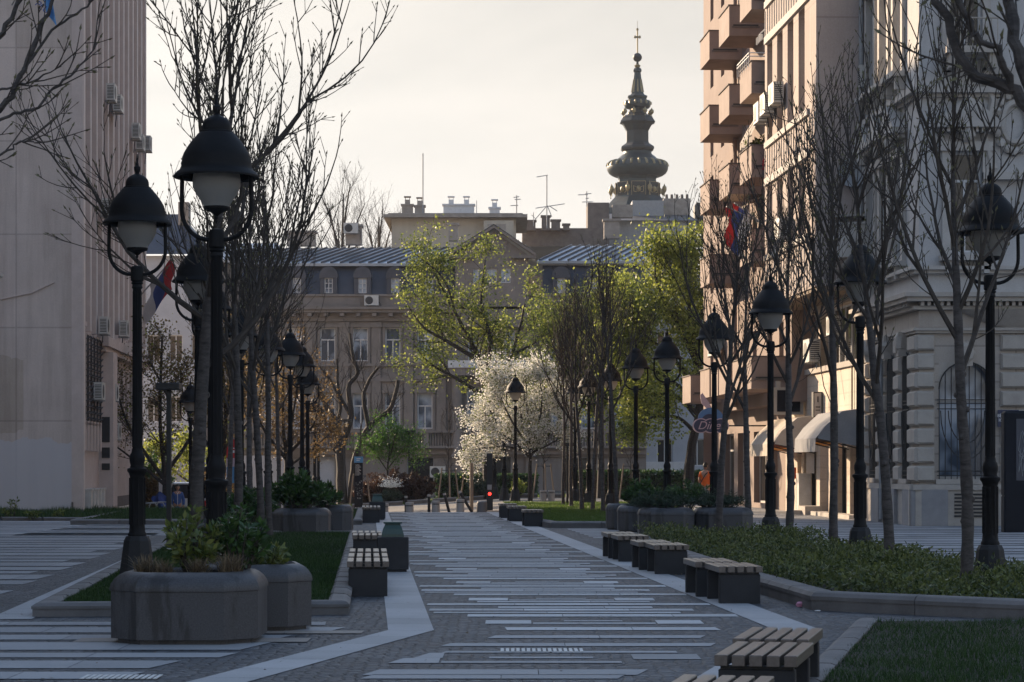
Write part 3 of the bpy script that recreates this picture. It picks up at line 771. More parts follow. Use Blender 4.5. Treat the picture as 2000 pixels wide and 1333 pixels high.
# ================================================================== BENCHES AND BINS
def make_bench():
    t=thing('bench'); W=.5; L=1.18
    for y,nm in ((.05,'leg'),(L-.17,'leg')):
        b=MB(); b.ring([(-W/2,y),(W/2,y),(W/2,y+.12),(-W/2,y+.12)],[(0,0),(0,.355),(.006,.36)],chamfer=.008); b.build(nm,'bench_block',t,False)
    b=MB()
    for y in (.1,L-.12): b.box(-W/2+.01,W/2-.01,y-.02,y+.03,.361,.383)
    b.box(-.03,.03,.1,L-.12,.361,.381)
    b.build('rail','dark_metal',t,False)
    n=5; sw=(W-.03*(n-1)+.04)/n
    for i in range(n):
        x=-W/2-.02+i*(sw+.03); b=MB(); b.ring([(x,0),(x+sw,0),(x+sw,L),(x,L)],[(.003,.384),(0,.388),(0,.452),(.006,.458)],chamfer=.005); b.build('slat','bench_wood',t,False)
    return t
bench=make_bench()
an=math.atan2(-.225,1)
BN=[(1.585,15.0,-.225,'near wooden-slatted bench with its full end in view by the bottom right lawn'),
(1.84,16.42,-.225,'slatted bench directly behind the near bench by the bottom right lawn'),
(1.02,12.45,-.225,'slatted bench cut off by the bottom edge of the picture'),
(2.79,28.1,.062,'front slatted bench of the pair before the bent kerb of the planted bed'),
(2.62,29.5,.062,'rear slatted bench of the pair before the bent kerb of the planted bed'),
(2.47,35.6,.062,'front bench of the middle pair on the right, left of the open kerb end'),
(2.30,37.0,.062,'rear bench of the middle pair on the right'),
(2.12,40.2,.062,'front bench of the pair nearest the right-hand planters'),
(2.0,41.6,.062,'rear bench of the pair nearest the right-hand planters'),
(.60,63.2,.062,'lone bench at the front corner of the sunlit lawn'),
(.17,68.8,.062,'middle bench beside the sunlit lawn'),
(-.10,73.0,.062,'far bench beside the sunlit lawn, next to the road'),
(-1.85,29.6,.062,'nearest slatted bench along the left lawn kerb'),
(-1.95,31.2,.062,'second slatted bench along the left lawn kerb, right behind the nearest'),
(-2.06,33.0,.062,'third slatted bench along the left lawn kerb, left of the litter bin'),
(-2.54,40.6,.062,'slatted bench behind the near litter bin'),
(-2.66,42.2,.062,'slatted bench at the far end of the left lawn kerb behind the bin'),
(-4.12,67.4,.062,'front far bench beside the small left lawn'),
(-4.22,69.0,.062,'rear far bench beside the small left lawn')]
for i,(x,y,sl,lab) in enumerate(BN):
    rz=math.atan(sl)
    if i==0: bench.location=(x,y,0); bench.rotation_euler.z=rz; tag(bench,lab,'bench','slatted benches along the lane')
    else: copy_tree(bench,(x,y,0),rz,1,lab,'slatted benches along the lane')
def make_bin():
    t=thing('litter_bin'); h=.25
    b=MB(); b.ring([(-h,-h),(h,-h),(h,h),(-h,h)],[(.04,0),(.04,.04),(0,.045),(0,.545),(.012,.555)],chamfer=.015); b.build('bin_body','bench_block',t,False)
    c=MB(); c.lathe([(.25,.556),(.245,.60),(.215,.68),(.17,.75),(.165,.77)],4,rot=math.pi/4,smooth=False); c.lathe([(.262,.765),(.268,.78),(.262,.795)],4,rot=math.pi/4,smooth=False,sx=.78,sy=.78)
    c.build('bin_hood','bin_green',t,False); return t
bn=make_bin(); bn.location=(X(767,36.6),36.6,0); bn.rotation_euler.z=.062; tag(bn,'dark square litter bin with a green tapered hood in front of the benches','litter bin','litter bins')
copy_tree(bn,(X(737,71.0),71.0,0),.062,1,'far dark litter bin behind the far left benches','litter bins')

# dead leaves and seed husks blown over the paving
r=np.random.default_rng(99); n=900
P=scatter(r,[(-8,24),(8,24),(8,60),(-8,60)],500,1); P2=scatter(r,[(-4,15),(4,15),(4,28),(-4,28)],220,1); P3=np.stack([3.25-.062*(k:=r.uniform(27,50,260)-27)+np.abs(r.normal(0,.12,260))*-1,k+27],1)
P=np.concatenate([P,P2,P3]); C=np.concatenate([P,np.full((len(P),1),.014)],1)
V,Fq=leaves(r,C,(.02,.05),.6,-.2); V[:,2]=.009+np.abs(V[:,2]-.009)*.25
tag(fastmesh('dead_leaves',V,Fq,'dry_blade'),'small dry leaves and husks scattered over the paving','dead leaves',kind='stuff')
# ================================================================== TREES
def rdir(r,d,tilt,az=None):
    """tilt direction d by angle around a random perpendicular"""
    d=d.normalized(); a=d.orthogonal().normalized(); b=d.cross(a)
    w=r.uniform(0,2*math.pi) if az is None else az
    return (d*math.cos(tilt)+(a*math.cos(w)+b*math.sin(w))*math.sin(tilt)).normalized()
def grow(r,p,d,L,n,wob,trop):
    pts=[p.copy()]; ds=[d.copy()]; s=L/n
    for i in range(n):
        d=(d+Vector((r.gauss(0,wob),r.gauss(0,wob),r.gauss(0,wob*.6)))+UP*trop).normalized()
        p=p+d*s; pts.append(p.copy()); ds.append(d.copy())
    return pts,ds
def at_(pts,ds,t):
    f=t*(len(pts)-1); i=min(int(f),len(pts)-2); u=f-i
    return pts[i].lerp(pts[i+1],u),ds[i].lerp(ds[i+1],u).normalized()
def rr(r0,r1,n,pw=1): return [r0+(r1-r0)*(i/n)**pw for i in range(n+1)]
def bud(mb,p,d,s,m=1):
    a=d.orthogonal().normalized(); b=d.cross(a); q=p+d*s*.9
    vs=[p-d*s*.3]+[p+d*s*.3+(a*math.cos(w)+b*math.sin(w))*s*.34 for w in (0,2.1,4.2)]+[q+d*s*.6]
    mb.add(vs,[(0,2,1),(0,3,2),(0,1,3),(4,1,2),(4,2,3),(4,3,1)],m)
def bare_proto(seed,H=9.4,fork=3.2,nl=7,tr=.1,spread=1.0,dens=1.0,budsize=.035,lean=0):
    r=random.Random(seed); t=thing('bare_tree')
    tb=MB(); br=MB()
    # trunk runs up as a leader
    n=16; pts,ds=grow(r,Vector((0,0,-.1)),Vector((lean,r.uniform(-.02,.02),1)).normalized(),H*.8,n,.022,.03)
    rad=[]
    for i in range(n+1):
        z=pts[i].z
        rad.append(max(.014,tr*(1.35 if i==0 else 1.0)*(1-.22*min(1,z/fork)) if z<fork else tr*.78*max(.12,(1-(z-fork)/(H*.8-fork)))**1.0))
    # split the low trunk finely with slight swellings
    P2=[];R2=[]
    for i in range(n):
        for k in range(3):
            P2.append(pts[i].lerp(pts[i+1],k/3)); q=rad[i]+(rad[i+1]-rad[i])*k/3
            R2.append(q*(1+(.10 if r.random()<.22 else r.uniform(-.03,.03))))
    P2.append(pts[-1]);R2.append(rad[-1])
    tb.tube(P2,R2,10)
    for k in range(7):   # old pruning scars
        z=r.uniform(.6,fork); q,_=at_(pts,ds,z/(H*.8)); a=r.uniform(0,6.28); tb.blob((q.x+math.cos(a)*tr*.8,q.y+math.sin(a)*tr*.8,z),(tr*.42,tr*.42,tr*.5),6,4)
    def twiglet(p,d):
        L=r.uniform(.08,.3); dd=rdir(r,d,r.uniform(.4,.9)); dd=(dd+UP*.35).normalized()
        q=p+dd*L; br.tube([p,q],[.0058,.0038],3,cap=False); bud(br,q,dd,budsize*r.uniform(.7,1.2),1)
    def shoot(p,d,L):
        n=4; ps,dd=grow(r,p,d,L,n,.07,.16); br.tube(ps,rr(.010,.0048,n),3,cap=False)
        bud(br,ps[-1],dd[-1],budsize*1.3,1)
        for k in range(max(2,int(L*4.5*dens))):
            q,e=at_(ps,dd,r.uniform(.15,.97)); twiglet(q,e)
    def limb(p,d,L,r0,lev):
        n=7 if lev==0 else 5
        ps,dd=grow(r,p,d,L,n,.075,.17 if lev==0 else .15); (tb if lev<0 else br).tube(ps,rr(r0,max(.008,r0*.22),n),6 if lev==0 else 4,cap=False)
        shoot(ps[-1],dd[-1],r.uniform(.4,.9))
        if lev==0:
            for k in range(int(4*dens+.5)):
                tt=.18+.66*(k+r.random()*.6)/4/dens; q,e=at_(ps,dd,min(.95,tt)); limb(q,rdir(r,e,r.uniform(.35,.75)),L*r.uniform(.35,.55),r0*(1-tt)*.75+.005,1)
        m=int(L/.33*dens)
        for k in range(m):
            tt=r.uniform(.12,.98); q,e=at_(ps,dd,tt); shoot(q,rdir(r,e,r.uniform(.4,.9)),r.uniform(.25,.95))
    for i in range(nl):
        z0=fork+i*(H*.40)/nl+r.uniform(-.15,.15)
        q,e=at_(pts,ds,z0/(H*.8)); az=i*2.4+r.uniform(-.4,.4)
        tl=r.uniform(.75,1.05)*spread*(1-.35*i/nl)
        d=Vector((math.cos(az)*math.sin(tl),math.sin(az)*math.sin(tl),math.cos(tl)))
        limb(q,d,(H-z0)*r.uniform(.52,.74),tr*(.46-.026*i),0)
    m=int((H*.8-fork)/.22)
    for k in range(m):
        tt=r.uniform((fork+1)/(H*.8),.99); q,e=at_(pts,ds,tt); shoot(q,rdir(r,e,r.uniform(.4,.8)),r.uniform(.4,1.1))
    shoot(pts[-1],ds[-1],1.0)
    tb.build('trunk','young_bark',t,False); br.build('branches',['twig_bark','bud'],t,False)
    return t
protos=[bare_proto(3,9.8,3.1,8,.105,1.1,1.25),bare_proto(5,9.0,2.9,9,.085,.76,.8),bare_proto(8,9.4,3.2,8,.08,.7,.85),bare_proto(13,8.8,3.5,7,.072,.52,.8),bare_proto(23,9.0,2.7,8,.088,.85,.8)]
BT=[ # px, Y, proto, scale, rot, label, group
(385,34,0,1.06,.4,'thick leaning bare tree between the two largest lamps on the left lawn','L'),
(463,42,1,1.0,1.9,'bare tree with a slim grey trunk just right of the largest lamp','L'),
(512,48,2,1.0,3.0,'left of two slim bare trunks standing close together on the left lawn','L'),
(527,51,3,1.1,4.2,'right of two slim bare trunks standing close together on the left lawn','L'),
(492,60,1,1.0,5.0,'bare tree behind the slim trunks left of the bushy planter','L'),
(445,68,2,1.05,2.2,'more distant bare tree behind the pole of the largest lamp','L'),
(545,72,3,1.0,.7,'bare tree behind the bushy green planter shrub','L'),
(1887,29.8,1,.98,.9,'bare tree nearest the camera in the bed, left of the furthest right lamp','R'),
(1740,35.2,4,.98,2.6,'forked bare tree in the planted bed beside the pigeon','R'),
(1628,43.2,2,1.06,3.9,'bare tree with a knobbly trunk before the grey awning','R'),
(1540,49.5,1,1.02,1.0,'bare tree standing in front of the beige awning, left of its lamp','R'),
(1462,55.5,2,.98,2.0,'bare tree in front of the lit shop doorway, between two lamps','R'),
(1403,53,4,1.0,5.2,'bare tree hiding the right half of the diner sign','R'),
(1206,71,3,1.02,.3,'rightmost bare trunk on the sunlit lawn','R'),
(1178,77,2,.93,1.4,'bare trunk second from the right on the sunlit lawn','R'),
(1157,80,3,1.0,2.5,'bare trunk in the middle of the sunlit lawn, thickly twigged','R'),
(1137,80.5,2,.92,3.3,'bare trunk left of centre on the sunlit lawn','R'),
(1116,86,3,1.0,4.4,'slim bare trunk behind the front row on the sunlit lawn','R'),
(1100,91,3,.92,5.5,'leftmost bare trunk on the lawn, nearest the blossom','R'),
]
used=set()
for px,Y,pi_,s,rz,lab,g in BT:
    g={'L':'bare trees on the left lawn','R':'bare trees along the right side'}[g]; x=X(px,Y); loc=(x,Y,.05)
    if pi_ not in used:
        used.add(pi_); t=protos[pi_]; t.location=loc; t.rotation_euler.z=rz; t.scale=(s,s,s); tag(t,lab,'tree',g)
    else: t=copy_tree(protos[pi_],loc,rz,s,lab,g,'tree')
    t.rotation_euler.x=math.radians(random.uniform(-2.2,2.2)); t.rotation_euler.y=math.radians(random.uniform(-2.2,2.2))

def crown_tree(name,base,H,paths,nleaf,leafsize,leafm,bark,label,seed,r0=.2,sub=6,spr=.9,trop=.05,leafasp=.7,clump=.28,twigs=3,cat='tree',subl=.45,mats2=None,wig=.13,keep=1.0):
    """paths: list of limb polylines (relative to base, metres) with start radius"""
    r=random.Random(seed); rn=np.random.default_rng(seed); t=thing(name,base,label,cat)
    B=Vector(base); tb=MB(); br=MB(); C=[]
    for pts,ra,rb in paths:
        P=[Vector(p)+B for p in pts]
        # smooth and roughen the limb
        Q=[]
        for i in range(len(P)-1):
            a=P[max(i-1,0)];b=P[i];c=P[i+1];d=P[min(i+2,len(P)-1)]
            for k in range(4):
                u=k/4; q=.5*((2*b)+(c-a)*u+(2*a-5*b+4*c-d)*u*u+(3*b-a-3*c+d)*u**3); Q.append(q+Vector((r.gauss(0,.02),r.gauss(0,.02),0))*ra*3)
        Q.append(P[-1]); n=len(Q)-1
        ds=[(Q[min(i+1,n)]-Q[max(i-1,0)]).normalized() for i in range(n+1)]
        tb.tube(Q,rr(ra,rb,n,.8),8)
        Lt=sum((Q[i+1]-Q[i]).length for i in range(n))
        k=max(2,int(sub*Lt/3))
        for j in range(k):
            tt=r.uniform(.3,1.0); q,e=at_(Q,ds,tt)
            if q.z-B.z<H*.25: continue
            L=subl*H*.32*r.uniform(.5,1.2)*(1.25-tt*.55)
            ps,dd=grow(r,q,rdir(r,e,r.uniform(.4,1.1)),L,5,wig,trop); br.tube(ps,rr(max(.012,ra*.28*(1.1-tt)),.008,5),4,cap=False)
            for _ in range(int(twigs*2)):
                u=r.uniform(.25,1); q2,e2=at_(ps,dd,u); p3,d3=grow(r,q2,rdir(r,e2,r.uniform(.4,1.1)),L*r.uniform(.25,.6),3,wig,trop); br.tube(p3,rr(.009,.004,3),3,cap=False)
                for v in (.35,.6,.8,1.0):
                    if r.random()<keep: C.append(at_(p3,d3,v)[0])
                for _2 in range(2):
                    q4,e4=at_(p3,d3,r.uniform(.3,.9)); p5,d5=grow(r,q4,rdir(r,e4,r.uniform(.5,1.1)),L*.2,2,wig,trop); br.tube(p5,[.005,.004,.003],3,cap=False)
                    if r.random()<keep: C.append(p5[-1])
    tb.build('trunk',bark,t); br.build('branches','twig_bark',t)
    if nleaf:
        C=np.array([tuple(c) for c in C]); k=max(1,nleaf//len(C)); w=rn.uniform(.3,1.7,len(C)); idx=np.repeat(np.arange(len(C)),np.maximum(1,(k*w).astype(int)))
        CC=C[idx]+rn.normal(size=(len(idx),3))*clump*.5
        V,Fq=leaves(rn,CC,leafsize,leafasp,.1); fastmesh('crown',V,Fq,leafm,t)
        if mats2:
            m2,fr=mats2; idx=rn.integers(0,len(C),int(nleaf*fr)); V,Fq=leaves(rn,C[idx]+rn.normal(size=(len(idx),3))*clump*.5,leafsize,leafasp,.1); fastmesh('young_leaves',V,Fq,m2,t)
    return t
# Tree limbs are given in metres about each base
def bz(px,Y): return (X(px,Y),Y,gz(X(px,Y),Y))
# budding old tree before the pediment
crown_tree('budding_tree',bz(955,122),14.5,[
 ([(0,0,0),(-.1,0,2.5),(.0,.1,4.5),(-.3,0,6.5),(-.9,.2,8.2),(-2.0,.3,10.2),(-3.0,.2,12.2)],.30,.05),
 ([(0,.1,4.4),(.6,.3,6),(1.4,.2,8.2),(1.9,.3,10.3)],.2,.04),
 ([(-.3,0,6.3),(.1,-.4,8.2),(-.4,-.5,10.3),(-.2,-.3,12.6)],.18,.04),
 ([(-.7,0,7.4),(-2.2,-.3,8.3),(-3.4,-.2,9.0),(-4.3,0,10.2)],.14,.03),
 ([(-.2,0,5.4),(-1.8,.5,6.4),(-3.2,.5,7.2),(-4.0,.5,8.2)],.13,.03),
 ([(1.2,.2,7.6),(2.6,0,8.4),(3.4,0,9.8)],.11,.03),
 ([(-1.8,.3,9.8),(-2.4,-.5,11.6),(-3.9,-.4,12.9)],.09,.03),
 ([(.3,.2,5.2),(1.7,-.4,5.9),(2.6,-.5,6.6)],.1,.03)],
 12500,(.08,.19),'green_leaf','old_bark','large budding tree with dark twisting limbs before the pediment',41,sub=7,clump=.45,mats2=('spring_leaf',.45),keep=.8)
crown_tree('budding_tree',bz(1172,116),13,[
 ([(0,0,0),(.05,0,3),(0,0,6),(.2,0,9.5)],.2,.05),
 ([(0,0,4.6),(-1.2,.2,6.5),(-1.7,.2,8.6)],.11,.03),([(0,0,5.2),(1.3,.2,6.9),(1.9,.2,8.9)],.11,.03),
 ([(0,0,6),(-.7,-.5,8),(-.6,-.5,10)],.1,.03),([(0,0,6.5),(.7,-.5,8.3),(1.0,-.5,10.2)],.1,.03),([(0,0,3.8),(1.6,.4,4.6),(2.4,.3,5.6)],.09,.03)],
 26000,(.09,.2),'spring_leaf','old_bark','dense yellow-green tree behind the bare trees, right of the pediment',42,sub=9,clump=.6,mats2=('green_leaf',.25))
crown_tree('budding_tree',bz(1345,108),13.5,[
 ([(0,0,0),(.1,0,2.2),(.5,0,4.2),(.4,.1,6.4),(.0,0,9.0),(.1,0,11.6)],.30,.05),
 ([(.5,0,4.0),(-.6,0,4.9),(-1.6,.1,5.0),(-2.7,.2,4.6)],.13,.03),
 ([(.3,0,3.2),(-.5,-.2,3.9),(-1.5,-.3,3.95),(-2.4,-.3,3.7)],.11,.03),
 ([(.4,.1,5.4),(-.9,.4,6.9),(-2.1,.4,7.9),(-2.7,.3,9.2)],.14,.03),
 ([(.4,.1,6.4),(-.6,-.4,8.4),(-1.5,-.4,10.2),(-1.6,-.3,11.4)],.12,.03),
 ([(.4,0,5.6),(1.5,.3,7.4),(2.0,.3,9.6)],.13,.03),
 ([(.1,0,8.0),(1.1,.3,9.8),(1.2,.3,11.8)],.1,.03),
 ([(.5,0,4.6),(-1.1,.6,5.9),(-2.6,.5,6.6),(-3.2,.5,7.2)],.11,.03)],
 31000,(.09,.2),'spring_leaf','old_bark','tall yellow-green tree with an arching limb beside the balconies',43,sub=9,clump=.6,mats2=('green_leaf',.35))
bl=crown_tree('blossom_tree',bz(1036,107),7.6,[
 ([(0.00,0.00,0.00),(-0.03,0.00,1.81),(0.00,0.00,2.49),(-0.11,0.00,3.84),(-0.23,0.00,5.99)],.13,.03),
 ([(0.00,0.00,2.15),(-0.79,0.11,2.94),(-1.81,0.23,3.62),(-2.49,0.11,4.41)],.08,.02),([(0.00,0.00,2.26),(0.68,0.11,3.05),(1.36,0.11,3.95),(1.58,0.11,4.97)],.08,.02),
 ([(-0.11,0.00,2.82),(-0.90,-0.45,3.95),(-1.47,-0.56,5.20),(-1.58,-0.45,5.99)],.07,.02),([(0.00,0.00,2.94),(0.45,-0.56,4.07),(0.56,-0.68,5.42),(0.34,-0.56,6.33)],.07,.02),
 ([(0.00,0.00,2.37),(-1.02,-0.56,2.71),(-2.15,-0.68,2.66),(-2.71,-0.56,2.60)],.06,.02),([(0.00,0.00,2.49),(-0.34,0.79,3.73),(-0.56,1.02,4.97)],.06,.02),([(0.00,0.00,2.37),(0.90,-0.56,2.82),(1.69,-0.56,3.28)],.06,.02)],
 30000,(.05,.11),'blossom','old_bark','white blossom tree in full flower in the middle distance',44,sub=15,clump=.26,leafasp=.9,subl=.62,twigs=3,mats2=('blossom_leaf',.28))
bl.scale=(.93,.93,.93)
# pollarded dark old tree
crown_tree('old_tree',bz(668,128),10,[
 ([(0,0,0),(-.05,0,1.5),(-.15,0,3.2),(-.35,0,4.6),(-.9,0,5.6),(-1.3,0,6.6)],.34,.13),
 ([(.55,0,0),(.6,0,1.6),(.9,0,3.2),(1.5,0,4.4),(2.2,0,5.0),(2.8,0,5.6),(3.1,0,7.0)],.26,.1),
 ([(.0,0,3.4),(.5,0,5.0),(.35,0,6.6),(.85,0,7.4),(.6,0,8.4),(.45,0,9.6)],.2,.07),
 ([(1.5,0,4.3),(1.2,0,6.0),(1.5,0,7.0),(2.0,0,7.7)],.14,.07),
 ([(-.35,0,4.5),(-.1,0,5.8),(-1.0,0,7.6)],.13,.06),([(.5,0,5.0),(-.2,.2,6.4),(-.3,.2,8.2)],.12,.06)],
 0,.1,'green_leaf','old_bark','dark pollarded old tree with stubby limbs before the far facade',45,sub=9,trop=.22,subl=.5,twigs=2,wig=.1)
# copper and olive budding trees on the left
crown_tree('copper_tree',bz(560,105),9.5,[([(0,0,0),(0,0,2.4),(-.2,0,4.5),(-.1,0,7.6)],.16,.04),([(0,0,2.6),(-1.2,.2,4.2),(-1.8,.2,6.2)],.1,.03),([(0,0,2.8),(1.2,.2,4.2),(1.5,.2,5.8)],.1,.03),([(0,0,3.2),(.4,-.5,5),(.6,-.4,6.9)],.08,.03),([(0,0,2.2),(1.2,-.3,3.1),(1.9,-.3,3.7)],.07,.02)],
 7000,(.07,.15),'copper_leaf','old_bark','tree with sunlit coppery young leaves behind the lamp cluster',46,sub=9,clump=.4)
crown_tree('copper_tree',bz(432,98),10.5,[([(0,0,0),(0,0,2.4),(.2,0,4.5),(-.1,0,8.2)],.17,.04),([(0,0,2.6),(-1.4,.2,4.6),(-1.8,.2,6.6)],.1,.03),([(0,0,2.8),(1.4,.2,4.8),(1.9,.2,6.8)],.1,.03),([(0,0,3.2),(.4,-.5,5.4),(.6,-.4,7.4)],.08,.03)],
 6000,(.07,.15),'copper_leaf','old_bark','brownish budding tree behind the pole of the largest lamp',47,sub=9,clump=.5,mats2=('olive_leaf',.6))
crown_tree('olive_tree',bz(322,93),10,[([(0,0,0),(0,0,2.0),(-.2,0,4.5),(-.1,0,7.9)],.16,.04),([(0,0,2.0),(-1.3,-.2,3.9),(-2.0,-.2,5.8)],.1,.03),([(0,0,2.2),(1.3,.2,4.2),(1.9,.2,6.2)],.1,.03),([(0,0,3.0),(.3,-.6,5.0),(-.6,-.5,6.8)],.08,.03),([(0,0,1.8),(-1.3,-.4,2.9),(-2.4,-.5,3.7)],.08,.02)],
 6500,(.07,.14),'olive_leaf','old_bark','brown-green budding tree beside the left block, behind the near lamp',48,sub=10,clump=.5,mats2=('spring_leaf',.07))
# fresh green weeping tree, stake trees, far poplars
crown_tree('fresh_tree',bz(757,124),4.9,[([(0,0,0),(0,0,1.8),(.1,0,3.0),(0,0,3.9)],.07,.02),([(0,0,1.8),(-.7,0,2.8),(-1.1,0,3.4)],.04,.015),([(0,0,1.9),(.8,0,2.9),(1.2,0,3.2)],.04,.015),([(0,0,2.2),(.3,-.4,3.1),(.4,-.4,3.7)],.04,.015)],
 6500,(.06,.14),'fresh_leaf','old_bark','small fresh green tree above the dark red bushes',49,sub=12,clump=.4,subl=.7,trop=-.02)
crown_tree('lime_tree',bz(372,112),5.0,[([(0,0,0),(0,0,1.8),(0,0,4.0)],.1,.03),([(0,0,1.8),(-1.2,0,2.7),(-1.7,0,3.4)],.05,.02),([(0,0,1.8),(1.1,0,2.7),(1.7,0,3.2)],.05,.02)],
 3800,(.10,.22),'spring_leaf','old_bark','sunlit lime-green leaves low behind the van',50,sub=12,clump=.5,subl=.6)
def poplar(px,Y,H,W,lab,seed):
    x=X(px,Y); z=6.0; P=[([(0,0,0),(0,0,H*.5),(.1,0,H*.92)],.3,.06)]
    rr_=random.Random(seed)
    for k in range(11):
        a=k*2.4; P.append(([(0,0,H*(.2+.05*k)),(math.cos(a)*W*.45,math.sin(a)*W*.45,H*(.42+.045*k)),(math.cos(a)*W*.8,math.sin(a)*W*.8,H*(.62+.033*k))],.13,.03))
    return crown_tree('bare_tree',(x,Y,z),H,P,0,.1,'green_leaf','twig_bark',lab,seed,sub=6,trop=.25,subl=.45,twigs=2.4,wig=.08)
poplar(668,200,20.9,2.6,'wide bare tree rising behind the far roof on the left',51)
poplar(738,206,19.4,1.6,'narrow bare tree beside the cream rooftop building',52)
# young staked trees
def staked(px,Y,H,lab,seed,ang=0):
    b=bz(px,Y); x,y,z=b
    t=crown_tree('young_tree',b,H,[([(0,0,0),(0,0,H*.4),(.03,0,H*.95)],.035,.012),([(0,0,H*.42),(-.3,0,H*.6),(-.36,0,H*.8)],.015,.006),([(0,0,H*.46),(.3,.1,H*.65),(.34,0,H*.85)],.015,.006),([(0,0,H*.5),(.05,-.3,H*.7),(.1,-.3,H*.88)],.015,.006)],0,.1,'green_leaf','twig_bark',lab,seed,sub=8,subl=.35,trop=.2,twigs=2)
    tag(t,group='young staked trees')
    s=thing('tree_stakes',b,'splayed wooden stakes around the '+lab,'stakes','wooden tree stakes')
    hh=1.75
    for k,(dx,dy) in enumerate(((-.55,.2),(.55,.2),(.1,-.5))):
        m=MB(); m.tube([(x+dx,y+dy,z-.05),(x+dx*.62,y+dy*.6,z+hh)],.04,6); m.build('stake','wood_stake',s)
    m=MB(); m.tube([(x-.36,y+.12,z+hh*.93),(x+.36,y+.12,z+hh*.93),(x+.07,y-.32,z+hh*.93),(x-.36,y+.12,z+hh*.93)],.022,5); m.build('tie','dark_metal',s)
staked(876,119.5,5.6,'young bare tree left of the leaning posts',61)
staked(703,120.5,4.6,'young bare tree behind the information pillar',62)
staked(1062,116.5,4.6,'young bare tree behind the far end of the sunlit lawn',63)
staked(920,121.5,4.8,'young bare tree before the dark archway',64)
staked(1232,112,4.2,'young bare tree between the two right-hand lamps',65)
# bushes across the road
def bush(px,Y,W,H,lab,m,n,leaf,seed,asp=.5,up=.2,nst=46,cat='bush'):
    b=bz(px,Y); return shrub('bush',b[0],b[1],b[2],(W,W*.8,H),nst,n,m,leaf,asp,lab,cat,seed,upb=up)
bush(765,123,1.75,2.0,'dark red-brown rounded bush left of the pair','photinia_leaf',9000,(.08,.17),71,nst=90)
bush(810,122.5,1.25,1.75,'dark red-brown rounded bush right of the pair','photinia_leaf',6500,(.08,.17),72,nst=80)
bush(722,124,1.0,1.5,'dark bush beside the information pillar','photinia_leaf',3500,(.08,.16),73,nst=60)
bush(762,118.9,.75,1.05,'small bush tipped with pale flowers','conifer_needle',2600,(.06,.13),74,.3)
b=bz(764,118.8); r=np.random.default_rng(75); C=np.stack([b[0]+r.normal(0,.26,500),b[1]+r.normal(0,.2,500),b[2]+.95+np.abs(r.normal(0,.2,500))],1); C[:,2]+=.0
V,Fq=leaves(r,C,(.05,.1),.9); o=fastmesh('flowers',V,Fq,'blossom',[k for k in bpy.data.objects if k.get('label')=='small bush tipped with pale flowers'][0])
bush(940,119.5,.9,1.5,'grey-green bush left of the pedestrian light','conifer_needle',2600,(.08,.15),76,.35)
bush(1010,117.5,.5,1.1,'small yellow-flowering bush under the blossom','spring_leaf',900,(.08,.15),77)
bush(300,100,.9,2.4,'tall reddish bush at the end of the left block','copper_leaf',4000,(.08,.17),78)
bush(425,102,1.5,2.5,'reddish bush behind the car, left of the red banner','copper_leaf',5500,(.08,.17),79)
bush(300,104,1.2,3.6,'dark green bush behind the bicycle rack','shrub_leaf',4500,(.1,.2),80)
def hedge(x0,x1,y0,y1,h,lab,seed,n=14000):
    z=gz(x0,y0); t=thing('hedge',((x0+x1)/2,(y0+y1)/2,z),lab,'hedge','hedges before the far buildings'); r=np.random.default_rng(seed)
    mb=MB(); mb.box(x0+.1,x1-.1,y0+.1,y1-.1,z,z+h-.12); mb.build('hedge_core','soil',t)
    C=np.stack([r.uniform(x0,x1,n),r.uniform(y0,y1,n),z+h*r.uniform(0,1,n)],1); f=r.integers(0,3,n); C[f==0,1]=y0+r.uniform(0,.12,(f==0).sum()); C[f==1,2]=z+h+r.normal(0,.04,(f==1).sum())
    V,Fq=leaves(r,C,(.08,.18),.5); fastmesh('foliage',V,Fq,'shrub_leaf',t)
hedge(-4.2,1.4,126,127.2,1.35,'clipped low hedge behind the leaning posts',81)
hedge(3.2,11.5,118,119.2,1.3,'clipped low hedge at the foot of the pale far building',82)
# ---------------- near trees whose branches reach into the frame
def near_tree(base,paths,label,seed,n,trunk):
    r=random.Random(seed); t=thing('bare_tree',base,label,'tree'); tb=MB(); br=MB()
    tb.tube(trunk,rr(.17,.12,len(trunk)-1),12); 
    for pts,ra,rb in paths:
        P=[Vector(p) for p in pts]; Q=[]
        for i in range(len(P)-1):
            a=P[max(i-1,0)];b=P[i];c=P[i+1];d=P[min(i+2,len(P)-1)]
            for k in range(5):
                u=k/5; Q.append(.5*((2*b)+(c-a)*u+(2*a-5*b+4*c-d)*u*u+(3*b-a-3*c+d)*u**3)+Vector((r.gauss(0,.008),0,r.gauss(0,.008))))
        Q.append(P[-1]); m=len(Q)-1; ds=[(Q[min(i+1,m)]-Q[max(i-1,0)]).normalized() for i in range(m+1)]
        tb.tube(Q,[q*(1+(.25 if r.random()<.12 else 0)) for q in rr(ra,rb,m)],8)
        for k in range(n):
            q,e=at_(Q,ds,r.uniform(.15,1)); L=r.uniform(.15,.55); ps,dd=grow(r,q,rdir(r,e,r.uniform(.4,.9)),L,4,.09,.1); br.tube(ps,rr(.006,.003,4),5,cap=False)
            bud(br,ps[-1],dd[-1],.032,1)
            for j in range(2):
                q2,e2=at_(ps,dd,r.uniform(.3,.95)); d2=rdir(r,e2,.7); q3=q2+d2*r.uniform(.04,.12); br.tube([q2,q3],[.004,.003],5,cap=False); bud(br,q3,d2,.028,1)
    tb.build('trunk','young_bark',t); br.build('branches',['twig_bark','bud'],t); return t
def q(px,py,Y): return (X(px,Y),Y,Z(py,Y))
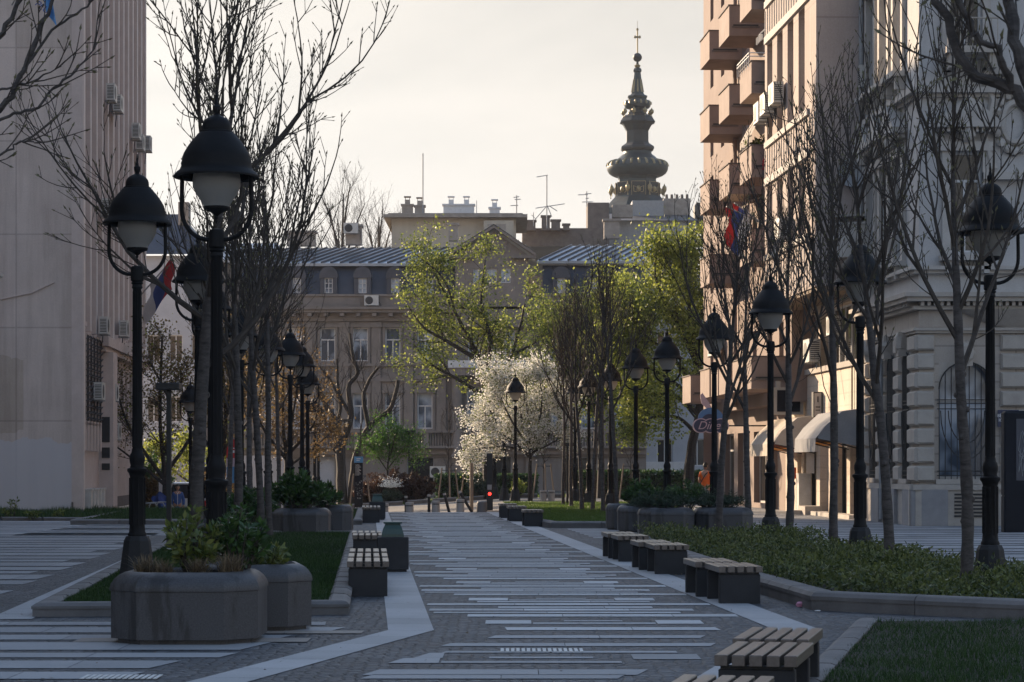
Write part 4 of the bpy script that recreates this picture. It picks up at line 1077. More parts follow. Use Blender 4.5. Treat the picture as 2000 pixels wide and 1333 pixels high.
near_tree((2.9,10.4,0),[
 ([(2.9,10.4,3.2),q(2190,60,10.3),q(2060,-40,10.1),q(1960,-60,10),q(1880,-60,9.9)],.04,.02),
 ([(2.9,10.4,2.9),q(2160,300,10.2),q(2040,250,10),q(1972,172,10),q(1895,140,10),q(1850,40,10),q(1800,-60,10)],.036,.018),
 ([q(2045,252,10),q(1985,100,10),q(1975,0,10.1),q(1968,-90,10.2)],.03,.022),
 ([q(1975,178,10),q(1955,105,9.9),q(1905,75,9.9),q(1880,20,9.9),q(1872,-50,9.9)],.016,.009)],
 'near bare tree whose out-of-focus limbs cross the top right corner',91,6,[(2.95,10.4,-.1),(2.93,10.4,1.5),(2.9,10.4,3.0),(2.9,10.4,4.6)])
near_tree((-5.2,17.5,0),[
 ([(-5.2,17.5,3.0),q(-160,330,17.2),q(0,215,17),q(38,150,17),q(75,70,17),q(110,-30,17)],.03,.012),
 ([(-5.2,17.5,3.3),q(-120,240,17),q(-20,100,17),q(30,20,17),q(60,-60,17)],.03,.012),
 ([q(-120,310,17),q(0,232,17),q(60,215,17),q(115,165,17),q(165,120,17),q(190,85,17)],.014,.005),
 ([q(-100,200,17),q(0,175,17),q(60,160,17),q(120,130,17)],.012,.004),
 ([q(-150,380,17),q(0,305,17),q(40,278,17),q(75,280,17)],.012,.004),
 ([q(40,150,17),q(100,60,17),q(160,20,17),q(200,-30,17)],.012,.006)],
 'near bare tree whose branches reach in from the top left corner',92,7,[(-5.2,17.5,-.1),(-5.2,17.5,2.5),(-5.25,17.5,4.5)])
# ================================================================== BUILDINGS
def win(par,fr,x0,x1,z0,z1,depth,fm='white_paint',gm='dark_glass',fw=.06,mull=(),trans=(),name='window',d_in=.05):
    """glass pane set back in its opening, with a frame (sub-part)"""
    g=MB(); g.fq(fr,[(x0,z0),(x1,z0),(x1,z1),(x0,z1)],-depth+.01); go=g.build(name,gm,par)
    f=MB(); a,b=-depth+.012,-depth+.012+d_in
    f.fb(fr,x0,x0+fw,a,b,z0,z1); f.fb(fr,x1-fw,x1,a,b,z0,z1); f.fb(fr,x0+fw,x1-fw,a,b,z0,z0+fw); f.fb(fr,x0+fw,x1-fw,a,b,z1-fw,z1)
    zt=z1-fw
    for t in trans: f.fb(fr,x0+fw,x1-fw,a,b+.01,t-fw*.5,t+fw*.5)
    top=min(trans) - fw*.5 if trans else z1-fw
    for m in mull: f.fb(fr,m-fw*.45,m+fw*.45,a,b,z0+fw,top)
    fo=f.build('window_frame',fm,None)
    w=wloc(par); 
    for v in fo.data.vertices: v.co-=w
    fo.parent=go
    return go
def ac(pos,u,n,lab,s=1.0,group='air conditioning units',brk=True):
    """outdoor air conditioner; pos = centre of its back, u = horizontal run, n = outward"""
    P=Vector(pos); t=thing('air_conditioner',P,lab,'air conditioner',group); fr=(P,Vector(u),Vector(n))
    w,h,d=.42*s,.29*s,.30*s
    b=MB(); b.fb(fr,-w,w,.06,.06+d,-h,h); b.fb(fr,-w-.008,w+.008,.05,.07+d,h-.0,h+.02); b.build('casing','ac_white',t)
    g=MB(); c0=-.13*s
    vs=[P+fr[1]*(c0+.235*s*math.cos(a))+UP*(.235*s*math.sin(a))+fr[2]*(.065+d) for a in [2*math.pi*i/20 for i in range(20)]]
    g.add(vs,[tuple(range(20))]); g.build('fan_grille','ac_grille',t)
    v=MB()
    for k in range(9):
        z=-h+.06*s+k*(2*h-.1*s)/9
        for sx in (-1,1): v.fb(fr,sx*(w+.003)-.004,sx*(w+.003)+.004,.1,.02+d,z,z+.025*s)
    v.build('side_louvre','ac_grille',t)
    k=MB(); k.fb(fr,-w*.8,-w*.8+.04,0,.08+d,-h-.05,-h-.01); k.fb(fr,w*.8-.04,w*.8,0,.08+d,-h-.05,-h-.01)
    k.fb(fr,-w*.8,w*.8,-.0,.05,-h-.05,-h-.012); k.build('bracket','grey_paint',t)
    p=MB(); o=P+fr[1]*(w+.02)
    p.tube([o+fr[2]*.15-UP*.1,o+fr[1]*.12+fr[2]*.1-UP*.25,o+fr[1]*.1+fr[2]*.04-UP*.8],.018,5); p.build('pipe','cable_black',t)
    return t
def dome(mb,fr,x,z,r,d0,d1,m=0,n=10):
    pts=[(x-r,z)]+[(x+r*math.cos(math.pi-math.pi*i/n),z+r*math.sin(math.pi-math.pi*i/n)) for i in range(1,n)]+[(x+r,z)]
    mb.fprism(fr,[(a,b) for a,b in reversed(pts)],d0,d1,m)

# ---------------------------------------------------------------- LEFT BLOCK
LB=thing('tower_block',(-15.1,79,0),'tall beige tower block with close vertical fins on the left','building')
lf=(Vector((-55,79,0)),Vector((1,0,0)),Vector((0,-1,0)))           # face towards the camera
ls=(Vector((-15.1,79,0)),SD,SN)                                      # street face
HT=26.5; LEN=25.0
m=MB(); m.wall(lf,39.9,0,HT,[],m=0)
m.fb((Vector((-55,79,0)),Vector((1,0,0)),Vector((0,1,0))),0,39.3,8,9,HT-.4,HT+.2)
e=ls[0]+SD*LEN
m.quad(e,e-Vector((40,0,0)),e-Vector((40,0,-HT)),e+UP*HT); m.quad((-55,79,HT),(-15.1,79,HT),(e.x,e.y,HT),(e.x-40,e.y,HT))
m.quad((-55,79,0),(-55,79,HT),(e.x-40,e.y,HT),(e.x-40,e.y,0))
m.build('end_wall','left_tower_wall',LB)
# street wall with tall recessed windows between fins
m=MB(); holes=[]
for i in range(12):
    x=1.9+i*1.85
    for k,(a,b) in enumerate(((3.3,5.6),(8.2,10.2),(11.4,13.4),(14.6,16.6),(17.8,19.8),(21,23))): holes.append((x+.55,x+1.5,a,b))
m.wall(ls,LEN,0,HT,holes,.3); m.build('street_wall','left_fin',LB)
for h in holes:
    g=MB(); g.fq(ls,[(h[0],h[2]),(h[1],h[2]),(h[1],h[3]),(h[0],h[3])],-.28); g.build('window','dark_glass',LB)
m=MB()
m.fb(ls,-.002,.55,0,.38,0,HT); m.fb(ls,.55,1.6,0,.16,6.7,HT); m.fb(ls,.55,1.75,0,.22,0,6.55); m.fb(ls,.55,1.85,0,.3,6.55,6.7); m.fb(ls,.55,1.8,0,.27,3.2,3.32)
m.build('corner_pilaster','left_fin',LB)
m=MB(); m.fb(ls,.1,.42,.38,.405,0,HT); m.build('corner_strip','left_fin_edge',LB)
for i in range(13):
    x=1.9+i*1.85
    m=MB(); m.fb(ls,x,x+.32,0,.17,6.5 if i<6 else 6.9,HT); m.fb(ls,x,x+.32,.17,.20,6.5 if i<6 else 6.9,HT,1); m.build('fin',['left_fin','left_fin_edge'],LB)
for i in range(6):
    x=1.95+i*.95; m=MB(); m.fb(ls,x,x+.3,0,.2,3.2,6.4); m.fb(ls,x-.02,x+.32,0,.22,2.2,3.2); m.fb(ls,x-.02,x+.32,0,.22,3.12,3.25); m.build('low_pier','left_fin',LB)
for i in range(5):
    x=2.25+i*.95; m=MB()
    for k in range(14): m.tube([ls[0]+SD*(x+.05)+SN*.22+UP*(3.3+k*.22),ls[0]+SD*(x+.3)+SN*.34+UP*(3.4+k*.22),ls[0]+SD*(x+.58)+SN*.22+UP*(3.3+k*.22)],.02,4)
    for k in (.15,.42): m.tube([ls[0]+SD*(x+k)+SN*.25+UP*3.25,ls[0]+SD*(x+k)+SN*.25+UP*6.3],.02,4)
    m.build('window_grille','dark_metal',LB)
m=MB(); m.fb(ls,7.2,LEN,0,.45,6.15,6.5); m.fb(ls,7.4,LEN,0,.32,5.95,6.15); m.build('canopy_cornice','left_fin',LB)
m=MB(); m.fb(ls,7.9,9.3,0,.55,0,5.95); m.build('entrance_pier','left_fin',LB)
m=MB(); m.fb(ls,-.05,LEN,0,.6 if 0 else .06,0,.42); m.build('plinth','dark_brick',LB)
for i in range(5):
    x=2.0+i*.95; m=MB(); m.fb(ls,x,x+.62,.02,.42,.15,.78); m.fb(ls,x-.02,x+.64,.02,.45,.78,.84); m.build('base_vent_box','ac_white',LB)
for a,b,c,d in ((8.1,8.9,2.55,3.5),(8.15,8.75,1.95,2.35),(8.2,8.7,1.5,1.75)):
    m=MB(); m.fb((ls[0]+SD*7.9+SN*.0,SN,-SD),0.12,.42,0,.04,c,d); m.build('plaque','dark_metal',LB)
pp=ls[0]
for i,(px,py,lab) in enumerate(((213,183,'weathered air conditioner high on the left block, left of a pair'),(226,204,'dark-sided air conditioner just right of the highest one'),(262,258,'air conditioner on the fins above the near lamp finial, upper left of its cluster'),(270,280,'lower left air conditioner of the cluster above the near lamp'),(284,282,'air conditioner at the far edge of the left block against the sky'),(203,407,'air conditioner on the fins left of the near lamp hood'),(199,637,'air conditioner with dangling cables at the foot of the fins'),(238,643,'air conditioner on the canopy under the fins'),(189,765,'air conditioner over the barred windows, left one'),(217,768,'air conditioner over the barred windows, right one'),(222,843,'lowest air conditioner of the barred windows'))):
    k=(1000-px)/F; off=-15.1+.0617*79+.35
    Y=-off/(k-.0618); s=(Y-79)/.998; P0=ls[0]+SD*s+SN*.22; P0=Vector((P0.x,P0.y,Z(py,P0.y)))
    ac(P0,SD,SN,lab,1.05,'air conditioners on the left block')
# cable and marks on the blank wall
t=tag(MB().build('x','cable_black') if 0 else (lambda mb:(mb.tube([Vector((-19.7,78.98,Z(533,79))),Vector((-19.4,78.8,Z(528,79))),Vector((-19.1,78.86,Z(527,79))),Vector((-18.95,78.98,Z(530,79)))],.05,6),mb.build('cable_stub','cable_black'))[1])(MB()),'short black cable stub sticking out of the blank left wall','cable')
m=MB(); m.tube([Vector((X(0,78.9),78.97,Z(585,79))),Vector((X(60,78.9),78.96,Z(573,79))),Vector((X(105,78.9),78.97,Z(552,79)))],.022,5); tag(m.build('wall_cable','left_fin'),'thin pale cable slanting across the blank left wall','cable')
# sky-blue flag hanging high on the left wall
def text(body,size,mat_,fr_or_matrix,parent,name='lettering',ext=.004,shear=0,align='CENTER'):
    cu=bpy.data.curves.new(name,'FONT'); cu.body=body; cu.size=size; cu.extrude=ext; cu.align_x=align; cu.align_y='CENTER'; cu.shear=shear
    to=bpy.data.objects.new(name,cu); COL.objects.link(to)
    dg=bpy.context.evaluated_depsgraph_get(); me=bpy.data.meshes.new_from_object(to.evaluated_get(dg)); bpy.data.objects.remove(to)
    me.materials.clear(); me.materials.append(MATS[mat_]); me.transform(fr_or_matrix)
    o=bpy.data.objects.new(name,me); COL.objects.link(o)
    if parent is not None:
        w=wloc(parent); me.transform(Matrix.Translation(-w)); o.parent=parent
    return o
def facing(o,u,up,n):
    M=Matrix.Identity(4)
    for i,v in enumerate((u,up,n)):
        for j in range(3): M[j][i]=v[j]
    for j in range(3): M[j][3]=o[j]
    return M
Yf=77.2; fx=X(95,Yf)
t=thing('flag',(fx,Yf,Z(20,Yf)),'sky-blue flag with dark lettering high up before the left block','flag')
m=MB(); m.tube([(fx-1.6,78.9,Z(-10,Yf)),(fx-.6,Yf,Z(-55,Yf))],.03,6); m.build('flag_pole','grey_paint',t)
def cloth(fn,nu,nv):
    vs=[fn(i/nu,j/nv) for j in range(nv+1) for i in range(nu+1)]; w=nu+1
    return vs,[(j*w+i,j*w+i+1,(j+1)*w+i+1,(j+1)*w+i) for j in range(nv) for i in range(nu)]
m=MB(); vs,fs=cloth(lambda a,b:(X(72+a*22+b*18,Yf),Yf+.12*math.sin(a*9+b*3),Z(-55+b*(80 if a<.2 else 80+a*28),Yf)),8,6); m.add(vs,fs,0,True); m.build('flag_cloth','flag_sky',t)
text('PEU',.30,'flag_blue',facing(Vector((X(84,Yf),Yf-.16,Z(16,Yf))),Vector((.8,0,-.6)),Vector((.6,0,.8)),Vector((0,-1,0))),t,shear=.2)

# ---------------------------------------------------------------- NEAR LEFT BUILDING (mostly out of frame)
NB=thing('corner_building',(-13.2,57,0),'edge of a nearer building with a projecting cornice at the left border','building')
ns=(Vector((-11.0,20,0)),SD,SN)
m=MB(); a=Vector((-13.25,56.5,0)); b=Vector((-11.0,20,0)); c=Vector((-45,56.5,0)); d=Vector((-45,20,0)); hh=19.5
for p,q_ in ((b,a),(a,c),(c,d),(d,b)): m.quad(p,q_,q_+UP*hh,p+UP*hh)
m.quad(a+UP*hh,b+UP*hh,d+UP*hh,c+UP*hh); m.build('wall','stone_wall',NB)
cf=(a,(b-a).normalized(),Vector((.998,.06,0)))
m=MB()
for k,(d1,z0,z1) in enumerate(((.35,6.0,6.12),(.45,6.12,6.22),(.6,6.22,6.34),(.68,6.34,6.42))): m.fb(cf,-.6,20,-.5,d1,z0,z1)
m.build('cornice','stone_trim',NB)
m=MB(); m.fb(cf,-.3,3,-.3,.5,14.6,14.8); m.fb(cf,-.3,3,-.3,.5,13.2,13.4)
for k in range(6): m.lathe([(.05,13.4),(.12,13.7),(.07,14.2),(.09,14.6)],8,c=(a.x+.3,a.y-.2-k*.45,0))
m.build('balcony_balustrade','stone_trim',NB)
m=MB(); m.fb(cf,-.12,.5,-.2,.08,7.3,8.4); m.build('blue_box','pale_blue_wall',NB)

# ---------------------------------------------------------------- FAR PALACE-LIKE BUILDING
FY=150.0; fx0=X(470,FY); g0=-.6
ff=(Vector((fx0,FY,0)),Vector((1,0,0)),Vector((0,-1,0)))
def fxp(px): return X(px,FY)-fx0
def zf(py): return Z(py,FY)
FW=fxp(1262)
FB=thing('palace_building',(fx0,FY,g0),'long brown stone building with metal roof, mansard and central pediment across the far end','building')
wc3=[530,575,640,704,767,830,1092,1150,1208]; ww=15
holes=[]; H3=(zf(706),zf(640)); H2=(zf(838),zf(768)); 
ctr=[925,961,997]
for px in wc3:
    holes.append((fxp(px-ww),fxp(px+ww),*H3)); holes.append((fxp(px-ww),fxp(px+ww),*H2))
for px in ctr:
    holes.append((fxp(px-11),fxp(px+11),zf(722),zf(645))); holes.append((fxp(px-13),fxp(px+13),zf(850),zf(755)))
ghole=[(fxp(535),fxp(558),zf(965),zf(892)),(fxp(620),fxp(655),zf(965),zf(890)),(fxp(795),fxp(848),zf(962),zf(893)),(fxp(1100),fxp(1150),zf(962),zf(893)),(fxp(955),fxp(1000),zf(965),zf(888))]
m=MB(); m.wall(ff,FW,g0-1,zf(600),holes+ghole,.35); m.build('facade_wall','far_wall',FB)
m=MB(); D=16
for x in (0,FW): 
    o=ff[0]+Vector((x,0,0)); m.quad(o+UP*(g0-1),o+UP*(g0-1)+Vector((0,D,0)),o+Vector((0,D,0))+UP*zf(600),o+UP*zf(600))
m.build('side_wall','far_wall',FB)
for h in holes:
    mid=(h[0]+h[1])/2; tr=h[2]+(h[3]-h[2])*.64
    win(FB,ff,*h,.32,'white_paint','curtain_sky_glass',.085,(mid,),(tr,))
for i,h in enumerate(ghole):
    win(FB,ff,*h,.3,'grey_paint','dark_glass' if i>1 else 'pale_blue_wall',.08,(),(),'shopfront')
# sills, surrounds, pilasters
for h in holes:
    m=MB(); m.fb(ff,h[0]-.15,h[1]+.15,0,.18,h[2]-.12,h[2]); m.fb(ff,h[0]-.14,h[0],0,.08,h[2],h[3]); m.fb(ff,h[1],h[1]+.14,0,.08,h[2],h[3]); m.fb(ff,h[0]-.2,h[1]+.2,0,.12,h[3],h[3]+.2)
    if h[2]<zf(760) and h[3]-h[2]<2.6:
        mid=(h[0]+h[1])/2; zt=h[3]+.75; m.fb(ff,h[0]-.18,h[1]+.18,0,.06,h[3]+.2,zt)
        m.fprism(ff,[(h[0]-.4,zt),(h[1]+.4,zt),(h[1]+.4,zt+.12),(mid,zt+.62),(h[0]-.4,zt+.12)],0,.22)
    m.build('window_surround','far_trim',FB)
pil=[500,552,608,672,735,798,862,1060,1122,1180,1238]
for px in pil:
    m=MB(); m.fb(ff,fxp(px-9),fxp(px+9),0,.14,zf(838),zf(632)); m.fb(ff,fxp(px-11),fxp(px+11),0,.2,zf(640),zf(630)); m.fb(ff,fxp(px-11),fxp(px+11),0,.2,zf(842),zf(832)); m.build('pilaster','far_trim',FB)
def course(name,z0,z1,d,mat_='far_trim',x0=0,x1=None):
    m=MB(); m.fb(ff,x0,x1 if x1 else FW,0,d,z0,z1); m.build(name,mat_,FB)
m=MB()
for a,b,d in ((628,620,.22),(620,612,.3),(612,606,.75),(606,601,.9)): m.fb(ff,-.2,FW+.2,0,d,zf(a),zf(b))
x=.2
while x<FW: m.fb(ff,x,x+.28,.3,.7,zf(619),zf(612.5)); x+=1.05
m.build('main_cornice','far_trim',FB)
m=MB(); m.fb(ff,0,FW,-.3,-.05,zf(601),zf(579)); m.fb(ff,0,FW,-.3,.05,zf(579),zf(575)); m.build('attic_wall','far_trim',FB)
course('string_course',zf(716),zf(710),.2); course('string_course',zf(884),zf(874),.35)
course('string_course',zf(893),zf(888),.15)
# balustrade
m=MB(); m.fb(ff,0,FW,.35,.75,zf(846),zf(841)); m.fb(ff,0,FW,.35,.75,zf(876),zf(871))
px=478
while px<1262:
    if int((px-478)/5.3)%13 in (0,1): m.fb(ff,fxp(px),fxp(px+5.3),.38,.72,zf(871),zf(846))
    else:
        c=ff[0]+Vector((fxp(px+2.6),-.55,0)); m.lathe([(.04,zf(871)),(.075,zf(864)),(.035,zf(853)),(.05,zf(846))],6,c=c)
    px+=5.3
m.fb(ff,0,FW,0,.36,zf(888),zf(876)); m.build('balustrade','far_trim',FB)
# centre bay entrance hood, columns
m=MB()
for px in (893,1036): m.fb(ff,fxp(px-9),fxp(px+9),0,.4,g0-1,zf(884))
m.lathe([(.4,zf(735)),(.34,zf(730)),(.3,zf(885)),(.42,zf(892))],12,c=tuple(ff[0]+Vector((fxp(893),-.5,0)))); m.lathe([(.4,zf(735)),(.34,zf(730)),(.3,zf(885)),(.42,zf(892))],12,c=tuple(ff[0]+Vector((fxp(1036),-.5,0))))
m.fb(ff,fxp(878),fxp(1052),0,1.1,zf(735),zf(720)); m.build('entrance_columns','far_trim',FB)
m=MB(); m.fb(ff,fxp(876),fxp(1054),0,1.2,zf(720),zf(706)); m.build('balcony_flashing','white_paint',FB)
# mansard with dormers
msl=1.1
def slope(mb,x0,x1,za,zb,da,db,m_=0):
    o,u,n=ff; mb.add([o+u*x0+n*da+UP*za,o+u*x1+n*da+UP*za,o+u*x1+n*db+UP*zb,o+u*x0+n*db+UP*zb],[(0,1,2,3)],m_)
m=MB(); xs=[0,fxp(890)]; xs2=[fxp(1060),FW]
for a,b in (xs,xs2):
    slope(m,a,b,zf(575),zf(516),-.1,-msl)
    x=a+.3
    while x<b: 
        o,u,n=ff; m.add([o+u*(x-.03)+n*(-.07)+UP*zf(575),o+u*(x+.03)+n*(-.07)+UP*zf(575),o+u*(x+.03)+n*(-msl+.03)+UP*zf(516),o+u*(x-.03)+n*(-msl+.03)+UP*zf(516)],[(0,1,2,3)]); x+=.75
for x in (0,FW): m.add([ff[0]+Vector((x,.1,zf(575))),ff[0]+Vector((x,D,zf(575))),ff[0]+Vector((x,D,zf(516))),ff[0]+Vector((x,msl,zf(516)))],[(0,1,2,3)])
m.build('mansard','slate',FB)
for px in (522,580,642,708,772,838,1096,1160,1222):
    m=MB(); x=fxp(px); m.fb(ff,x-.55,x-.27,-1.0,.08,zf(575),zf(539)); m.fb(ff,x+.27,x+.55,-1.0,.08,zf(575),zf(539)); m.fb(ff,x-.27,x+.27,-1.0,.0,zf(575),zf(573)); m.fb(ff,x-.6,x+.6,-1.0,.14,zf(543.5),zf(539)); dome(m,ff,x,zf(539),.6,-1.0,.14)
    d_=m.build('dormer','slate',FB)
    g=MB(); g.fq(ff,[(x-.27,zf(573)),(x+.27,zf(573)),(x+.27,zf(543)),(x-.27,zf(543))],-.06); go=g.build('dormer_glass','curtain_sky_glass',None)
    f=MB()
    for a in (-.27,-.03,.21): f.fb(ff,x+a,x+a+.06,-.05,-.01,zf(573),zf(543))
    for k in range(4): f.fb(ff,x-.27,x+.27,-.05,-.01,zf(573-k*9.6)-.02,zf(573-k*9.6)+.03)
    fo=f.build('dormer_frame','white_paint',None); w=wloc(FB)
    for q_ in (go,fo):
        for v in q_.data.vertices: v.co-=w
        q_.parent=d_
# roof of standing-seam metal
def roof(name,x0,x1,ze,zr,de,dr,step=.62,lean=0):
    m=MB(); o,u,n=ff
    m.add([o+u*x0+n*de+UP*ze,o+u*x1+n*de+UP*ze,o+u*(x1+lean)+n*dr+UP*zr,o+u*(x0+lean)+n*dr+UP*zr],[(0,1,2,3)])
    x=x0+.2
    while x<x1:
        a=o+u*x+n*de+UP*(ze+.01); b=o+u*min(x+lean,x1+lean)+n*dr+UP*(zr+.01)
        m.add([a-u*.035,a+u*.035,b+u*.035,b-u*.035,a-u*.035+UP*.12,a+u*.035+UP*.12,b+u*.035+UP*.12,b-u*.035+UP*.12],[(4,5,6,7),(0,4,7,3),(1,2,6,5),(0,1,5,4)],1); x+=step
    m.fb(ff,x0,x1,de-.12,de+.14,ze-.18,ze+.0)
    return m.build(name,['metal_roof','slate'],FB)
roof('metal_roof',-.6,fxp(905),zf(513),zf(463),-.75,-8,lean=2.3); roof('metal_roof',fxp(1048),FW+.4,zf(508),zf(458),-.75,-8,lean=2.3)
m=MB(); m.add([ff[0]+Vector((-.6,8,zf(463))),ff[0]+Vector((FW,8,zf(458))),ff[0]+Vector((FW,D,zf(500))),ff[0]+Vector((-.6,D,zf(500)))],[(0,1,2,3)]); m.build('rear_roof','metal_roof',FB)
# pediment bay: projects 0.9 m
pf=(ff[0]-Vector((0,.9,0)),ff[1],ff[2]); a,b,c=fxp(890),fxp(1032),fxp(965)
wh=[(fxp(px-9),fxp(px+9),zf(555),zf(527)) for px in (934,961,988)]
m=MB(); pf0=(pf[0]+Vector((a,0,0)),pf[1],pf[2]); m.wall(pf0,b-a,zf(640),zf(502),[(h[0]-a,h[1]-a,h[2],h[3]) for h in wh],.2)
m.fprism(pf,[(a,zf(502)),(b,zf(502)),(c,zf(455))],-.15,0)
for x in (a,b): m.quad(pf[0]+Vector((x,0,zf(640))),pf[0]+Vector((x,2.5,zf(640))),pf[0]+Vector((x,2.5,zf(502))),pf[0]+Vector((x,0,zf(502))))
m.build('pediment_wall','cream_wall' if 0 else 'far_trim',FB)
for h in wh: win(FB,pf,*h,.18,'white_paint','curtain_sky_glass',.05,((h[0]+h[1])/2,),())
m=MB()
for s,x0,x1,z0,z1 in ((1,a-.5,c,zf(505),zf(450)),(-1,b+.5,c,zf(505),zf(450))):
    o,u,n=pf; p=o+u*x0+UP*z0; q_=o+u*x1+UP*z1; th=UP*.2; vs=[p,q_,q_+th,p+th]; m.add([v+n*.45 for v in vs]+[v-n*.1 for v in vs],[(0,1,2,3),(7,6,5,4),(0,4,5,1),(3,2,6,7),(0,3,7,4),(1,5,6,2)])
m.fb(pf,a-.5,a+1.1,0,.4,zf(508),zf(502)); m.fb(pf,b-1.1,b+.5,0,.4,zf(508),zf(502)); m.build('pediment_cornice','far_trim',FB)
m=MB(); 
for k in range(9): 
    for j in range(2): m.blob((pf[0].x+fxp(938+k*6.2),pf[0].y-.02,zf(478+j*9)),(.16,.06,.2),6,4,jit=.2)
m.fb(pf,fxp(930),fxp(996),0,.05,zf(496),zf(492)); m.build('pediment_relief','far_trim',FB)
m=MB(); o=pf[0]; ap=o+Vector((c,-.3,zf(450)+.28))
for s,x in ((-1,a-.5),(1,b+.5)):
    e=o+Vector((x,-.3,zf(505)+.28)); f2=e+Vector((0,7.5,0)); r2=ap+Vector((0,9.5,0)); m.quad(e,ap,r2,f2)
    for k in range(1,12):
        p=e.lerp(ap,k/12); q_=f2.lerp(r2,k/12); m.add([p+Vector((-.03,0,.01)),p+Vector((.03,0,.01)),q_+Vector((.03,0,.01)),q_+Vector((-.03,0,.01)),p+UP*.08,q_+UP*.08],[(0,1,4),(0,4,5,3),(1,2,5,4)])
m.build('pediment_roof','metal_roof',FB)
def chimney(px0,px1,py0,py1,dd,mat_,par,cap=True,pots=0,name='chimney',FYv=None):
    Yv=FY+dd if FYv is None else FYv; x0,x1=X(px0,Yv),X(px1,Yv); z1=Z(py0,Yv); z0=Z(py1,Yv)
    m=MB(); m.box(x0,x1,Yv,Yv+.9,z0,z1)
    if cap: m.box(x0-.1,x1+.1,Yv-.1,Yv+1.0,z1,z1+.15)
    for k in range(pots):
        cx=x0+(x1-x0)*(k+.5)/pots; m.box(cx-.22,cx+.22,Yv+.2,Yv+.64,z1+.15,z1+.55); m.box(cx-.3,cx+.3,Yv+.12,Yv+.72,z1+.75,z1+.85)
        for a_ in (-.2,.16):
            for b_ in (.22,.58): m.box(cx+a_,cx+a_+.04,Yv+b_,Yv+b_+.04,z1+.55,z1+.75)
    return m.build(name,mat_,par)
chimney(675,706,443,478,5,'chimney_render',FB); chimney(560,615,455,480,6,'chimney_render',FB); chimney(876,894,440,470,6.5,'chimney_render',FB); chimney(1180,1210,432,466,6,'chimney_render',FB)
ac((X(686,154.9),154.9,Z(447,154.9)),(1,0,0),(0,-1,0),'air conditioner mounted on the rooftop chimney',1.15,'air conditioners on the far building')
ac((X(726,149.9),149.95,Z(588,150)),(1,0,0),(0,-1,0),'air conditioner under the mansard of the far building',1.1,'air conditioners on the far building')
ac((X(855,149.9),149.95,Z(922,150)),(1,0,0),(0,-1,0),'air conditioner with a blue label low beside the dark archway',1.2,'air conditioners on the far building')
# left wing further back, behind trees
WB=thing('grey_wing',(X(400,158),158,-1),'grey building with a small metal roof behind the trees on the left','building')
wf=(Vector((X(395,158),158,0)),Vector((1,0,0)),Vector((0,-1,0))); W_=X(560,158)-X(395,158); m=MB()
hs=[(.6+i*1.7,1.5+i*1.7,z,z+1.7) for i in range(3) for z in (2.8,6.6,10.2)]
m.wall(wf,W_,-2,Z(508,158),hs,.25); m.build('wall','far_wall',WB)
for h in hs: win(WB,wf,*h,.22,'white_paint','curtain_sky_glass',.07,((h[0]+h[1])/2,),(h[3]-.6,))
m=MB(); m.add([wf[0]+Vector((-.4,-.4,Z(508,158))),wf[0]+Vector((W_+.4,-.4,Z(508,158))),wf[0]+Vector((W_*.8,5,Z(462,158))),wf[0]+Vector((W_*.25,5,Z(462,158)))],[(0,1,2,3)]); m.fb(wf,-.4,W_+.4,0,.5,Z(514,158),Z(508,158)); m.build('roof','metal_roof',WB)
# pale house with blue slate roof at far left
PH=thing('pale_house',(X(300,135),135,-1),'pale house with steep blue slate roof between the near lamps','building')
hf=(Vector((X(270,135),135,0)),Vector((1,0,0)),Vector((0,-1,0))); W_=X(398,135)-X(270,135); m=MB()
hs=[(.5+i*1.3,1.3+i*1.3,z,z+1.5) for i in range(3) for z in (.8,4.2,7.8)]
m.wall(hf,W_,-2,Z(500,135),hs,.2); m.build('wall','pale_blue_wall',PH)
for h in hs: win(PH,hf,*h,.18,'white_paint','dark_glass',.06,((h[0]+h[1])/2,),())
m=MB(); z0,z1=Z(498,135),Z(408,135); b0=hf[0]
m.add([b0+Vector((-.3,-.4,z0)),b0+Vector((W_+.3,-.4,z0)),b0+Vector((W_*.55,3,z1)),b0+Vector((W_*.2,3,z1)),b0+Vector((W_+.3,7,z0))],[(0,1,2,3),(1,4,2)]); m.build('roof','slate',PH)
m=MB(); m.box(X(348,137),X(368,137),137,138,Z(440,137),Z(395,137)); m.build('chimney','chimney_render',PH)
# wall closing the view behind the cars on the left
m=MB(); m.box(-32,-12.5,127,127.6,-1.6,2.2); tag(m.build('garden_wall','pale_blue_wall'),'grey wall behind the van on the far left','wall')

# ---------------------------------------------------------------- ROOFTOPS BEHIND
CB=thing('cream_building',(X(760,200),200,0),'cream rooftop building with flat overhanging roof and chimneys behind the metal roof','building')
def bxs(par,name,px0,px1,py0,py1,Y,D,mat_,z0=None):
    m=MB(); m.box(X(px0,Y),X(px1,Y),Y,Y+D,Z(py1,Y) if z0 is None else z0,Z(py0,Y)); return m.build(name,mat_,par)
bxs(CB,'wall',765,1008,427,0,200,12,'cream_wall',-2); bxs(CB,'side_wing',945,1003,431,0,199.2,.8,'cream_wall',-2)
m=MB(); m.box(X(752,200)-.1,X(1030,200),199,213,Z(427,200),Z(421,200)); m.box(X(752,200)+.3,X(1030,200)-.4,199.4,212.6,Z(421,200),Z(418,200)); m.build('roof','chimney_render',CB)
for a,b,c,p in ((785,806,402,1),(810,829,404,1),(866,926,402,2),(956,976,408,1)): chimney(a,b,c,422,0,'white_paint' if a>850 else 'chimney_render',CB,True,p,FYv=202)
bxs(CB,'roof_turret',952,988,438,470,196,2,'chimney_render')
DB=thing('dark_rooftops',(X(1080,215),215,0),'row of dark low rooftops with squat chimneys left of the church spire','building')
bxs(DB,'wall',1020,1180,446,0,215,10,'dark_brick',-2)
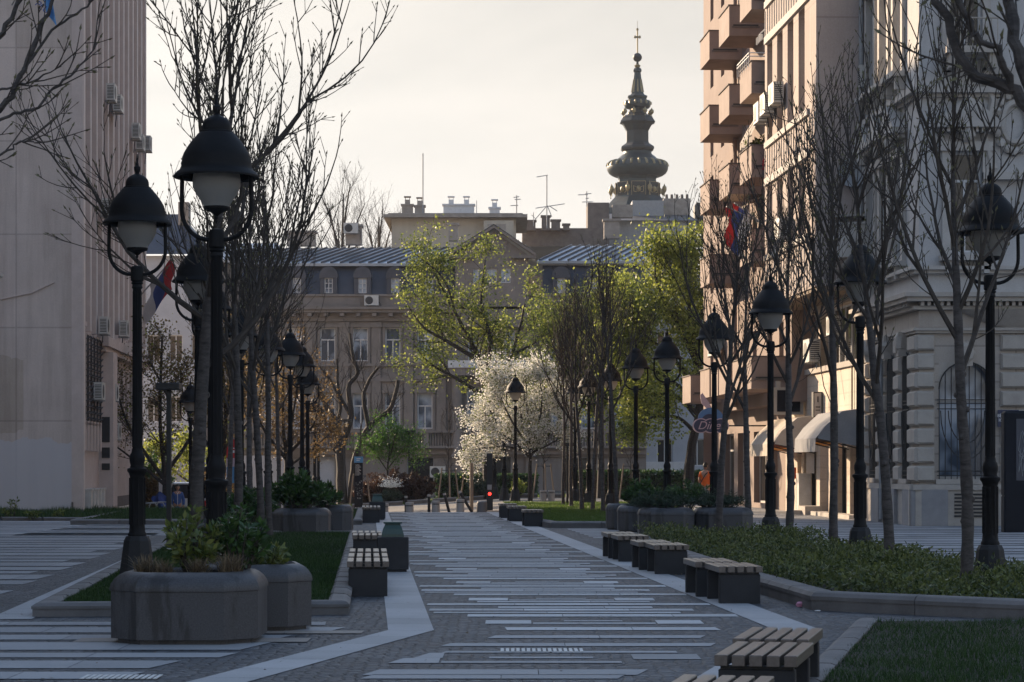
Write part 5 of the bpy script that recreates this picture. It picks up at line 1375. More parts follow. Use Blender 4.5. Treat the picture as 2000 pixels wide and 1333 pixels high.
for a,b,c in ((1024,1046,433),(1058,1074,424),(1077,1094,432),(1100,1112,440)): chimney(a,b,c,450,0,'dark_brick',DB,True,0,FYv=214)
BB=thing('brick_rooftops',(X(1200,225),225,0),'dark brick rooftop block with lead roofs in front of the church spire','building')
bxs(BB,'tower_wall',1148,1190,396,0,222,5,'dark_brick',-2); bxs(BB,'wall',1180,1360,430,0,226,10,'grey_paint',-2); bxs(BB,'penthouse',1235,1296,392,430,230,6,'grey_paint')
m=MB(); Y=226
m.add([(X(1175,Y),Y-.5,Z(432,Y)),(X(1362,Y),Y-.5,Z(432,Y)),(X(1350,Y),Y+6,Z(405,Y)),(X(1190,Y),Y+6,Z(405,Y))],[(0,1,2,3)]); m.build('roof','roof_dark',BB)
bxs(BB,'chimney',1296,1348,388,430,231,4,'chimney_render'); bxs(BB,'chimney',1360,1385,396,450,232,4,'roof_dark')
for k in range(5): m=MB(); m.lathe([(.16,Z(388,231)),(.13,Z(378,231))],8,c=(X(1302+k*10,232),232,0)); m.build('chimney_pot','dark_brick',BB)
bxs(BB,'parapet',1196,1236,400,425,224,1,'chimney_render')
# pale block at the far right, behind the yellow-green trees
RB_=thing('pale_block',(X(1300,170),170,0),'pale plastered building behind the yellow-green trees on the right','building')
rf=(Vector((X(1255,162),162,0)),Vector((1,0,0)),Vector((0,-1,0))); W_=8.0; hs=[(1.0+i*2.3,2.1+i*2.3,z,z+1.9) for i in range(3) for z in (1.6,5.4,9.2)]
m=MB(); m.wall(rf,W_,-2,Z(545,162),hs,.25); m.box(rf[0].x+.01,rf[0].x+W_-.01,162.4,170,-2,Z(545,162)); m.build('wall','pale_blue_wall',RB_)
for h in hs: win(RB_,rf,*h,.22,'white_paint','dark_glass',.08,((h[0]+h[1])/2,),())
m=MB(); m.box(rf[0].x-.3,rf[0].x+W_+.3,161.5,171,Z(545,162),Z(538,162)); m.box(rf[0].x+.2,rf[0].x+3.2,161.9,162,.9,1.9); m.build('roof_and_signboard','white_paint',RB_)
# antennas
def antenna(px,py0,py1,Y,els,lab,r=.05):
    x=X(px,Y); t=thing('antenna',(x,Y,Z(py1,Y)),lab,'antenna','rooftop antennas'); m=MB(); m.tube([(x,Y,Z(py1,Y)-.3),(x,Y,Z(py0,Y))],r,6); m.build('mast','grey_paint',t)
    for (a,b,c,d) in els:
        m=MB(); m.tube([(x+X(1000+a,Y),Y,Z(b,Y)),(x+X(1000+c,Y),Y+.2,Z(d,Y))],r*.8,5); m.build('aerial_rod','grey_paint',t)
antenna(826,300,418,201,[],'tall plain mast above the cream rooftop')
antenna(1068,342,440,212,[(-20,346,2,342),(-22,407,35,398),(0,400,10,424),(-2,405,-24,430),(4,402,20,412)],'tall mast with crossed aerial rods between the roofs')
antenna(1009,382,420,204,[(-6,386,5,384),(-12,402,3,401),(-4,390,8,389)],'small aerial at the right end of the cream roof')
antenna(1146,374,398,221,[(-17,381,2,380),(-3,379,9,378),(-9,395,12,394),(-2,388,4,387)],'aerial on the dark brick rooftop left of the spire')
antenna(1042,415,436,213,[(-4,420,5,428)],'tiny aerial on the dark rooftops',.035)
antenna(931,392,418,202,[],'short thin rod on the cream roof',.03)

# ---------------------------------------------------------------- CHURCH SPIRE
SY=320.0; sk=.02027; sx=X(1245,SY)
CT=thing('church_spire',(sx,SY,0),'baroque church spire of green copper with gilded bulbs and a cross','church spire')
def sz(v): return Z(30+v/3.508,SY)
prof=[(250,1450),(232,1330),(205,1290),(168,1252),(148,1215),(138,1180),(135,1130),(143,1112),(150,1105)]
m=MB(); o8=math.pi/8
m.lathe([(260*sk,-2)]+[(r*sk,sz(v)) for r,v in prof],8,c=(sx,SY,0),rot=o8,smooth=False); m.build('drum','verdigris',CT)
m=MB(); m.lathe([(r*sk,sz(v)) for r,v in [(155,1108),(175,1100),(196,1085),(207,1065),(211,1045),(207,1028),(198,1014),(180,1003),(155,996),(136,985),(118,968),(100,955),(96,948),(96,935)]],32,c=(sx,SY,0)); m.build('lower_bulb','verdigris',CT)
m=MB(); m.lathe([(r*sk,sz(v)) for r,v in [(95,935),(117,926),(122,915),(118,903),(108,897),(98,890),(84,880),(80,868),(80,795),(84,788),(92,775),(105,752),(112,745),(128,738),(124,728),(116,716),(106,700),(88,690),(70,682),(58,668),(54,655),(58,645),(66,640)]],8,c=(sx,SY,0),rot=o8,smooth=False); m.build('lantern','dark_copper',CT)
m=MB(); m.lathe([(r*sk,sz(v)) for r,v in [(62,644),(80,638),(90,624),(92,611),(88,597),(78,586),(64,580)]],24,c=(sx,SY,0)); m.build('upper_bulb','verdigris',CT)
m=MB(); m.lathe([(r*sk,sz(v)) for r,v in [(64,580),(66,572),(72,562),(68,554),(52,548),(44,538),(36,500),(30,450),(24,400),(22,394),(30,386),(30,378),(26,368),(20,362),(10,358),(8,320)]],8,c=(sx,SY,0),rot=o8,smooth=False); m.build('pinnacle','verdigris',CT)
m=MB()
for k in range(24):      # gilded lobes on the big bulb
    a=2*math.pi*k/24; d=Vector((math.cos(a),math.sin(a),0)); pts=[Vector((sx,SY,sz(v)))+d*(r+2)*sk for r,v in ((166,1000),(186,1008),(201,1020),(209,1038))]; m.tube(pts,[.12,.17,.2,.16],6); m.build('gilded_lobe','gilding',CT); m=MB()
for k in range(14):
    a=2*math.pi*k/14; d=Vector((math.cos(a),math.sin(a),0)); pts=[Vector((sx,SY,sz(v)))+d*(r+1)*sk for r,v in ((80,590),(89,600),(92,614))]; m.tube(pts,[.12,.17,.14],6); m.build('gilded_lobe','gilding',CT); m=MB()
for k in range(8):
    a=2*math.pi*k/8; d=Vector((math.cos(a),math.sin(a),0)); m.tube([Vector((sx,SY,sz(v)))+d*(r*.95)*sk for r,v in ((40,530),(33,480),(29,440))],[.16,.12,.05],5); m.build('gilded_rib','gilding',CT); m=MB()
m.lathe([(10*sk,sz(362)),(18*sk,sz(354)),(22*sk,sz(344)),(16*sk,sz(343)),(10*sk,sz(335))],8,c=(sx,SY,0)); m.build('gilded_collar','gilding',CT)
def urn(par,a,R_,vb,vt):
    c=(sx+math.cos(a)*R_*sk,SY+math.sin(a)*R_*sk,0); h=(vb-vt)*sk; zb=sz(vb); m=MB()
    m.lathe([(.12,zb),(.05,zb+h*.12),(.05,zb+h*.25),(.2,zb+h*.35),(.3,zb+h*.5),(.3,zb+h*.72),(.22,zb+h*.8),(.12,zb+h*.85),(.04,zb+h)],10,c=c); m.build('urn','gilding',par)
for k in range(8): urn(CT,math.pi/8+k*math.pi/4,195,1250,1165)
for k in range(8): urn(CT,math.pi/8+k*math.pi/4+.1,100,700,640)
for k in range(8):       # cartouches on the drum
    a=k*math.pi/4; d=Vector((math.cos(a),math.sin(a),0)); s=Vector((-d.y,d.x,0)); c0=Vector((sx,SY,sz(1205)))+d*(150*sk); fr=(c0,s,d); m=MB()
    m.fb(fr,-.9,.9,-.3,.03,-1.0,1.0); m.build('panel','dark_copper',CT)
    g=MB(); g.fb(fr,-1.0,1.0,.0,.06,1.0,1.06); g.fb(fr,-1.0,1.0,.0,.06,-1.06,-1.0); g.fb(fr,-1.0,-.94,0,.06,-1.0,1.0); g.fb(fr,.94,1.0,0,.06,-1.0,1.0)
    g.blob(tuple(c0+d*.05),(.35,.35,.45),8,5,jit=.15)
    for sg in (-1,1): g.tube([c0+s*sg*.3+d*.05+UP*.2,c0+s*sg*.7+d*.05+UP*.4,c0+s*sg*.65+d*.05-UP*.4,c0+s*sg*.3+d*.05-UP*.45],.07,5)
    g.build('cartouche','gilding',CT)
m=MB(); m.blob((sx,SY,sz(290)),31*sk,20,12); m.build('ball','dark_copper',CT)
m=MB(); m.tube([(sx,SY,sz(262)),(sx,SY,sz(95))],.1,6); m.tube([(sx,SY,sz(90)),(sx,SY,sz(40))],.025,5); m.tube([(sx-.34,SY,sz(150)),(sx+.34,SY,sz(150))],.1,6)
for p in ((sx-.32,SY,sz(150)),(sx+.32,SY,sz(150)),(sx,SY,sz(98)),(sx,SY,sz(150))): m.blob(p,(.17,.12,.22),8,6)
m.build('cross','gilding',CT)
# ================================================================== RIGHT SIDE OF THE STREET
def RFx(Y,off=0): return 15.26-.0618*Y-off
def rfr(Y0,off=0):      # frame on the street line: x runs towards the camera, normal points into the street
    return (Vector((RFx(Y0,off),Y0,0)),-SD,-SN)
def zs(py,Y): return Z(py,Y)
# ---- stone corner building, Y 64..71
SB=thing('stone_building',(RFx(64),64,0),'ornate pale stone corner building with rusticated quoins and grilled windows','building')
sf=rfr(71.0); SW=7.0/.998            # street face
cf=(Vector((RFx(64),64.0,0)),Vector((1,0,0)),Vector((0,-1,0)))   # front face towards camera
HS=24
wz=(1.75,5.0)
sh=[(1.0,1.9,1.3,4.9),(3.35,4.25,1.3,4.9),(5.3,6.0,1.3,4.9)]
up=[(x,x+.95,z,z+2.9) for x in (.7,2.5,4.3) for z in (7.6,13.0,18.3)]
m=MB(); m.wall(sf,SW,0,6.0,sh,.4); m.build('ground_floor_wall','stone_wall',SB)
m=MB(); m.wall(sf,SW,6.0,HS,up,.3); m.build('upper_wall','white_wall',SB)
fh=[(.55,2.05,1.3,4.55)]
m=MB(); m.wall(cf,9,0,6.0,fh,.45); m.build('front_ground_wall','stone_wall',SB)
fu=[(.85,1.75,7.6,10.4),(.85,1.75,13.2,16),(4.2,5.2,7.6,10.4),(4.2,5.2,13.2,16)]
m=MB(); m.wall(cf,9,6.0,HS,fu,.3); m.build('front_upper_wall','white_wall',SB)
m=MB(); m.box(RFx(64)+.5,RFx(64)+9,64.5,71,HS-.3,HS); m.box(RFx(64)+8.6,RFx(64)+9,64.01,71,0,HS-.3); m.build('roof','roof_dark',SB)
for fr,hl in ((sf,sh),(cf,fh)):
    for h in hl:
        mid=(h[0]+h[1])/2; win(SB,fr,*h,.38,'white_trim','curtain_sky_glass',.07,(mid,),(h[2]+2.2,))
for fr,hl in ((sf,up),(cf,fu)):
    for h in hl:
        mid=(h[0]+h[1])/2; win(SB,fr,*h,.28,'white_paint','dark_glass',.07,(mid,),(h[3]-.8,))
        m=MB(); m.fb(fr,h[0]-.22,h[0],0,.12,h[2]-.1,h[3]); m.fb(fr,h[1],h[1]+.22,0,.12,h[2]-.1,h[3]); m.fb(fr,h[0]-.3,h[1]+.3,0,.2,h[3],h[3]+.25)
        m.fb(fr,h[0]-.3,h[1]+.3,0,.42,h[2]-.25,h[2]-.1); m.fb(fr,h[0]-.15,h[0],0,.3,h[2]-.6,h[2]-.25); m.fb(fr,h[1],h[1]+.15,0,.3,h[2]-.6,h[2]-.25)
        if h[2]<9:
            m.fb(fr,h[0]-.42,h[1]+.42,0,.5,h[3]+.62,h[3]+.78); m.fprism(fr,[(h[0]-.45,h[3]+.78),(h[1]+.45,h[3]+.78),(mid,h[3]+1.5)],0,.45)
            m.blob(tuple(fr[0]+fr[1]*mid+fr[2]*.3+UP*(h[3]+.45)),(.2,.2,.22),8,5,jit=.15)
            k=h[0]-.3
            while k<h[1]+.3: m.fb(fr,k,k+.08,0,.4,h[3]+.5,h[3]+.62); k+=.16
        m.build('window_surround','white_trim',SB)
# arch heads and grilles over the ground windows
def grille(fr,h,par,ncol,arch):
    m=MB(); o,u,n=fr; w=h[1]-h[0]; mid=(h[0]+h[1])/2; zt=h[3]
    def P(x,z,d=.06): return o+u*x+n*d+UP*z
    for i in range(ncol+1):
        x=h[0]+w*i/ncol; zz=zt-(w/2-math.sqrt(max(0,(w/2)**2-(x-mid)**2)))*(1 if arch else 0)
        m.tube([P(x,h[2]-.05),P(x,zz)],.014,5)
    for z in (h[2]+.1,h[2]+.22,h[2]+1.95,h[2]+2.1,h[2]+2.2): m.tube([P(h[0]-.06,z),P(h[1]+.06,z)],.014,5)
    a=[P(mid+w/2*math.cos(t),zt-w/2+w/2*math.sin(t)) for t in [math.pi*i/14 for i in range(15)]]; m.tube(a,.02,5)
    for k,r_ in enumerate((.42,.6)): m.tube([P(mid+r_*w*1.0*math.cos(t)*.8,h[2]+1.9-.9*math.sin(t)*(1+.5*k),.1) for t in [math.pi*i/12 for i in range(13)]],.016,5)
    return m.build('window_grille','dark_metal',par)
for h in sh: grille(sf,h,SB,6,True)
grille(cf,fh[0],SB,9,True)
for fr,h in [(sf,x) for x in sh]+[(cf,fh[0])]:
    m=MB(); w=h[1]-h[0]; mid=(h[0]+h[1])/2
    # spandrels fill the corners of the arch
    for s in (-1,1):
        pts=[(mid+s*w/2,h[3])]+[(mid+s*w/2*math.cos(t),h[3]-w/2+w/2*math.sin(t)) for t in [math.pi/2*i/7 for i in range(8)]]
        if s<0: pts=[pts[0]]+pts[1:][::-1]; pts=pts
        m.fprism(fr,pts if s<0 else pts[::-1],-.36,-.0)
    m.build('arch_spandrel','stone_trim',SB); m=MB()
    m.fb(fr,mid-.14,mid+.14,0,.3,h[3]-.12,h[3]+.55); m.blob(tuple(fr[0]+fr[1]*mid+fr[2]*.22+UP*(h[3]+.25)),(.2,.2,.3),8,6,jit=.2)
    m.build('keystone','stone_trim',SB); m=MB(); m.fb(fr,h[0]-.1,h[1]+.1,0,.16,h[2]-.14,h[2]); m.build('window_sill','stone_trim',SB)
# rusticated blocks
def rust(fr,x0,x1,z0=1.2,z1=5.36,hh=.52,d=.15):
    z=z0; m=MB()
    while z+hh<=z1+.01:
        o,u,n=fr; a=.05
        c=[(x0,z+.03),(x1,z+.03),(x1,z+hh-.05),(x0,z+hh-.05)]; ci=[(x0+a,z+.03+a),(x1-a,z+.03+a),(x1-a,z+hh-.05-a),(x0+a,z+hh-.05-a)]
        vs=[o+u*x+UP*zz+n*0 for x,zz in c]+[o+u*x+UP*zz+n*(d*.45) for x,zz in c]+[o+u*x+UP*zz+n*d for x,zz in ci]
        m.add(vs,[(0,1,5,4),(1,2,6,5),(2,3,7,6),(3,0,4,7),(4,5,9,8),(5,6,10,9),(6,7,11,10),(7,4,8,11),(8,9,10,11)]); z+=hh
    m.build('rusticated_pier','stone_trim',SB)
for a,b in ((.1,.75),(2.1,3.1),(4.4,5.15),(6.15,SW+.10)): rust(sf,a,b)
rust(cf,-.10,.42); 
for k in range(3): rust(cf,2.25+k*2.3,4.5+k*2.3,1.2,5.36)
m=MB()
for fr,L,x0 in ((sf,SW,0),(cf,9,-.3)):
    m.fb(fr,x0,L+(.3 if fr is sf else 0),0,.17,0,1.0); m.fb(fr,x0,L+(.35 if fr is sf else 0),0,.24,1.0,1.15)
m.build('base_course','stone_trim',SB)
for a,b in ((.1,.75),(2.1,3.1),(4.4,5.15),(6.15,SW+.23)): m=MB(); m.fb(sf,a,b,.17,.28,0,1.01); m.build('pier_plinth','blue_stone',SB)
m=MB(); m.fb(cf,-.26,.75,.17,.3,0,1.01); m.build('pier_plinth','blue_stone',SB)
m=MB()
for z in [0.25+i*.1 for i in range(7)]: m.fb(cf,.95,2.0,.17,.2,z,z+.05)
for z in [0.25+i*.1 for i in range(7)]: m.fb(sf,3.6,4.0,.17,.2,z,z+.05)
m.build('basement_vents','dark_metal',SB)
def corn(levels,mat_,name,den=None):
    m=MB()
    for z0,z1,d in levels:
        m.fb(sf,-.0,SW+d,0,d,z0,z1); m.fb(cf,0.001,9,0,d,z0,z1)
    if den:
        z0,z1,d=den; x=0
        while x<SW: m.fb(sf,x,x+.09,0,d,z0,z1); x+=.18
        x=0
        while x<9: m.fb(cf,x,x+.09,0,d,z0,z1); x+=.18
    m.build(name,mat_,SB)
corn([(5.35,5.42,.12),(5.42,5.5,.18)],'stone_trim','string_course')
corn([(6.0,6.1,.2),(6.22,6.34,.42),(6.34,6.46,.5)],'stone_trim','main_cornice',(6.1,6.22,.32))
corn([(7.0,7.1,.18),(7.1,7.2,.3)],'white_trim','string_course')
corn([(11.9,12.0,.12),(12.0,12.15,.3)],'white_trim','string_course')
# fan-shaped corbel under the corner oriel and the oval cartouche
m=MB(); o=Vector((RFx(64)+2.6,64,0))
for k in range(5): m.lathe([(1.6-.28*k,6.0-.12*k),(1.6-.28*(k+1),6.0-.12*(k+1))],20,c=tuple(o),sy=.35)
m.build('corbel','stone_trim',SB)
m=MB(); c0=Vector((RFx(64)+2.65,64,11.2))
m.tube([c0+Vector((.36*math.cos(t),-.1,.55*math.sin(t))) for t in [2*math.pi*i/20 for i in range(21)]],.1,6)
for i in range(16):
    t=2*math.pi*i/16; m.blob(tuple(c0+Vector((.55*math.cos(t),-.1,.8*math.sin(t)))),(.14,.12,.14),6,4,jit=.2)
m.blob(tuple(c0+Vector((0,-.15,1.1))),(.35,.2,.3),8,5,jit=.2); m.fb((Vector((c0.x-.9,64,0)),Vector((1,0,0)),Vector((0,-1,0))),0,1.8,0,.25,9.6,9.8); m.fb((Vector((c0.x-.9,64,0)),Vector((1,0,0)),Vector((0,-1,0))),0,1.8,0,.3,12.5,12.7)
for s in (-1,1): m.tube([c0+Vector((s*.6,-.1,-1.3)),c0+Vector((s*.85,-.12,-.4)),c0+Vector((s*.6,-.1,.6)),c0+Vector((s*.9,-.1,1.2))],[.12,.08,.12,.06],6)
m.build('oval_cartouche','white_trim',SB)
m=MB(); m.fb(cf,.6,2.1,0,.9,13.0,13.18); m.fb(cf,.7,.9,0,.8,12.6,13.0); m.fb(cf,1.8,2.0,0,.8,12.6,13.0)
for k in range(9): m.tube([cf[0]+cf[1]*(.65+k*.17)+cf[2]*.85+UP*13.18,cf[0]+cf[1]*(.65+k*.17)+cf[2]*.85+UP*13.95],.015,5)
m.tube([cf[0]+cf[1]*.6+cf[2]*.85+UP*13.95,cf[0]+cf[1]*2.1+cf[2]*.85+UP*13.95],.025,5); m.build('balcony','stone_trim',SB)
m=MB(); m.fb(cf,1.5,1.62,0,.14,0,.01); 
m.tube([sf[0]+sf[1]*3.22+sf[2]*.22+UP*.1,sf[0]+sf[1]*3.22+sf[2]*.22+UP*6.0],.06,8); m.tube([sf[0]+sf[1]*.02+sf[2]*.12+UP*6.0,sf[0]+sf[1]*.02+sf[2]*.12+UP*HS],.07,8); m.build('drainpipe','grey_paint',SB)
t=thing('street_sign',(X(1968,63.5),63.75,3.4),'dark blue street name plate on the rusticated wall at the right','street sign')
m=MB(); m.box(X(1949,63.8),X(1990,63.8),63.8,63.84,zs(834,63.8),zs(801,63.8)); m.build('plate','plate_navy',t)
text('8\u0411\nК',.13,'sign_white',facing(Vector((X(1954.5,63.7),63.79,zs(817,63.7))),Vector((1,0,0)),UP,Vector((0,-1,0))),t)
# ---- modern block, lower part Y 71..84, overhanging upper part
MBk=thing('modern_building',(RFx(71),71,0),'beige ribbed modern block overhanging the shop awnings on the right','building')
mf=rfr(84.5); MW=13.5/.998
def mx(Y): return (84.5-Y)/.998
lo=[(mx(83.8),mx(83.0),.0,3.0),(mx(82.2),mx(81.4),.4,2.9),(mx(80.9),mx(78.7),0,2.8),(mx(78.1),mx(76.6),.0,2.9),(mx(75.7),mx(73.7),.0,2.9),(mx(73.2),mx(72.0),.0,2.8)]
st=[(mx(83.9),mx(78.3),5.0,6.9),(mx(78.0),mx(71.5),5.0,6.9)]
m=MB(); m.wall(mf,MW,0,7.3,lo+st,.35); m.build('shop_wall','warm_block_wall',MBk)
for h in lo: win(MBk,mf,*h,.33,'dark_metal' if (h[0]*7)%2>1 else 'stone_trim','shop_glass',.08,(),(h[3]-.6,),'shop_window')
for h in st:
    n_=int((h[1]-h[0])/.9); win(MBk,mf,*h,.33,'white_paint','shop_glass',.06,[h[0]+(h[1]-h[0])*(i+1)/n_ for i in range(n_-1)],(),'strip_window')
m=MB(); m.fb(mf,-.1,MW,0,.1,4.82,5.0); m.fb(mf,mx(79.6),mx(71.2),0,.45,0,.14); m.fb(mf,mx(78.9),mx(77.6),.0,.6,0,.3); m.fb(mf,mx(78.9),mx(78.2),.6,.95,0,.15); m.build('sills_and_steps','stone_trim',MBk)
ov=1.5; of=rfr(80.2,ov); OW=9.2/.998; HM=25.5
# upper overhang, street face
wu=[(.45+i*1.95+.5*(i>1)*0,1.5+i*1.95,a,b) for i in range(4) for a,b in ((9.0,11.3),(12.9,16.2),(17.8,20.6))]
wu=[w for w in wu if w[1]<OW-.6]
m=MB(); m.wall(of,OW,7.2,HM,wu,.35); m.build('ribbed_wall','rib_wall',MBk)
for h in wu: win(MBk,of,*h,.33,'white_trim','dark_glass',.07,((h[0]*.35+h[1]*.65),),())
for z0,z1 in ((11.35,11.6),(12.65,12.85),(16.25,16.5),(17.5,17.72),(8.75,8.95),(20.7,20.9)):
    m=MB(); m.fb(of,.3,OW-1.1,0,.09,z0,z1); m.build('band_moulding','white_trim',MBk)
for z0,z1 in ((7.25,8.7),(11.65,12.6),(16.55,17.45)):
    m=MB(); x=.1; m.fb(of,.06,OW-.06,0,.004,z0,z1,1)
    while x<OW: m.fb(of,x,x+.04,0,.03,z0,z1); x+=.45
    m.build('ribbed_panel',['white_trim','rib_wall'],MBk)
p=of[0]+of[1]*OW; dpt=6.0
sfm=(p,Vector((.9981,.0617,0)),-SD)       # side wall facing the camera
m=MB(); m.wall(sfm,dpt,7.2,HM,[],.2); m.build('side_wall','modern_wall',MBk)
q0=of[0]; m=MB()
for (a_,b_) in (((0,0),(0,1)),):
    pass
c0,c1,c2,c3=q0,p,p+sfm[1]*dpt,q0+sfm[1]*dpt
m.quad(c0+UP*HM,c1+UP*HM,c2+UP*HM,c3+UP*HM); m.build('roof','roof_dark',MBk)
m=MB(); m.quad(c0+UP*7.2,c1+UP*7.2,c2+UP*7.2,c3+UP*7.2)
x=.1
while x<OW-.1: m.fb(of,x,x+.14,-ov+.05,-.05,7.08,7.195); x+=.24
m.build('slatted_soffit','wood_stake',MBk)
m=MB()
for z in (10.3,13.3,16.3,19.3): m.fb(sfm,0,dpt,0,.02,z,z+.05)
m.fb(sfm,2.15,2.35,0,.15,7.2,HM); m.build('joint_strips','modern_wall',MBk)
# rounded balcony on the side wall
m=MB(); c=p+sfm[1]*1.35-SD*0.0
for z0,z1,r_ in ((8.15,9.05,.95),(9.05,9.12,1.02),(9.3,9.36,.98),(8.05,8.15,1.0)):
    pts=[(c.x+r_*math.cos(t),c.y+.75*r_*math.sin(t)) for t in [math.pi+math.pi*i/12 for i in range(13)]]
    m.add([(a,b,z0) for a,b in pts]+[(a,b,z1) for a,b in pts],[(i,i+1,i+14,i+13) for i in range(12)],0,True)
    m.add([(a,b,z1) for a,b in pts],[tuple(range(13))]); m.add([(a,b,z0) for a,b in pts],[tuple(reversed(range(13)))])
m.build('rounded_balcony','white_trim',MBk)
for px,py,Yo,lab in ((1497,222,79.6,'white air conditioner under the strip windows, leftmost of three'),(1520,205,78.3,'white air conditioner under the strip windows, middle of three'),(1545,185,76.6,'white air conditioner under the strip windows, rightmost of three'),(1548,448,75.5,'air conditioner below the second row of tall windows')):
    o_=Vector((RFx(Yo,ov+.02),Yo,zs(py,Yo))); ac(o_,-SD,-SN,lab,1.15,'air conditioners on the modern block')
ac(p+sfm[1]*1.75+UP*zs(152,71)+sfm[2]*.0,sfm[1],sfm[2],'air conditioner on the blank grey side wall of the modern block',1.1,'air conditioners on the modern block')
ac(mf[0]+mf[1]*mx(78.2)+UP*5.55,-SD,-SN,'air conditioner in front of the office strip windows',1.3,'air conditioners on the modern block')
ac(mf[0]+mf[1]*mx(74.8)+UP*6.2,-SD,-SN,'air conditioner hung high beside the strip windows',1.0,'air conditioners on the modern block')
# dish aerials
def dish(c,n,r_,lab):
    t=thing('satellite_dish',c,lab,'satellite dish'); c=Vector(c); n=Vector(n).normalized(); a=n.orthogonal().normalized(); b=n.cross(a); m=MB()
    vs=[]
    for k in range(5):
        q=k/4
        for i in range(18): w=2*math.pi*i/18; vs.append(c+(a*math.cos(w)+b*math.sin(w))*r_*q+n*r_*.25*q*q)
    m.add(vs,[(k*18+i,k*18+(i+1)%18,(k+1)*18+(i+1)%18,(k+1)*18+i) for k in range(4) for i in range(18)],0,True); m.build('dish','grey_paint',t)
    m=MB(); m.tube([c-n*.02,c-n*.3],.03,6); m.tube([c-b*r_+n*.1,c+n*r_*.9],.02,5); m.build('arm','dark_metal',t)
dish(p+sfm[1]*1.1-SD*.4+UP*zs(340,71),(-.3,-1,.2),.5,'round dark satellite dish on the grey side wall')
# ---- awnings
def awning(Y0,Y1,z1,z0,proj,mat_,lab,lining='amber_lining'):
    fr=rfr(Y1); L=(Y1-Y0)/.998; o,u,n=fr; t=thing('awning',tuple(o+u*(L/2)+UP*z0),lab,'awning','shop awnings on the right'); val=.42
    m=MB(); k=8
    # curved canvas hood: profile across projection
    prof=[(0,z1),(proj*.45,z1-.10),(proj*.8,z1-.55),(proj,z0+val)]
    def P(x,d,z): return o+u*x+n*d+UP*z
    for i in range(len(prof)-1):
        (d0,za),(d1,zb)=prof[i],prof[i+1]; c0=.0+proj*.42*(d0/proj); c1=proj*.42*(d1/proj)
        m.quad(P(c0*.5,d0,za),P(c1*.5,d1,zb),P(L-c1*.5,d1,zb),P(L-c0*.5,d0,za))
        m.quad(P(c0*.5,d0,za),P(c1*.5,d1,zb),P(-.0,0 if 0 else d1*.0,zb-.12),P(0,0,za)) if 0 else None
    e=proj*.21
    for s,xs_ in ((0,(0,e)),(1,(L,L-e))):
        tri=[P(xs_[0],0,z0+val*.3)]+[P(proj*.42*(d/proj)*.5 if s==0 else L-proj*.42*(d/proj)*.5,d,z) for d,z in reversed(prof)]
        m.add(tri,[tuple(range(len(tri)))])
    m.quad(P(e,proj,z0+val),P(L-e,proj,z0+val),P(L-e,proj+.02,z0),P(e,proj+.02,z0))
    m.build('canvas',mat_,t)
    f=MB()
    for x in (e,L*.5,L-e): f.tube([P(x,proj-.03,z0+val),P(x,.05,z0+val*.2)],.02,5); f.tube([P(x,0,z1-.04),P(x,proj*.45,z1-.14),P(x,proj*.8,z1-.59),P(x,proj-.03,z0+val)],.02,5)
    f.tube([P(e,proj-.03,z0+val),P(L-e,proj-.03,z0+val)],.02,5); f.build('awning_frame','dark_metal',t)
    if lining:
        q_=MB(); q_.quad(P(.05,.05,z1-.15),P(.05,proj*.5,z1-.35),P(.05,proj*.75,z0+val),P(.05,.05,z0+val)); q_.quad(P(.1,proj*.4,z0+.2),P(.5,proj*.9,z0+.35),P(.5,.1,z0+.3),P(.1,.05,z0+.25)); q_.build('lining',lining,t)
    return t
awning(78.4,83.7,3.4,2.0,1.5,'canvas_beige','beige canvas awning over the lit shop entrance')
awning(71.1,75.2,3.45,2.1,1.45,'canvas_grey','grey canvas awning with orange lining beside the stone building')
# signs on the shop wall
t=thing('box_sign',(RFx(80.6,.6),80.6,3.9),'projecting box sign with dark panel above the shop door','sign')
fr=(Vector((RFx(80.6,.1),80.6,0)),-SN,-SD); m=MB(); m.fb(fr,0,1.05,-.2,.1,3.45,4.4); m.build('sign_case','stone_trim',t)
m=MB(); m.fb(fr,.12,.93,.1,.12,3.55,4.3); m.build('sign_panel','sign_black',t)
m=MB(); m.fb(fr,.2,.35,-.15,.05,4.4,4.7); m.fb(fr,.8,.95,-.15,.05,4.4,4.62); m.build('sign_bracket','stone_trim',t)
t=thing('light_box',(RFx(77.6,.3),77.6,3.7),'narrow upright light box on the warm lit wall','sign')
fr=(Vector((RFx(77.6,.02),77.6,0)),-SN,-SD); m=MB(); m.fb(fr,0,.3,-.3,.02,3.3,4.15); m.build('box_case','dark_metal',t)
m=MB(); m.fb(fr,.03,.27,.02,.04,3.34,4.11); m.build('box_face','white_trim',t)
m=MB(); m.fb(fr,.13,.17,.04,.05,3.8,4.0); m.fb(fr,.07,.23,.04,.05,3.62,3.66); m.fb(fr,.07,.23,.04,.05,3.52,3.55); m.build('box_letters','dark_metal',t)
t=thing('neon_sign',(RFx(82.2,.2),82.2,2.6),'small red lit sign in the shop window','sign'); fr=(Vector((RFx(82.2,.02),82.2,0)),-SN,-SD); m=MB(); m.fb(fr,.02,.3,-.04,.0,2.5,3.0); m.build('sign_panel','neon_red',t)
m=MB(); m.fb(fr,.02,.3,-.03,.01,1.2,1.6); tag(m.build('orange_poster','orange_cloth'),'orange poster low in the lit shop window','poster')
m=MB(); fr=(Vector((RFx(79.4,.05),79.4,0)),-SN,-SD); m.fb(fr,0,.42,-.5,.0,.02,1.35); m.fb(fr,-.01,.43,-.51,.01,1.35,1.4); m.fb(fr,.12,.3,.0,.02,1.15,1.27); tag(m.build('meter_cabinet','ac_white'),'tall pale cabinet beside the shop door','cabinet')
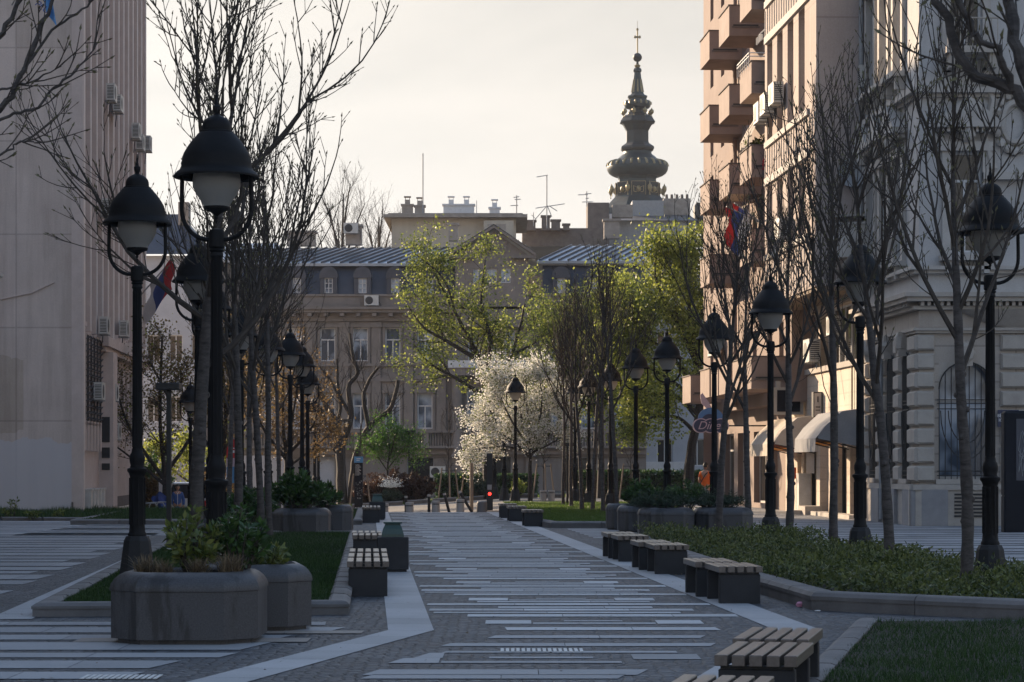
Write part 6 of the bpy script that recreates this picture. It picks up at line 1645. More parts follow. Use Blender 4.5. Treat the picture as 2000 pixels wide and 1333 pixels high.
m=MB(); m.fb(fr,-.0,.28,.6,.62,1.4,2.9); tag(m.build('menu_board','white_trim'),'narrow pale notice board beside the beige awning','notice board')
m=MB(); o=mf[0]; 
m.tube([mf[0]+mf[1]*mx(72.6)+mf[2]*.06+UP*z for z in (3.4,4.2,5.0)],.025,6); m.tube([mf[0]+mf[1]*mx(75.2)+mf[2]*.3+UP*5.1,mf[0]+mf[1]*mx(74.7)+mf[2]*.25+UP*4.4,mf[0]+mf[1]*mx(74.3)+mf[2]*.2+UP*3.9],.018,5)
m.tube([mf[0]+mf[1]*mx(76.9)+mf[2]*.25+UP*5.2,mf[0]+mf[1]*mx(76.4)+mf[2]*.2+UP*4.3,mf[0]+mf[1]*mx(75.6)+mf[2]*.12+UP*3.7],.018,5); tag(m.build('loose_cables','cable_black'),'loose black cables hanging down the warm lit wall','cable')
# ---- brown balcony building, Y 80..101
BBl=thing('balcony_building',(RFx(84.5),84.5,0),'brown apartment building with staggered box balconies on the right','building')
bf=rfr(101.5,.55); BWd=21.2/.998; HB=26
def bx(Y): return (101.5-Y)/.998
hs=[]
for z in (4.6,8.95,11.9,14.85,17.8,20.7):
    for Yc in (82.3,84.6,88.0,90.2,93.5,96.0,99): hs.append((bx(Yc)-.45,bx(Yc)+.45,z+ .1,z+2.2))
m=MB(); m.wall(bf,BWd,3.9,HB,hs,.4); m.build('upper_wall','balcony_wall',BBl)
for h in hs: win(BBl,bf,*h,.38,'grey_paint','dark_glass',.06,((h[0]+h[1])/2,),())
m=MB(); gf=rfr(101.5,0); gh=[(bx(99),bx(96.5),.2,3.0),(bx(95.5),bx(92.5),.2,3.0),(bx(91.5),bx(88.5),.2,3.0),(bx(87.4),bx(85.9),0,3.1)]
m.wall(gf,17/.998,0,3.9,gh,.3); m.quad(gf[0]+UP*3.9,gf[0]-SN*.55+UP*3.9,gf[0]-SN*.55-SD*21+UP*3.9,gf[0]-SD*21+UP*3.9); m.build('ground_wall','balcony_wall',BBl)
for h in gh: win(BBl,gf,*h,.28,'white_trim','shop_glass',.08,((h[0]+h[1])/2,),(h[3]-.7,),'shop_window')
b0=bf[0]; m=MB(); w_=8
m.quad(b0,b0+SN*w_,b0+SN*w_+UP*HB,b0+UP*HB); m.quad(b0+UP*HB,b0-SD*BWd+UP*HB,b0-SD*BWd+SN*w_+UP*HB,b0+SN*w_+UP*HB); n0=b0-SD*BWd; m.quad(n0+UP*3.9,n0+SN*w_+UP*3.9,n0+SN*w_+UP*HB,n0+UP*HB); m.build('end_wall','balcony_wall',BBl)
# recessed pale-blue strip and downpipe
m=MB(); m.tube([bf[0]+bf[1]*bx(92)+bf[2]*.12+UP*4,bf[0]+bf[1]*bx(92)+bf[2]*.12+UP*HB],.08,8); m.build('drainpipe','balcony_brown',BBl)
def balcony(Yc,z,L=2.5,P_=1.3,h=1.12,round_=False,rail=False):
    x0=bx(Yc)-L; x1=bx(Yc); m=MB()      # x1 = nearest end
    c=.12
    m.fb(bf,x0,x1,0,P_,z,z+.14); m.fb(bf,x0,x1,P_-.12,P_,z+.14,z+h); m.fb(bf,x1-.12,x1,0,P_-.12,z+.14,z+h); m.fb(bf,x0,x0+.12,0,P_-.12,z+.14,z+h)
    bo=m.build('balcony','balcony_brown',BBl)
    k=MB(); k.fb(bf,x0-.03,x1+.03,P_-.14,P_+.04,z+h,z+h+.04); k.fb(bf,x1-.15,x1+.03,.02,P_-.14,z+h,z+h+.04); k.fb(bf,x1+.001,x1+.03,.15,P_-.1,z+.30,z+.36); k.fb(bf,x1+.001,x1+.015,.2,P_-.15,z+.36,z+.42,1)
    ko=k.build('balcony_trim',['dark_brick','dark_metal'],None); w=wloc(BBl)
    for v in ko.data.vertices: v.co-=w
    ko.parent=bo
    if rail:
        r_=MB()
        for zz in (.16,.28): r_.tube([bf[0]+bf[1]*x0+bf[2]*(P_+.1)+UP*(z+h+zz),bf[0]+bf[1]*(x1+.1)+bf[2]*(P_+.1)+UP*(z+h+zz),bf[0]+bf[1]*(x1+.1)+bf[2]*0+UP*(z+h+zz)],.02,5)
        for q_ in [x0+(x1-x0)*i/6 for i in range(7)]: r_.tube([bf[0]+bf[1]*q_+bf[2]*(P_+.1)+UP*(z+h-.2),bf[0]+bf[1]*q_+bf[2]*(P_+.1)+UP*(z+h+.28)],.015,5)
        ro=r_.build('balcony_rail','white_paint',None)
        for v in ro.data.vertices: v.co-=w
        ro.parent=bo
Zs=[zs(765,84),8.85,11.8,14.75,17.7,20.6]
for k,z in enumerate(Zs):
    for Yc in (81.0,86.0,91.0):
        if k==1 and Yc==86.0: continue
        if k==5 and Yc==91.0: continue
        balcony(Yc,z,rail=(k==3 and Yc==81.0))
balcony(96.3,4.3); balcony(83.6,Zs[0]-.001,L=1.6); balcony(88.9,Zs[0]-.002,L=1.8,P_=1.28)
# cloth awnings, laundry and plants on balconies
def drape(Yc,z,L,P_,dz,mat_,lab,name='balcony_blind'):
    fr=bf; x0=bx(Yc)-L; m=MB(); o,u,n=fr
    vs,fs=cloth(lambda a,b:o+u*(x0+L*a)+n*(.1+P_*b+.04*math.sin(a*22))+UP*(z-dz*b*b-.03*math.sin(a*9)),24,5); m.add(vs,fs,0,True)
    vs,fs=cloth(lambda a,b:o+u*(x0+L*a)+n*(.1+P_+.03*math.sin(a*30))+UP*(z-dz-.25*b),24,2); m.add(vs,fs,0,True)
    tag(m.build(name,mat_),lab,'awning','faded cloth awnings over the balconies')
drape(81.1,14.6,2.3,1.2,1.3,'canvas_beige','faded cloth blind over the balcony under the railed one')
drape(85.9,11.7,2.3,1.1,1.2,'canvas_beige','brownish cloth awning over a middle balcony')
drape(80.5,17.3,1.2,.9,.5,'canvas_grey','pale torn awning at the top edge beside the ribbed wall')
drape(80.5,13.4,1.0,.8,1.1,'flag_red','dark red folded awning between balconies and ribbed wall')
ac(bf[0]+bf[1]*bx(82.4)+bf[2]*.1+UP*zs(82,82),-SD,-SN,'air conditioner above the railed balcony',1.1,'air conditioners on the balcony building')
ac(bf[0]+bf[1]*bx(96)+bf[2]*.1+UP*6.6,-SD,-SN,'air conditioner at the far end of the balcony building',1.3,'air conditioners on the balcony building')
# Serbian-style tricolours
def tricolour(base,tip,drop,lab,flip=False):
    b=Vector(base); t_=Vector(tip); t=thing('flag',base,lab,'flag','red, blue and white flags'); m=MB(); m.tube([b,t_],.025,6); m.build('flag_pole','grey_paint',t)
    m=MB(); d=(t_-b)*.62; s0=t_-d
    def fn(a,b_): return s0+d*b_+Vector((.08*math.sin(a*7+b_*5)-.25*a*(1-b_),.08*math.sin(a*8),-drop*a*(1-.25*b_)))
    vs,fs=cloth(fn,9,9); k=len(m.v); m.add(vs,fs,0,True)
    for i in range(9):
        for j in range(9): m.m[j*9+i]=[2,1,0][j//3]
    m.build('flag_cloth',['flag_red','flag_blue','flag_white'],t)
tricolour((X(262,88),88.5,Z(585,88)),(X(338,84),84,Z(505,84)),1.5,'red, blue and white flag on a slanting pole beside the near left lamp')
tricolour((RFx(79.8,1.6),79.8,Z(440,80)),(X(1418,79.5),79.3,Z(408,80)),1.6,'red, blue and white flag hanging from the balcony building on the right')
tricolour((RFx(80.6,1.6),80.6,Z(430,80)),(X(1436,80),80.3,Z(395,80)),1.6,'second red, blue and white flag, just right of the other on the balcony building')

o_=bf[0]+bf[1]*(bx(81.0)-1.1)+bf[2]*.9+UP*(11.8+1.0)
shrub('balcony_plant',o_.x,o_.y,o_.z,(.45,.5,.6),16,700,'green_leaf',(.07,.16),.45,'leafy plant growing over a balcony front beside the ribbed wall','plant',301)
o_=bf[0]+bf[1]*(bx(86.0)-1.0)+bf[2]*.9+UP*(8.85+1.0)
shrub('balcony_plant',o_.x,o_.y,o_.z,(.4,.7,.4),12,450,'green_leaf',(.07,.15),.45,'low plants along a lower middle balcony','plant',302)
# ================================================================== STREET THINGS
# diner sign on the corner of the balcony building
Yd=84.0; dxc=X(1388,Yd)
t=thing('diner_sign',(dxc,Yd,Z(835,Yd)),'pink and blue oval diner sign hanging out from the balcony building','sign')
df=(Vector((dxc,Yd,0)),Vector((1,0,0)),Vector((0,-1,0)))
def ell(mb,fr,cx,cz,a,b,d0,d1,n=28): mb.fprism(fr,[(cx+a*math.cos(2*math.pi*i/n),cz+b*math.sin(2*math.pi*i/n)) for i in range(n)],d0,d1)
zc=Z(832,Yd)
m=MB(); ell(m,df,0,Z(818,Yd),.46,.40,-.1,.06); m.build('disc','diner_blue',t)
m=MB(); ell(m,df,-.06,Z(822,Yd),.27,.24,.06,.08); m.build('disc_centre','diner_navy',t)
m=MB(); 
for sx_ in (-.36,0,.36): ell(m,df,sx_,zc,.30,.27,-.08,.1+.002*abs(sx_))
m.build('oval_border','diner_pink',t)
m=MB()
for sx_ in (-.36,0,.36): ell(m,df,sx_,zc,.26,.235,.1,.112+.002*abs(sx_))
m.build('oval_board','diner_navy',t)
text('Diner',.42,'diner_pink',facing(Vector((dxc,Yd-.125,zc)),Vector((1,0,0)),UP,Vector((0,-1,0))),t,shear=.35)
m=MB(); m.fprism(df,[(-.12,Z(800,Yd)),(.05,Z(800,Yd)),(-.02,Z(790,Yd)),(-.30,Z(768,Yd)),(-.38,Z(772,Yd)),(-.34,Z(788,Yd))],-.04,.04); m.build('feather_shape','diner_pink',t)
m=MB(); m.tube([(dxc+.4,Yd,zc),(RFx(84)-.4,Yd,zc)],.03,6); m.build('sign_arm','dark_metal',t)
# information pillar
Yt=112; xt=X(700.5,Yt); zt=gz(xt,Yt)
t=thing('information_pillar',(xt,Yt,zt),'black information pillar with a bright blue head panel by the old tree','information sign')
m=MB(); m.box(xt-.2,xt+.2,Yt-.09,Yt+.09,zt,zt+2.28); m.build('pillar','sign_black',t)
m=MB(); m.box(xt-.215,xt+.215,Yt-.1,Yt+.1,zt+2.28,zt+2.58); m.build('head_panel','sign_blue',t)
m=MB()
for k in range(2): m.box(xt-.1,xt+.1-.05*k,Yt-.105,Yt-.101,zt+2.46-k*.08,zt+2.49-k*.08)
for k in range(10): m.box(xt-.08,xt+.04+.08*((k*7)%3)/2,Yt-.097,Yt-.091,zt+2.17-k*.055,zt+2.185-k*.055)
for k in range(5): m.box(xt-.16+.07*k,xt-.13+.07*k,Yt-.097,Yt-.091,zt+.08,zt+.11)
m.box(xt-.13,xt-.115,Yt-.097,Yt-.091,zt+1.65,zt+2.2); m.build('printed_lines','sign_white',t)
m=MB()
r_=random.Random(3)
for k in range(40): a=(xt-.15+r_.random()*.3); z=zt+.5+r_.random()*.9; m.box(a,a+r_.uniform(.01,.06),Yt-.096,Yt-.0905,z,z+r_.uniform(.01,.03))
m.build('printed_map','grey_paint',t)
# red and blue beach banner behind the trees
Yb=90; xb=X(450,Yb); zb=gz(xb,Yb)
t=thing('banner',(xb,Yb,zb),'tall narrow red and blue banner between the trunks','banner')
m=MB(); m.tube([(xb+.3,Yb,zb),(xb+.33,Yb,Z(870,Yb)),(xb+.05,Yb,Z(851,Yb))],.025,6); m.build('banner_pole','grey_paint',t)
m=MB(); m.fprism((Vector((xb,Yb,0)),Vector((1,0,0)),Vector((0,-1,0))),[(-.16,Z(895,Yb)),(.28,Z(895,Yb)),(.3,Z(870,Yb)),(.12,Z(853,Yb)),(-.14,Z(876,Yb))],-.01,.01); m.build('banner_top','flag_red',t)
m=MB(); m.box(xb-.16,xb+.28,Yb-.01,Yb+.01,Z(912,Yb),Z(895,Yb)); m.build('banner_middle','diner_pink',t)
m=MB(); m.box(xb-.15,xb+.27,Yb-.01,Yb+.01,Z(944,Yb),Z(912,Yb)); m.build('banner_foot','sign_blue',t)
m=MB(); m.box(xb-.08,xb+.22,Yb-.02,Yb-.011,Z(885,Yb),Z(880,Yb)); m.box(xb-.08,xb+.2,Yb-.02,Yb-.011,Z(877,Yb),Z(875,Yb)); m.build('banner_words','sign_white',t)
# bollards
def bollard(px,Y,h,lean,lab,kind):
    x=X(px,Y); z=gz(x,Y)
    t=thing('bollard',(x,Y,z),lab,'bollard','bollards along the road')
    if kind=='thin':
        a=math.tan(lean); m=MB(); m.tube([(x,Y,z),(x-a*h*.9,Y,z+h*.9)],.055,10); m.build('post','dark_metal',t)
        m=MB(); m.tube([(x-a*h*.9,Y,z+h*.9),(x-a*h,Y,z+h)],.062,10); m.build('cap','bollard_pale',t)
    elif kind=='pale':
        m=MB(); m.lathe([(.15,z),(.15,z+h*.72),(.135,z+h*.73),(.135,z+h*.8),(.16,z+h*.81),(.16,z+h*.97),(.14,z+h)],14,c=(x,Y,0)); m.build('post','bollard_pale',t)
        m=MB(); m.lathe([(.137,z+h*.735),(.137,z+h*.795)],14,c=(x,Y,0)); m.build('dark_band','dark_metal',t)
    else:
        m=MB(); m.lathe([(.2,z),(.2,z+h*.75),(.17,z+h*.93),(.08,z+h)],14,c=(x,Y,0)); m.build('post','granite',t)
for a in ((793,87,.78,0,'straight dark post, leftmost of the thin posts','thin'),(838,87,.78,0,'straight dark post, second of the thin posts','thin'),(878,87,.78,.25,'dark post leaning slightly left, third of the thin posts','thin'),(922,87,.8,.55,'dark post leaning far to the left, last of the thin posts','thin'),
 (751,86.5,.56,0,'pale stubby bollard partly behind the far litter bin','pale'),(800,86,.54,0,'pale stubby bollard right of the first thin post','pale'),(851,86,.54,0,'pale stubby bollard right of the second thin post','pale'),(899,86,.54,0,'pale stubby bollard between the two leaning posts','pale'),
 (941,86,.42,0,'dark rounded stone bollard left of the pedestrian light','stone'),(1061,108,.5,0,'small pale bollard behind the sunlit lawn, left one','pale'),(1077,108,.5,0,'small pale bollard behind the sunlit lawn, right one','pale')): bollard(*a)
# tall wooden-looking post, pedestrian light
m=MB(); x=X(921,88); m.tube([(x,88,gz(x,88)),(x,88,Z(905,88))],.07,8); tag(m.build('timber_post','wood_stake'),'plain upright timber post right of the leaning posts','post')
Yp=88; xp=X(956.5,Yp); t=thing('pedestrian_light',(xp,Yp,0),'dark pedestrian signal post showing a red light','traffic light')
m=MB(); m.ring([(xp-.12,Yp-.12),(xp+.12,Yp-.12),(xp+.12,Yp+.12),(xp-.12,Yp+.12)],[(0,-.1),(0,2.1),(.02,2.14)],chamfer=.02); m.build('post','dark_metal',t)
m=MB(); m.lathe([(.06,0),(.06,.02),(.04,.04),(0,.045)],14); o=m.build('red_lamp','signal_red',None); o.data.transform(Matrix.Rotation(math.pi/2,4,'X')); o.data.transform(Matrix.Translation((.0,-.122,Z(965,Yp)))); o.parent=t
m=MB(); m.box(xp-.09,xp+.08,Yp-.13,Yp-.122,Z(957,Yp),Z(947,Yp)); m.build('notice_plate','grey_paint',t)
# advertising kiosk panel at right edge
t=thing('advertising_panel',(X(1990,58),58,0),'dark free-standing advertising panel at the right edge','advertising panel')
x0=X(1958,58); m=MB(); m.ring([(x0,57.8),(x0+1.7,57.8),(x0+1.7,58.2),(x0,58.2)],[(0,0),(0,.9),(.02,.9),(.02,.94),(0,.94),(0,Z(808,58)),(.05,Z(803,58))],chamfer=.04); m.build('case','sign_black',t)
m=MB(); m.box(x0+.3,x0+1.5,57.78,57.8,1.3,3.0-.15); m.build('screen','slate',t)
m=MB()
r_=random.Random(9)
for k in range(8):
    pts=[Vector((x0+.35+r_.random()*.5,57.77,1.4+r_.random()*1.3)) for _ in range(4)]; m.tube(pts,.008,4)
m.build('scratched_scribble','grey_paint',t)
# bicycle rack
t=thing('bicycle_rack',(X(305,89),89,-1.0),'grey tubular bicycle rack beyond the grass strip','bicycle rack')
for k in range(3):
    m=MB(); x=X(292+k*12,89+k*.5); Y_=89+k*.8; z=gz(x,Y_)
    m.tube([(x-.3,Y_,z),(x-.3,Y_,z+1.0),(x-.22,Y_,z+1.12),(x+.22,Y_,z+1.12),(x+.3,Y_,z+1.0),(x+.3,Y_,z)],.03,8); m.build('hoop','grey_paint',t)
m=MB(); vs,fs=cloth(lambda a,b:(X(300,92)+.6*a+.1*math.sin(b*6),92+.1*math.sin(a*9),gz(-14,92)+.55+.9*b+.1*math.sin(a*8+b*4)),8,8); m.add(vs,fs,0,True); tag(m.build('blue_cover','flag_blue'),'crumpled blue plastic cover beside the bicycle rack','cover')
m=MB(); m.box(X(310,96),X(322,96),96,96.05,.3,1.1); m.tube([(X(316,96),96.1,-1),(X(316,96),96.1,.3)],.04,6); tag(m.build('notice_stand','white_paint'),'small pale notice on a stand behind the near lamp post','sign')
# litter
m=MB(); m.blob((X(1563,27.5),27.5,.035),(.06,.04,.03),7,5,jit=.3); tag(m.build('litter','pink_paper'),'small pink scrap of litter on the setts','litter')
m=MB(); m.blob((X(1590,26.9),26.6,.012),(.035,.02,.01),7,4,jit=.3); tag(m.build('litter','white_paint'),'tiny white scrap of litter beside the bed kerb','litter')
# ---------------------------------------------------------------- van and car
def car(px,Y,label,paint,W=1.85,H=1.75,L=4.3,van=True,z=None,rz=0):
    x=X(px,Y); z=gz(x,Y) if z is None else z; t=thing('parked_car',(x,Y,z),label,'car')
    # body cross-sections along the length (local y), seen from its rear
    secs=[(0,.45,.55,.62),(.05,.32,.9,1.0),(.12,.28,H*.62,1.0),(.5,.26,H*.62,1.0),(L*.7,.26,H*.6,1.0),(L*.96,.3,H*.5,.96),(L,.42,.6,.8)]
    m=MB(); rings=[]
    for y,z0,z1,w in secs:
        hw=W/2*w; rings.append([(x-hw*.9,Y+y,z+z0),(x+hw*.9,Y+y,z+z0),(x+hw,Y+y,z+z0+.12),(x+hw,Y+y,z+z1-.1),(x+hw*.93,Y+y,z+z1),(x-hw*.93,Y+y,z+z1),(x-hw,Y+y,z+z1-.1),(x-hw,Y+y,z+z0+.12)])
    vs=[p for r in rings for p in r]; fs=[(k*8+i,k*8+(i+1)%8,(k+1)*8+(i+1)%8,(k+1)*8+i) for k in range(len(rings)-1) for i in range(8)]+[tuple(range(8)),tuple(range(len(vs)-8,len(vs)))]
    m.add(vs,fs,0,True); m.build('body',paint,t,sharp=30)
    m=MB(); zb=z+H*.6; zt=z+H; sec=[(.14,.2,0),(.22,.98,1),(.34,.94,1),(L*.6,.94,1),(L*.78,.9,0)]
    top=[(.45,W*.40),(L*.58,W*.40)]; bot=[(.12,W*.47),(L*.8,W*.46)]
    B=[(x-bot[0][1],Y+bot[0][0],zb),(x+bot[0][1],Y+bot[0][0],zb),(x+bot[1][1],Y+bot[1][0],zb),(x-bot[1][1],Y+bot[1][0],zb)]; T=[(x-top[0][1],Y+top[0][0],zt-.1),(x+top[0][1],Y+top[0][0],zt-.1),(x+top[1][1],Y+top[1][0],zt-.1),(x-top[1][1],Y+top[1][0],zt-.1)]
    m.add(B+T,[(0,1,5,4),(1,2,6,5),(2,3,7,6),(3,0,4,7)]); m.build('windows','dark_glass',t)
    m=MB(); ins=.03; m.ring([(T[0][0]-ins,T[0][1]-ins),(T[1][0]+ins,T[1][1]-ins),(T[2][0]+ins,T[2][1]+ins),(T[3][0]-ins,T[3][1]+ins)],[(0,zt-.1),(.0,zt-.04),(.12,zt)],chamfer=.15,smooth=True); 
    for a,b in zip(B,T): m.tube([a,b],.045,5)
    m.build('roof',paint,t)
    for sx_ in (-1,1):
        for y in (.8,L-.8):
            w=MB(); w.lathe([(.0,-.11),(.3,-.11),(.33,-.07),(.33,.07),(.3,.11),(0,.11)],18); o=w.build('wheel','tyre',None); o.data.transform(Matrix.Rotation(math.pi/2,4,'Y')); o.data.transform(Matrix.Translation((sx_*(W/2-.1),y,.33))); o.parent=t
        l=MB(); l.box(x+sx_*W*.43-.08,x+sx_*W*.43+.08,Y-.0,Y+.1,z+.75,z+1.05); l.build('tail_light','signal_red' if 0 else 'flag_red',t)
    m=MB(); m.box(x-.26,x+.26,Y-.012,Y+.02,z+.55,z+.67); m.build('number_plate','sign_white',t)
car(366,101,'silver van parked on the road behind the man in blue','car_paint',1.9,1.85)
car(420,107,'dark red car partly hidden by the pole of the largest lamp','car_red',1.8,1.75)
# ================================================================== PEOPLE AND PIGEON
def skin_mesh(name,verts,edges,rad,m,parent,sub=2,root=0):
    me=bpy.data.meshes.new(name); me.from_pydata(verts,edges,[]); me.materials.append(MATS[m]); o=bpy.data.objects.new(name,me); COL.objects.link(o); o.parent=parent
    o.modifiers.new('skin','SKIN'); 
    if not me.skin_vertices: pass
    for i,r_ in enumerate(rad):
        sv=me.skin_vertices[0].data[i]; sv.radius=(r_,r_) if not isinstance(r_,tuple) else r_
        sv.use_root=(i==root)
    s=o.modifiers.new('sub','SUBSURF'); s.levels=sub; s.render_levels=sub
    dg=bpy.context.evaluated_depsgraph_get(); me2=bpy.data.meshes.new_from_object(o.evaluated_get(dg)); o.modifiers.clear(); o.data=me2
    if not me2.materials: me2.materials.append(MATS[m])
    for p in me2.polygons: p.use_smooth=True
    return o
def add_skin_layer(me):
    pass
def person(loc,rz,label,shirt,trousers,back=False,zip_=False,bag=False,pose=0,sleeve=1.0):
    t=thing('person',loc,label,'person',rz=rz)
    # local: x = the person's left-right, y = forward (towards -y = facing camera when rz=0 faces -y)
    a=.0
    hipz=.92; J={}
    verts=[(0,0,.95),(0,.0,1.12),(0,.01,1.30),(0,.0,1.44),(0,-.005,1.53)]; rad=[(.15,.11),(.135,.10),(.165,.11),(.10,.075),(.052,.052)]
    edges=[(0,1),(1,2),(2,3),(3,4)]
    arms=[]
    for s in (-1,1):
        k=len(verts); fw=-.16 if pose==1 else (-.05 if s>0 else .02)
        verts+= [(s*.18,0,1.42),(s*.24,.02,1.14),(s*.235 if pose==0 else s*.20,fw,.92),(s*.225 if pose==0 else s*.15,fw*1.4,.84)]
        rad+=[.058,.044,.034,.036]; edges+=[(3,k),(k,k+1),(k+1,k+2),(k+2,k+3)]
        # palm and fingers
        hx,hy,hz=verts[k+3]
        for f,(dx,dy,L) in enumerate(((-.028,-.02,.065),(-.01,-.022,.08),(.01,-.018,.078),(.026,-.01,.062),(-.036*1,-.045,.04))):
            q=len(verts); verts+=[(hx+dx*.8,hy+dy,hz-.05),(hx+dx,hy+dy*1.4,hz-.05-L)] if f<4 else [(hx-s*.02,hy-.04,hz-.01),(hx-s*.02,hy-.06,hz-.05)]
            rad+=[.011,.008]; edges+=[(k+3,q),(q,q+1)]
        arms.append(k)
    for s in (-1,1):
        k=len(verts); st=.08*s*(1 if pose==1 else 0)
        verts+=[(s*.09,0,.90),(s*.10,-.01-st,.50),(s*.10,.02-st*1.5,.09),(s*.105,-.12-st*1.5,.035)]; rad+=[.09,.062,.042,.036]; edges+=[(0,k),(k,k+1),(k+1,k+2),(k+2,k+3)]
    body=skin_mesh('body',verts,edges,rad,'skin',t)
    # head, one mesh with nose, ears, brow and chin
    h=MB(); n_=16; rows=[]
    for i in range(11):
        ph=math.pi*i/10; zz=-math.cos(ph)*.118; rr_=math.sin(ph)
        row=[]
        for j in range(n_):
            w=2*math.pi*j/n_; x=rr_*.078*math.cos(w); y=rr_*.098*math.sin(w)
            if y<0 and zz<-.03: y*=.92; x*=.86
            if zz<-.06: x*=.85
            if abs(math.cos(w))<.2 and y<0 and -.035<zz<.005: y-=.022
            if abs(math.cos(w))<.55 and y<0 and .0<zz<.03: y+=.006
            row.append((x,y,1.655+zz))
        rows+=row
    h.add(rows,[(i*n_+j,i*n_+(j+1)%n_,(i+1)*n_+(j+1)%n_,(i+1)*n_+j) for i in range(10) for j in range(n_)],0,True)
    for s in (-1,1): h.blob((s*.078,.008,1.65),(.014,.022,.032),8,6)
    ho=h.build('head','skin',t,False)
    e=MB()
    for s in (-1,1): e.blob((s*.03,-.088,1.668),(.012,.008,.008),8,5); e.tube([(s*.015,-.094,1.69),(s*.05,-.084,1.69)],.005,5)
    e.tube([(-.022,-.09,1.60),(0,-.094,1.597),(.022,-.09,1.60)],.005,5)
    eo=e.build('eyes_and_mouth','hair',None); eo.parent=ho
    hr=MB(); rws=[]
    for i in range(7):
        ph=math.pi*.5*i/6
        for j in range(n_):
            w=2*math.pi*j/n_; lowz=-.055 if math.sin(w)>-.2 else .045
            z0=lowz+(.118-lowz)*math.sin(ph); q=math.sqrt(max(0,1-(max(z0,-.1)/.128)**2))
            rws.append((.084*math.cos(w)*q,.105*math.sin(w)*q+.003,1.662+z0*1.05))
    hr.add(rws,[(i*n_+j,i*n_+(j+1)%n_,(i+1)*n_+(j+1)%n_,(i+1)*n_+j) for i in range(6) for j in range(n_)],0,True); hr.build('hair','hair',t,False)
    # shirt: torso plus sleeves as one skin mesh; trousers the same way
    v=[(0,0,.90),(0,0,1.10),(0,.01,1.30),(0,0,1.455)]; r_=[(.175,.13),(.165,.125),(.185,.13),(.085,.075)]; ed=[(0,1),(1,2),(2,3)]
    for s,k in zip((-1,1),arms):
        q=len(v); p0,p1,p2=[Vector(verts[k+i]) for i in range(3)]
        v+= [tuple(p0+Vector((-s*.01,0,-.005))),tuple(p0.lerp(p1,.62) if sleeve<1 else p1)]; r_+=[.078,.068]; ed+=[(2,q),(q,q+1)]
        if sleeve>=1: v.append(tuple(p2)); r_.append(.05); ed.append((q+1,q+2))
    skin_mesh('shirt',v,ed,r_,shirt,t)
    v=[(0,0,.96),(0,0,.90)]; r_=[(.165,.125),(.16,.125)]; ed=[(0,1)]; ks=len(verts)-8
    for k in (ks,ks+4):
        q=len(v); p0,p1,p2=[Vector(verts[k+i]) for i in range(3)]; v+=[tuple(p0+Vector((0,0,-.06))),tuple(p1),tuple(p2+Vector((0,0,.02)))]; r_+=[.105,.08,.065]; ed+=[(1,q),(q,q+1),(q+1,q+2)]
    skin_mesh('trousers',v,ed,r_,trousers,t)
    for k in (ks,ks+4):
        p=verts[k+2]; b=MB(); b.blob((p[0],p[1]-.07,.045),(.052,.145,.05),10,6); b.build('shoe','dark_cloth',t,False)
    if zip_:
        m=MB(); m.tube([(-.012,-.128,1.42),(.0,-.15,1.25),(.0,-.142,1.1),(0,-.15,.92)],.012,5); m.tube([(-.05,-.10,1.47),(0,-.12,1.41),(.05,-.10,1.47)],.012,5); m.build('zip','sign_white',t,False)
    if bag:
        m=MB(); m.tube([(-.10,-.10,1.45),(-.13,.03,1.46),(-.06,.14,1.36),(.08,.16,1.12),(.18,.10,.97),(.2,-.02,.93)],.017,6); m.build('shoulder_strap','dark_cloth',t,False)
        m=MB(); m.ring([(.19,-.08),(.26,-.08),(.26,.12),(.19,.12)],[(0,.82),(0,.98),(.02,1.0)],chamfer=.02); o=m.build('bag','dark_cloth',None); o.parent=t
    return t
HAZE=.0002
yb=94.0; xb=X(347,yb)
person((xb,yb,gz(xb,yb)),math.radians(8),'man in a blue tracksuit walking toward the camera beyond the left lawn','blue_cloth','blue_cloth',zip_=True,pose=0)
yo=80.5; xo=X(1378,yo)
person((xo,yo,.0),math.radians(150),'man in an orange t-shirt with a black shoulder strap seen from behind','orange_cloth','grey_cloth',bag=True,pose=1,sleeve=.5)
# pigeon in the bed
pY=40.0; pxx=X(1803,pY)
t=thing('pigeon',(pxx,pY,.02),'dark pigeon standing on the paving at the edge of the planted bed','bird',rz=0)
vs=[(-.15,0,.12),(-.08,0,.135),(0,0,.15),(.07,0,.17),(.10,0,.215),(.125,0,.245)]
skin_mesh('body',vs,[(i,i+1) for i in range(5)],[(.03,.012),(.05,.045),(.062,.058),(.05,.048),(.028,.028),(.026,.024)],'pigeon_feather',t)
m=MB(); m.tube([(.145,0,.245),(.175,0,.238)],[.008,.002],6); m.build('beak','dark_metal',t,False)
m=MB()
for s in (-1,1): m.fprism((Vector((0,s*.058,.15)),Vector((1,0,0)),Vector((0,s,0))),[(-.17,-.02),(-.02,-.035),(.05,.0),(.03,.035),(-.06,.03)],-.004,.008)
m.build('wings','pigeon_feather',t,False)
m=MB()
for s in (-1,1): m.tube([(.0,s*.02,.1),(.01,s*.022,.04),(.012,s*.022,.004)],.005,5); m.tube([(-.01,s*.022,.005),(.045,s*.022,.004)],.004,4)
m.build('legs','diner_pink',t,False)
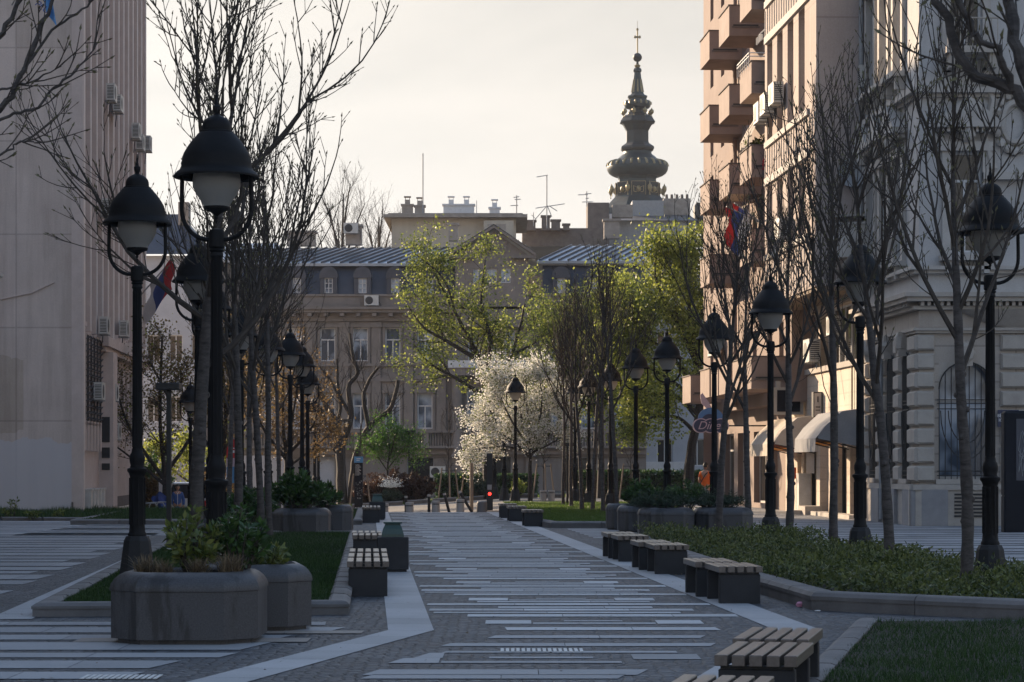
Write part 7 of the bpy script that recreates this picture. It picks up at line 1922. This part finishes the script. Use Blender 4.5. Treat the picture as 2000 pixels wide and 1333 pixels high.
# make the library of source objects tidy
# ================================================================== LIGHT, SKY, CAMERA
AZ=math.radians(38.5); EL=math.radians(17.0)
sdir=Vector((-math.sin(AZ)*math.cos(EL),math.cos(AZ)*math.cos(EL),math.sin(EL)))
sun=bpy.data.lights.new('sun','SUN'); sun.energy=4.2; sun.angle=math.radians(.6); sun.color=(1,.76,.52)
so=bpy.data.objects.new('sun',sun); COL.objects.link(so); so.rotation_euler=sdir.to_track_quat('Z','Y').to_euler(); so.location=(0,0,40)
w=bpy.data.worlds.new('World'); SC.world=w; w.use_nodes=True; n=w.node_tree; bg=n.nodes['Background']
sky=n.nodes.new('ShaderNodeTexSky'); sky.sky_type='NISHITA'; sky.sun_disc=False; sky.sun_elevation=EL; sky.sun_rotation=-AZ
sky.air_density=1.0; sky.dust_density=1.2; sky.ozone_density=1.5; sky.altitude=100
bw=n.nodes.new('ShaderNodeRGBToBW'); n.links.new(sky.outputs[0],bw.inputs[0])
tc=n.nodes.new('ShaderNodeTexCoord'); mp=n.nodes.new('ShaderNodeMapping'); mp.inputs['Scale'].default_value=(1,1,3.4); n.links.new(tc.outputs['Generated'],mp.inputs[0])
no=n.nodes.new('ShaderNodeTexNoise'); no.inputs['Scale'].default_value=4.2; no.inputs['Detail'].default_value=7; no.inputs['Roughness'].default_value=.6; no.inputs['Distortion'].default_value=.4; n.links.new(mp.outputs[0],no.inputs['Vector'])
cr=n.nodes.new('ShaderNodeValToRGB'); cr.color_ramp.elements[0].position=.3; cr.color_ramp.elements[0].color=(1,1,1,1); cr.color_ramp.elements[1].position=.68; cr.color_ramp.elements[1].color=(1,1,1,1); n.links.new(no.outputs[0],cr.inputs[0])
def vm(op,a,b):
    x=n.nodes.new('ShaderNodeVectorMath'); x.operation=op
    for i,v in enumerate((a,b)):
        if isinstance(v,tuple): x.inputs[i].default_value=v
        else: n.links.new(v,x.inputs[i])
    return x.outputs[0]
sz_=n.nodes.new('ShaderNodeSeparateXYZ'); n.links.new(tc.outputs['Generated'],sz_.inputs[0])
er=n.nodes.new('ShaderNodeValToRGB'); e_=er.color_ramp.elements; e_[0].position=.2; e_[0].color=(1,1,1,1); e_[1].position=.5; e_[1].color=(.12,.12,.12,1); n.links.new(sz_.outputs[2],er.inputs[0])
cf_=vm('MULTIPLY',cr.outputs[0],(1,1,1)); cf_=vm('MULTIPLY',cr.outputs[0],er.outputs[0])
pw=n.nodes.new('ShaderNodeMath'); pw.operation='POWER'; n.links.new(bw.outputs[0],pw.inputs[0]); pw.inputs[1].default_value=.5
vr=n.nodes.new('ShaderNodeValToRGB'); vr.color_ramp.elements[0].position=.32; vr.color_ramp.elements[0].color=(.84,.85,.85,1); vr.color_ramp.elements[1].position=.66; vr.color_ramp.elements[1].color=(1,.99,.975,1); n.links.new(no.outputs[0],vr.inputs[0])
veil=vm('MULTIPLY',vm('MULTIPLY',pw.outputs[0],(1.12,1.075,1.01)),vr.outputs[0])
mx_=n.nodes.new('ShaderNodeMix'); mx_.data_type='RGBA'; n.links.new(cf_,mx_.inputs[0]); n.links.new(sky.outputs[0],mx_.inputs[6]); n.links.new(veil,mx_.inputs[7])
n.links.new(mx_.outputs[2],bg.inputs[0]); bg.inputs[1].default_value=.15
hz=MB(); hz.box(-905,905,-65,905,-3.4,66)
hm=bpy.data.materials.new('haze_air'); hm.use_nodes=True; MATS['haze_air']=hm; hn=hm.node_tree; hn.nodes.remove(hn.nodes['Principled BSDF'])
pv=hn.nodes.new('ShaderNodeVolumePrincipled'); pv.inputs['Color'].default_value=(.92,.94,1,1); pv.inputs['Density'].default_value=HAZE; hn.links.new(pv.outputs[0],hn.nodes['Material Output'].inputs['Volume'])
if HAZE>0: tag(hz.build('haze','haze_air'),kind='stuff')
cam=bpy.data.cameras.new('camera'); co_=bpy.data.objects.new('camera',cam); COL.objects.link(co_); SC.camera=co_
co_.location=(0,0,CH); co_.rotation_euler=(math.pi/2,0,0)
cam.sensor_width=36; cam.lens=36*F/2000; cam.shift_y=(HZ-666.5)/2000; cam.clip_end=3000; cam.clip_start=.5
cam.dof.use_dof=True; cam.dof.focus_distance=62; cam.dof.aperture_fstop=16
SC.view_settings.view_transform='Standard'; SC.view_settings.look='None'; SC.view_settings.gamma=1; SC.view_settings.exposure=1.22
SC.render.resolution_x=1024; SC.render.resolution_y=682
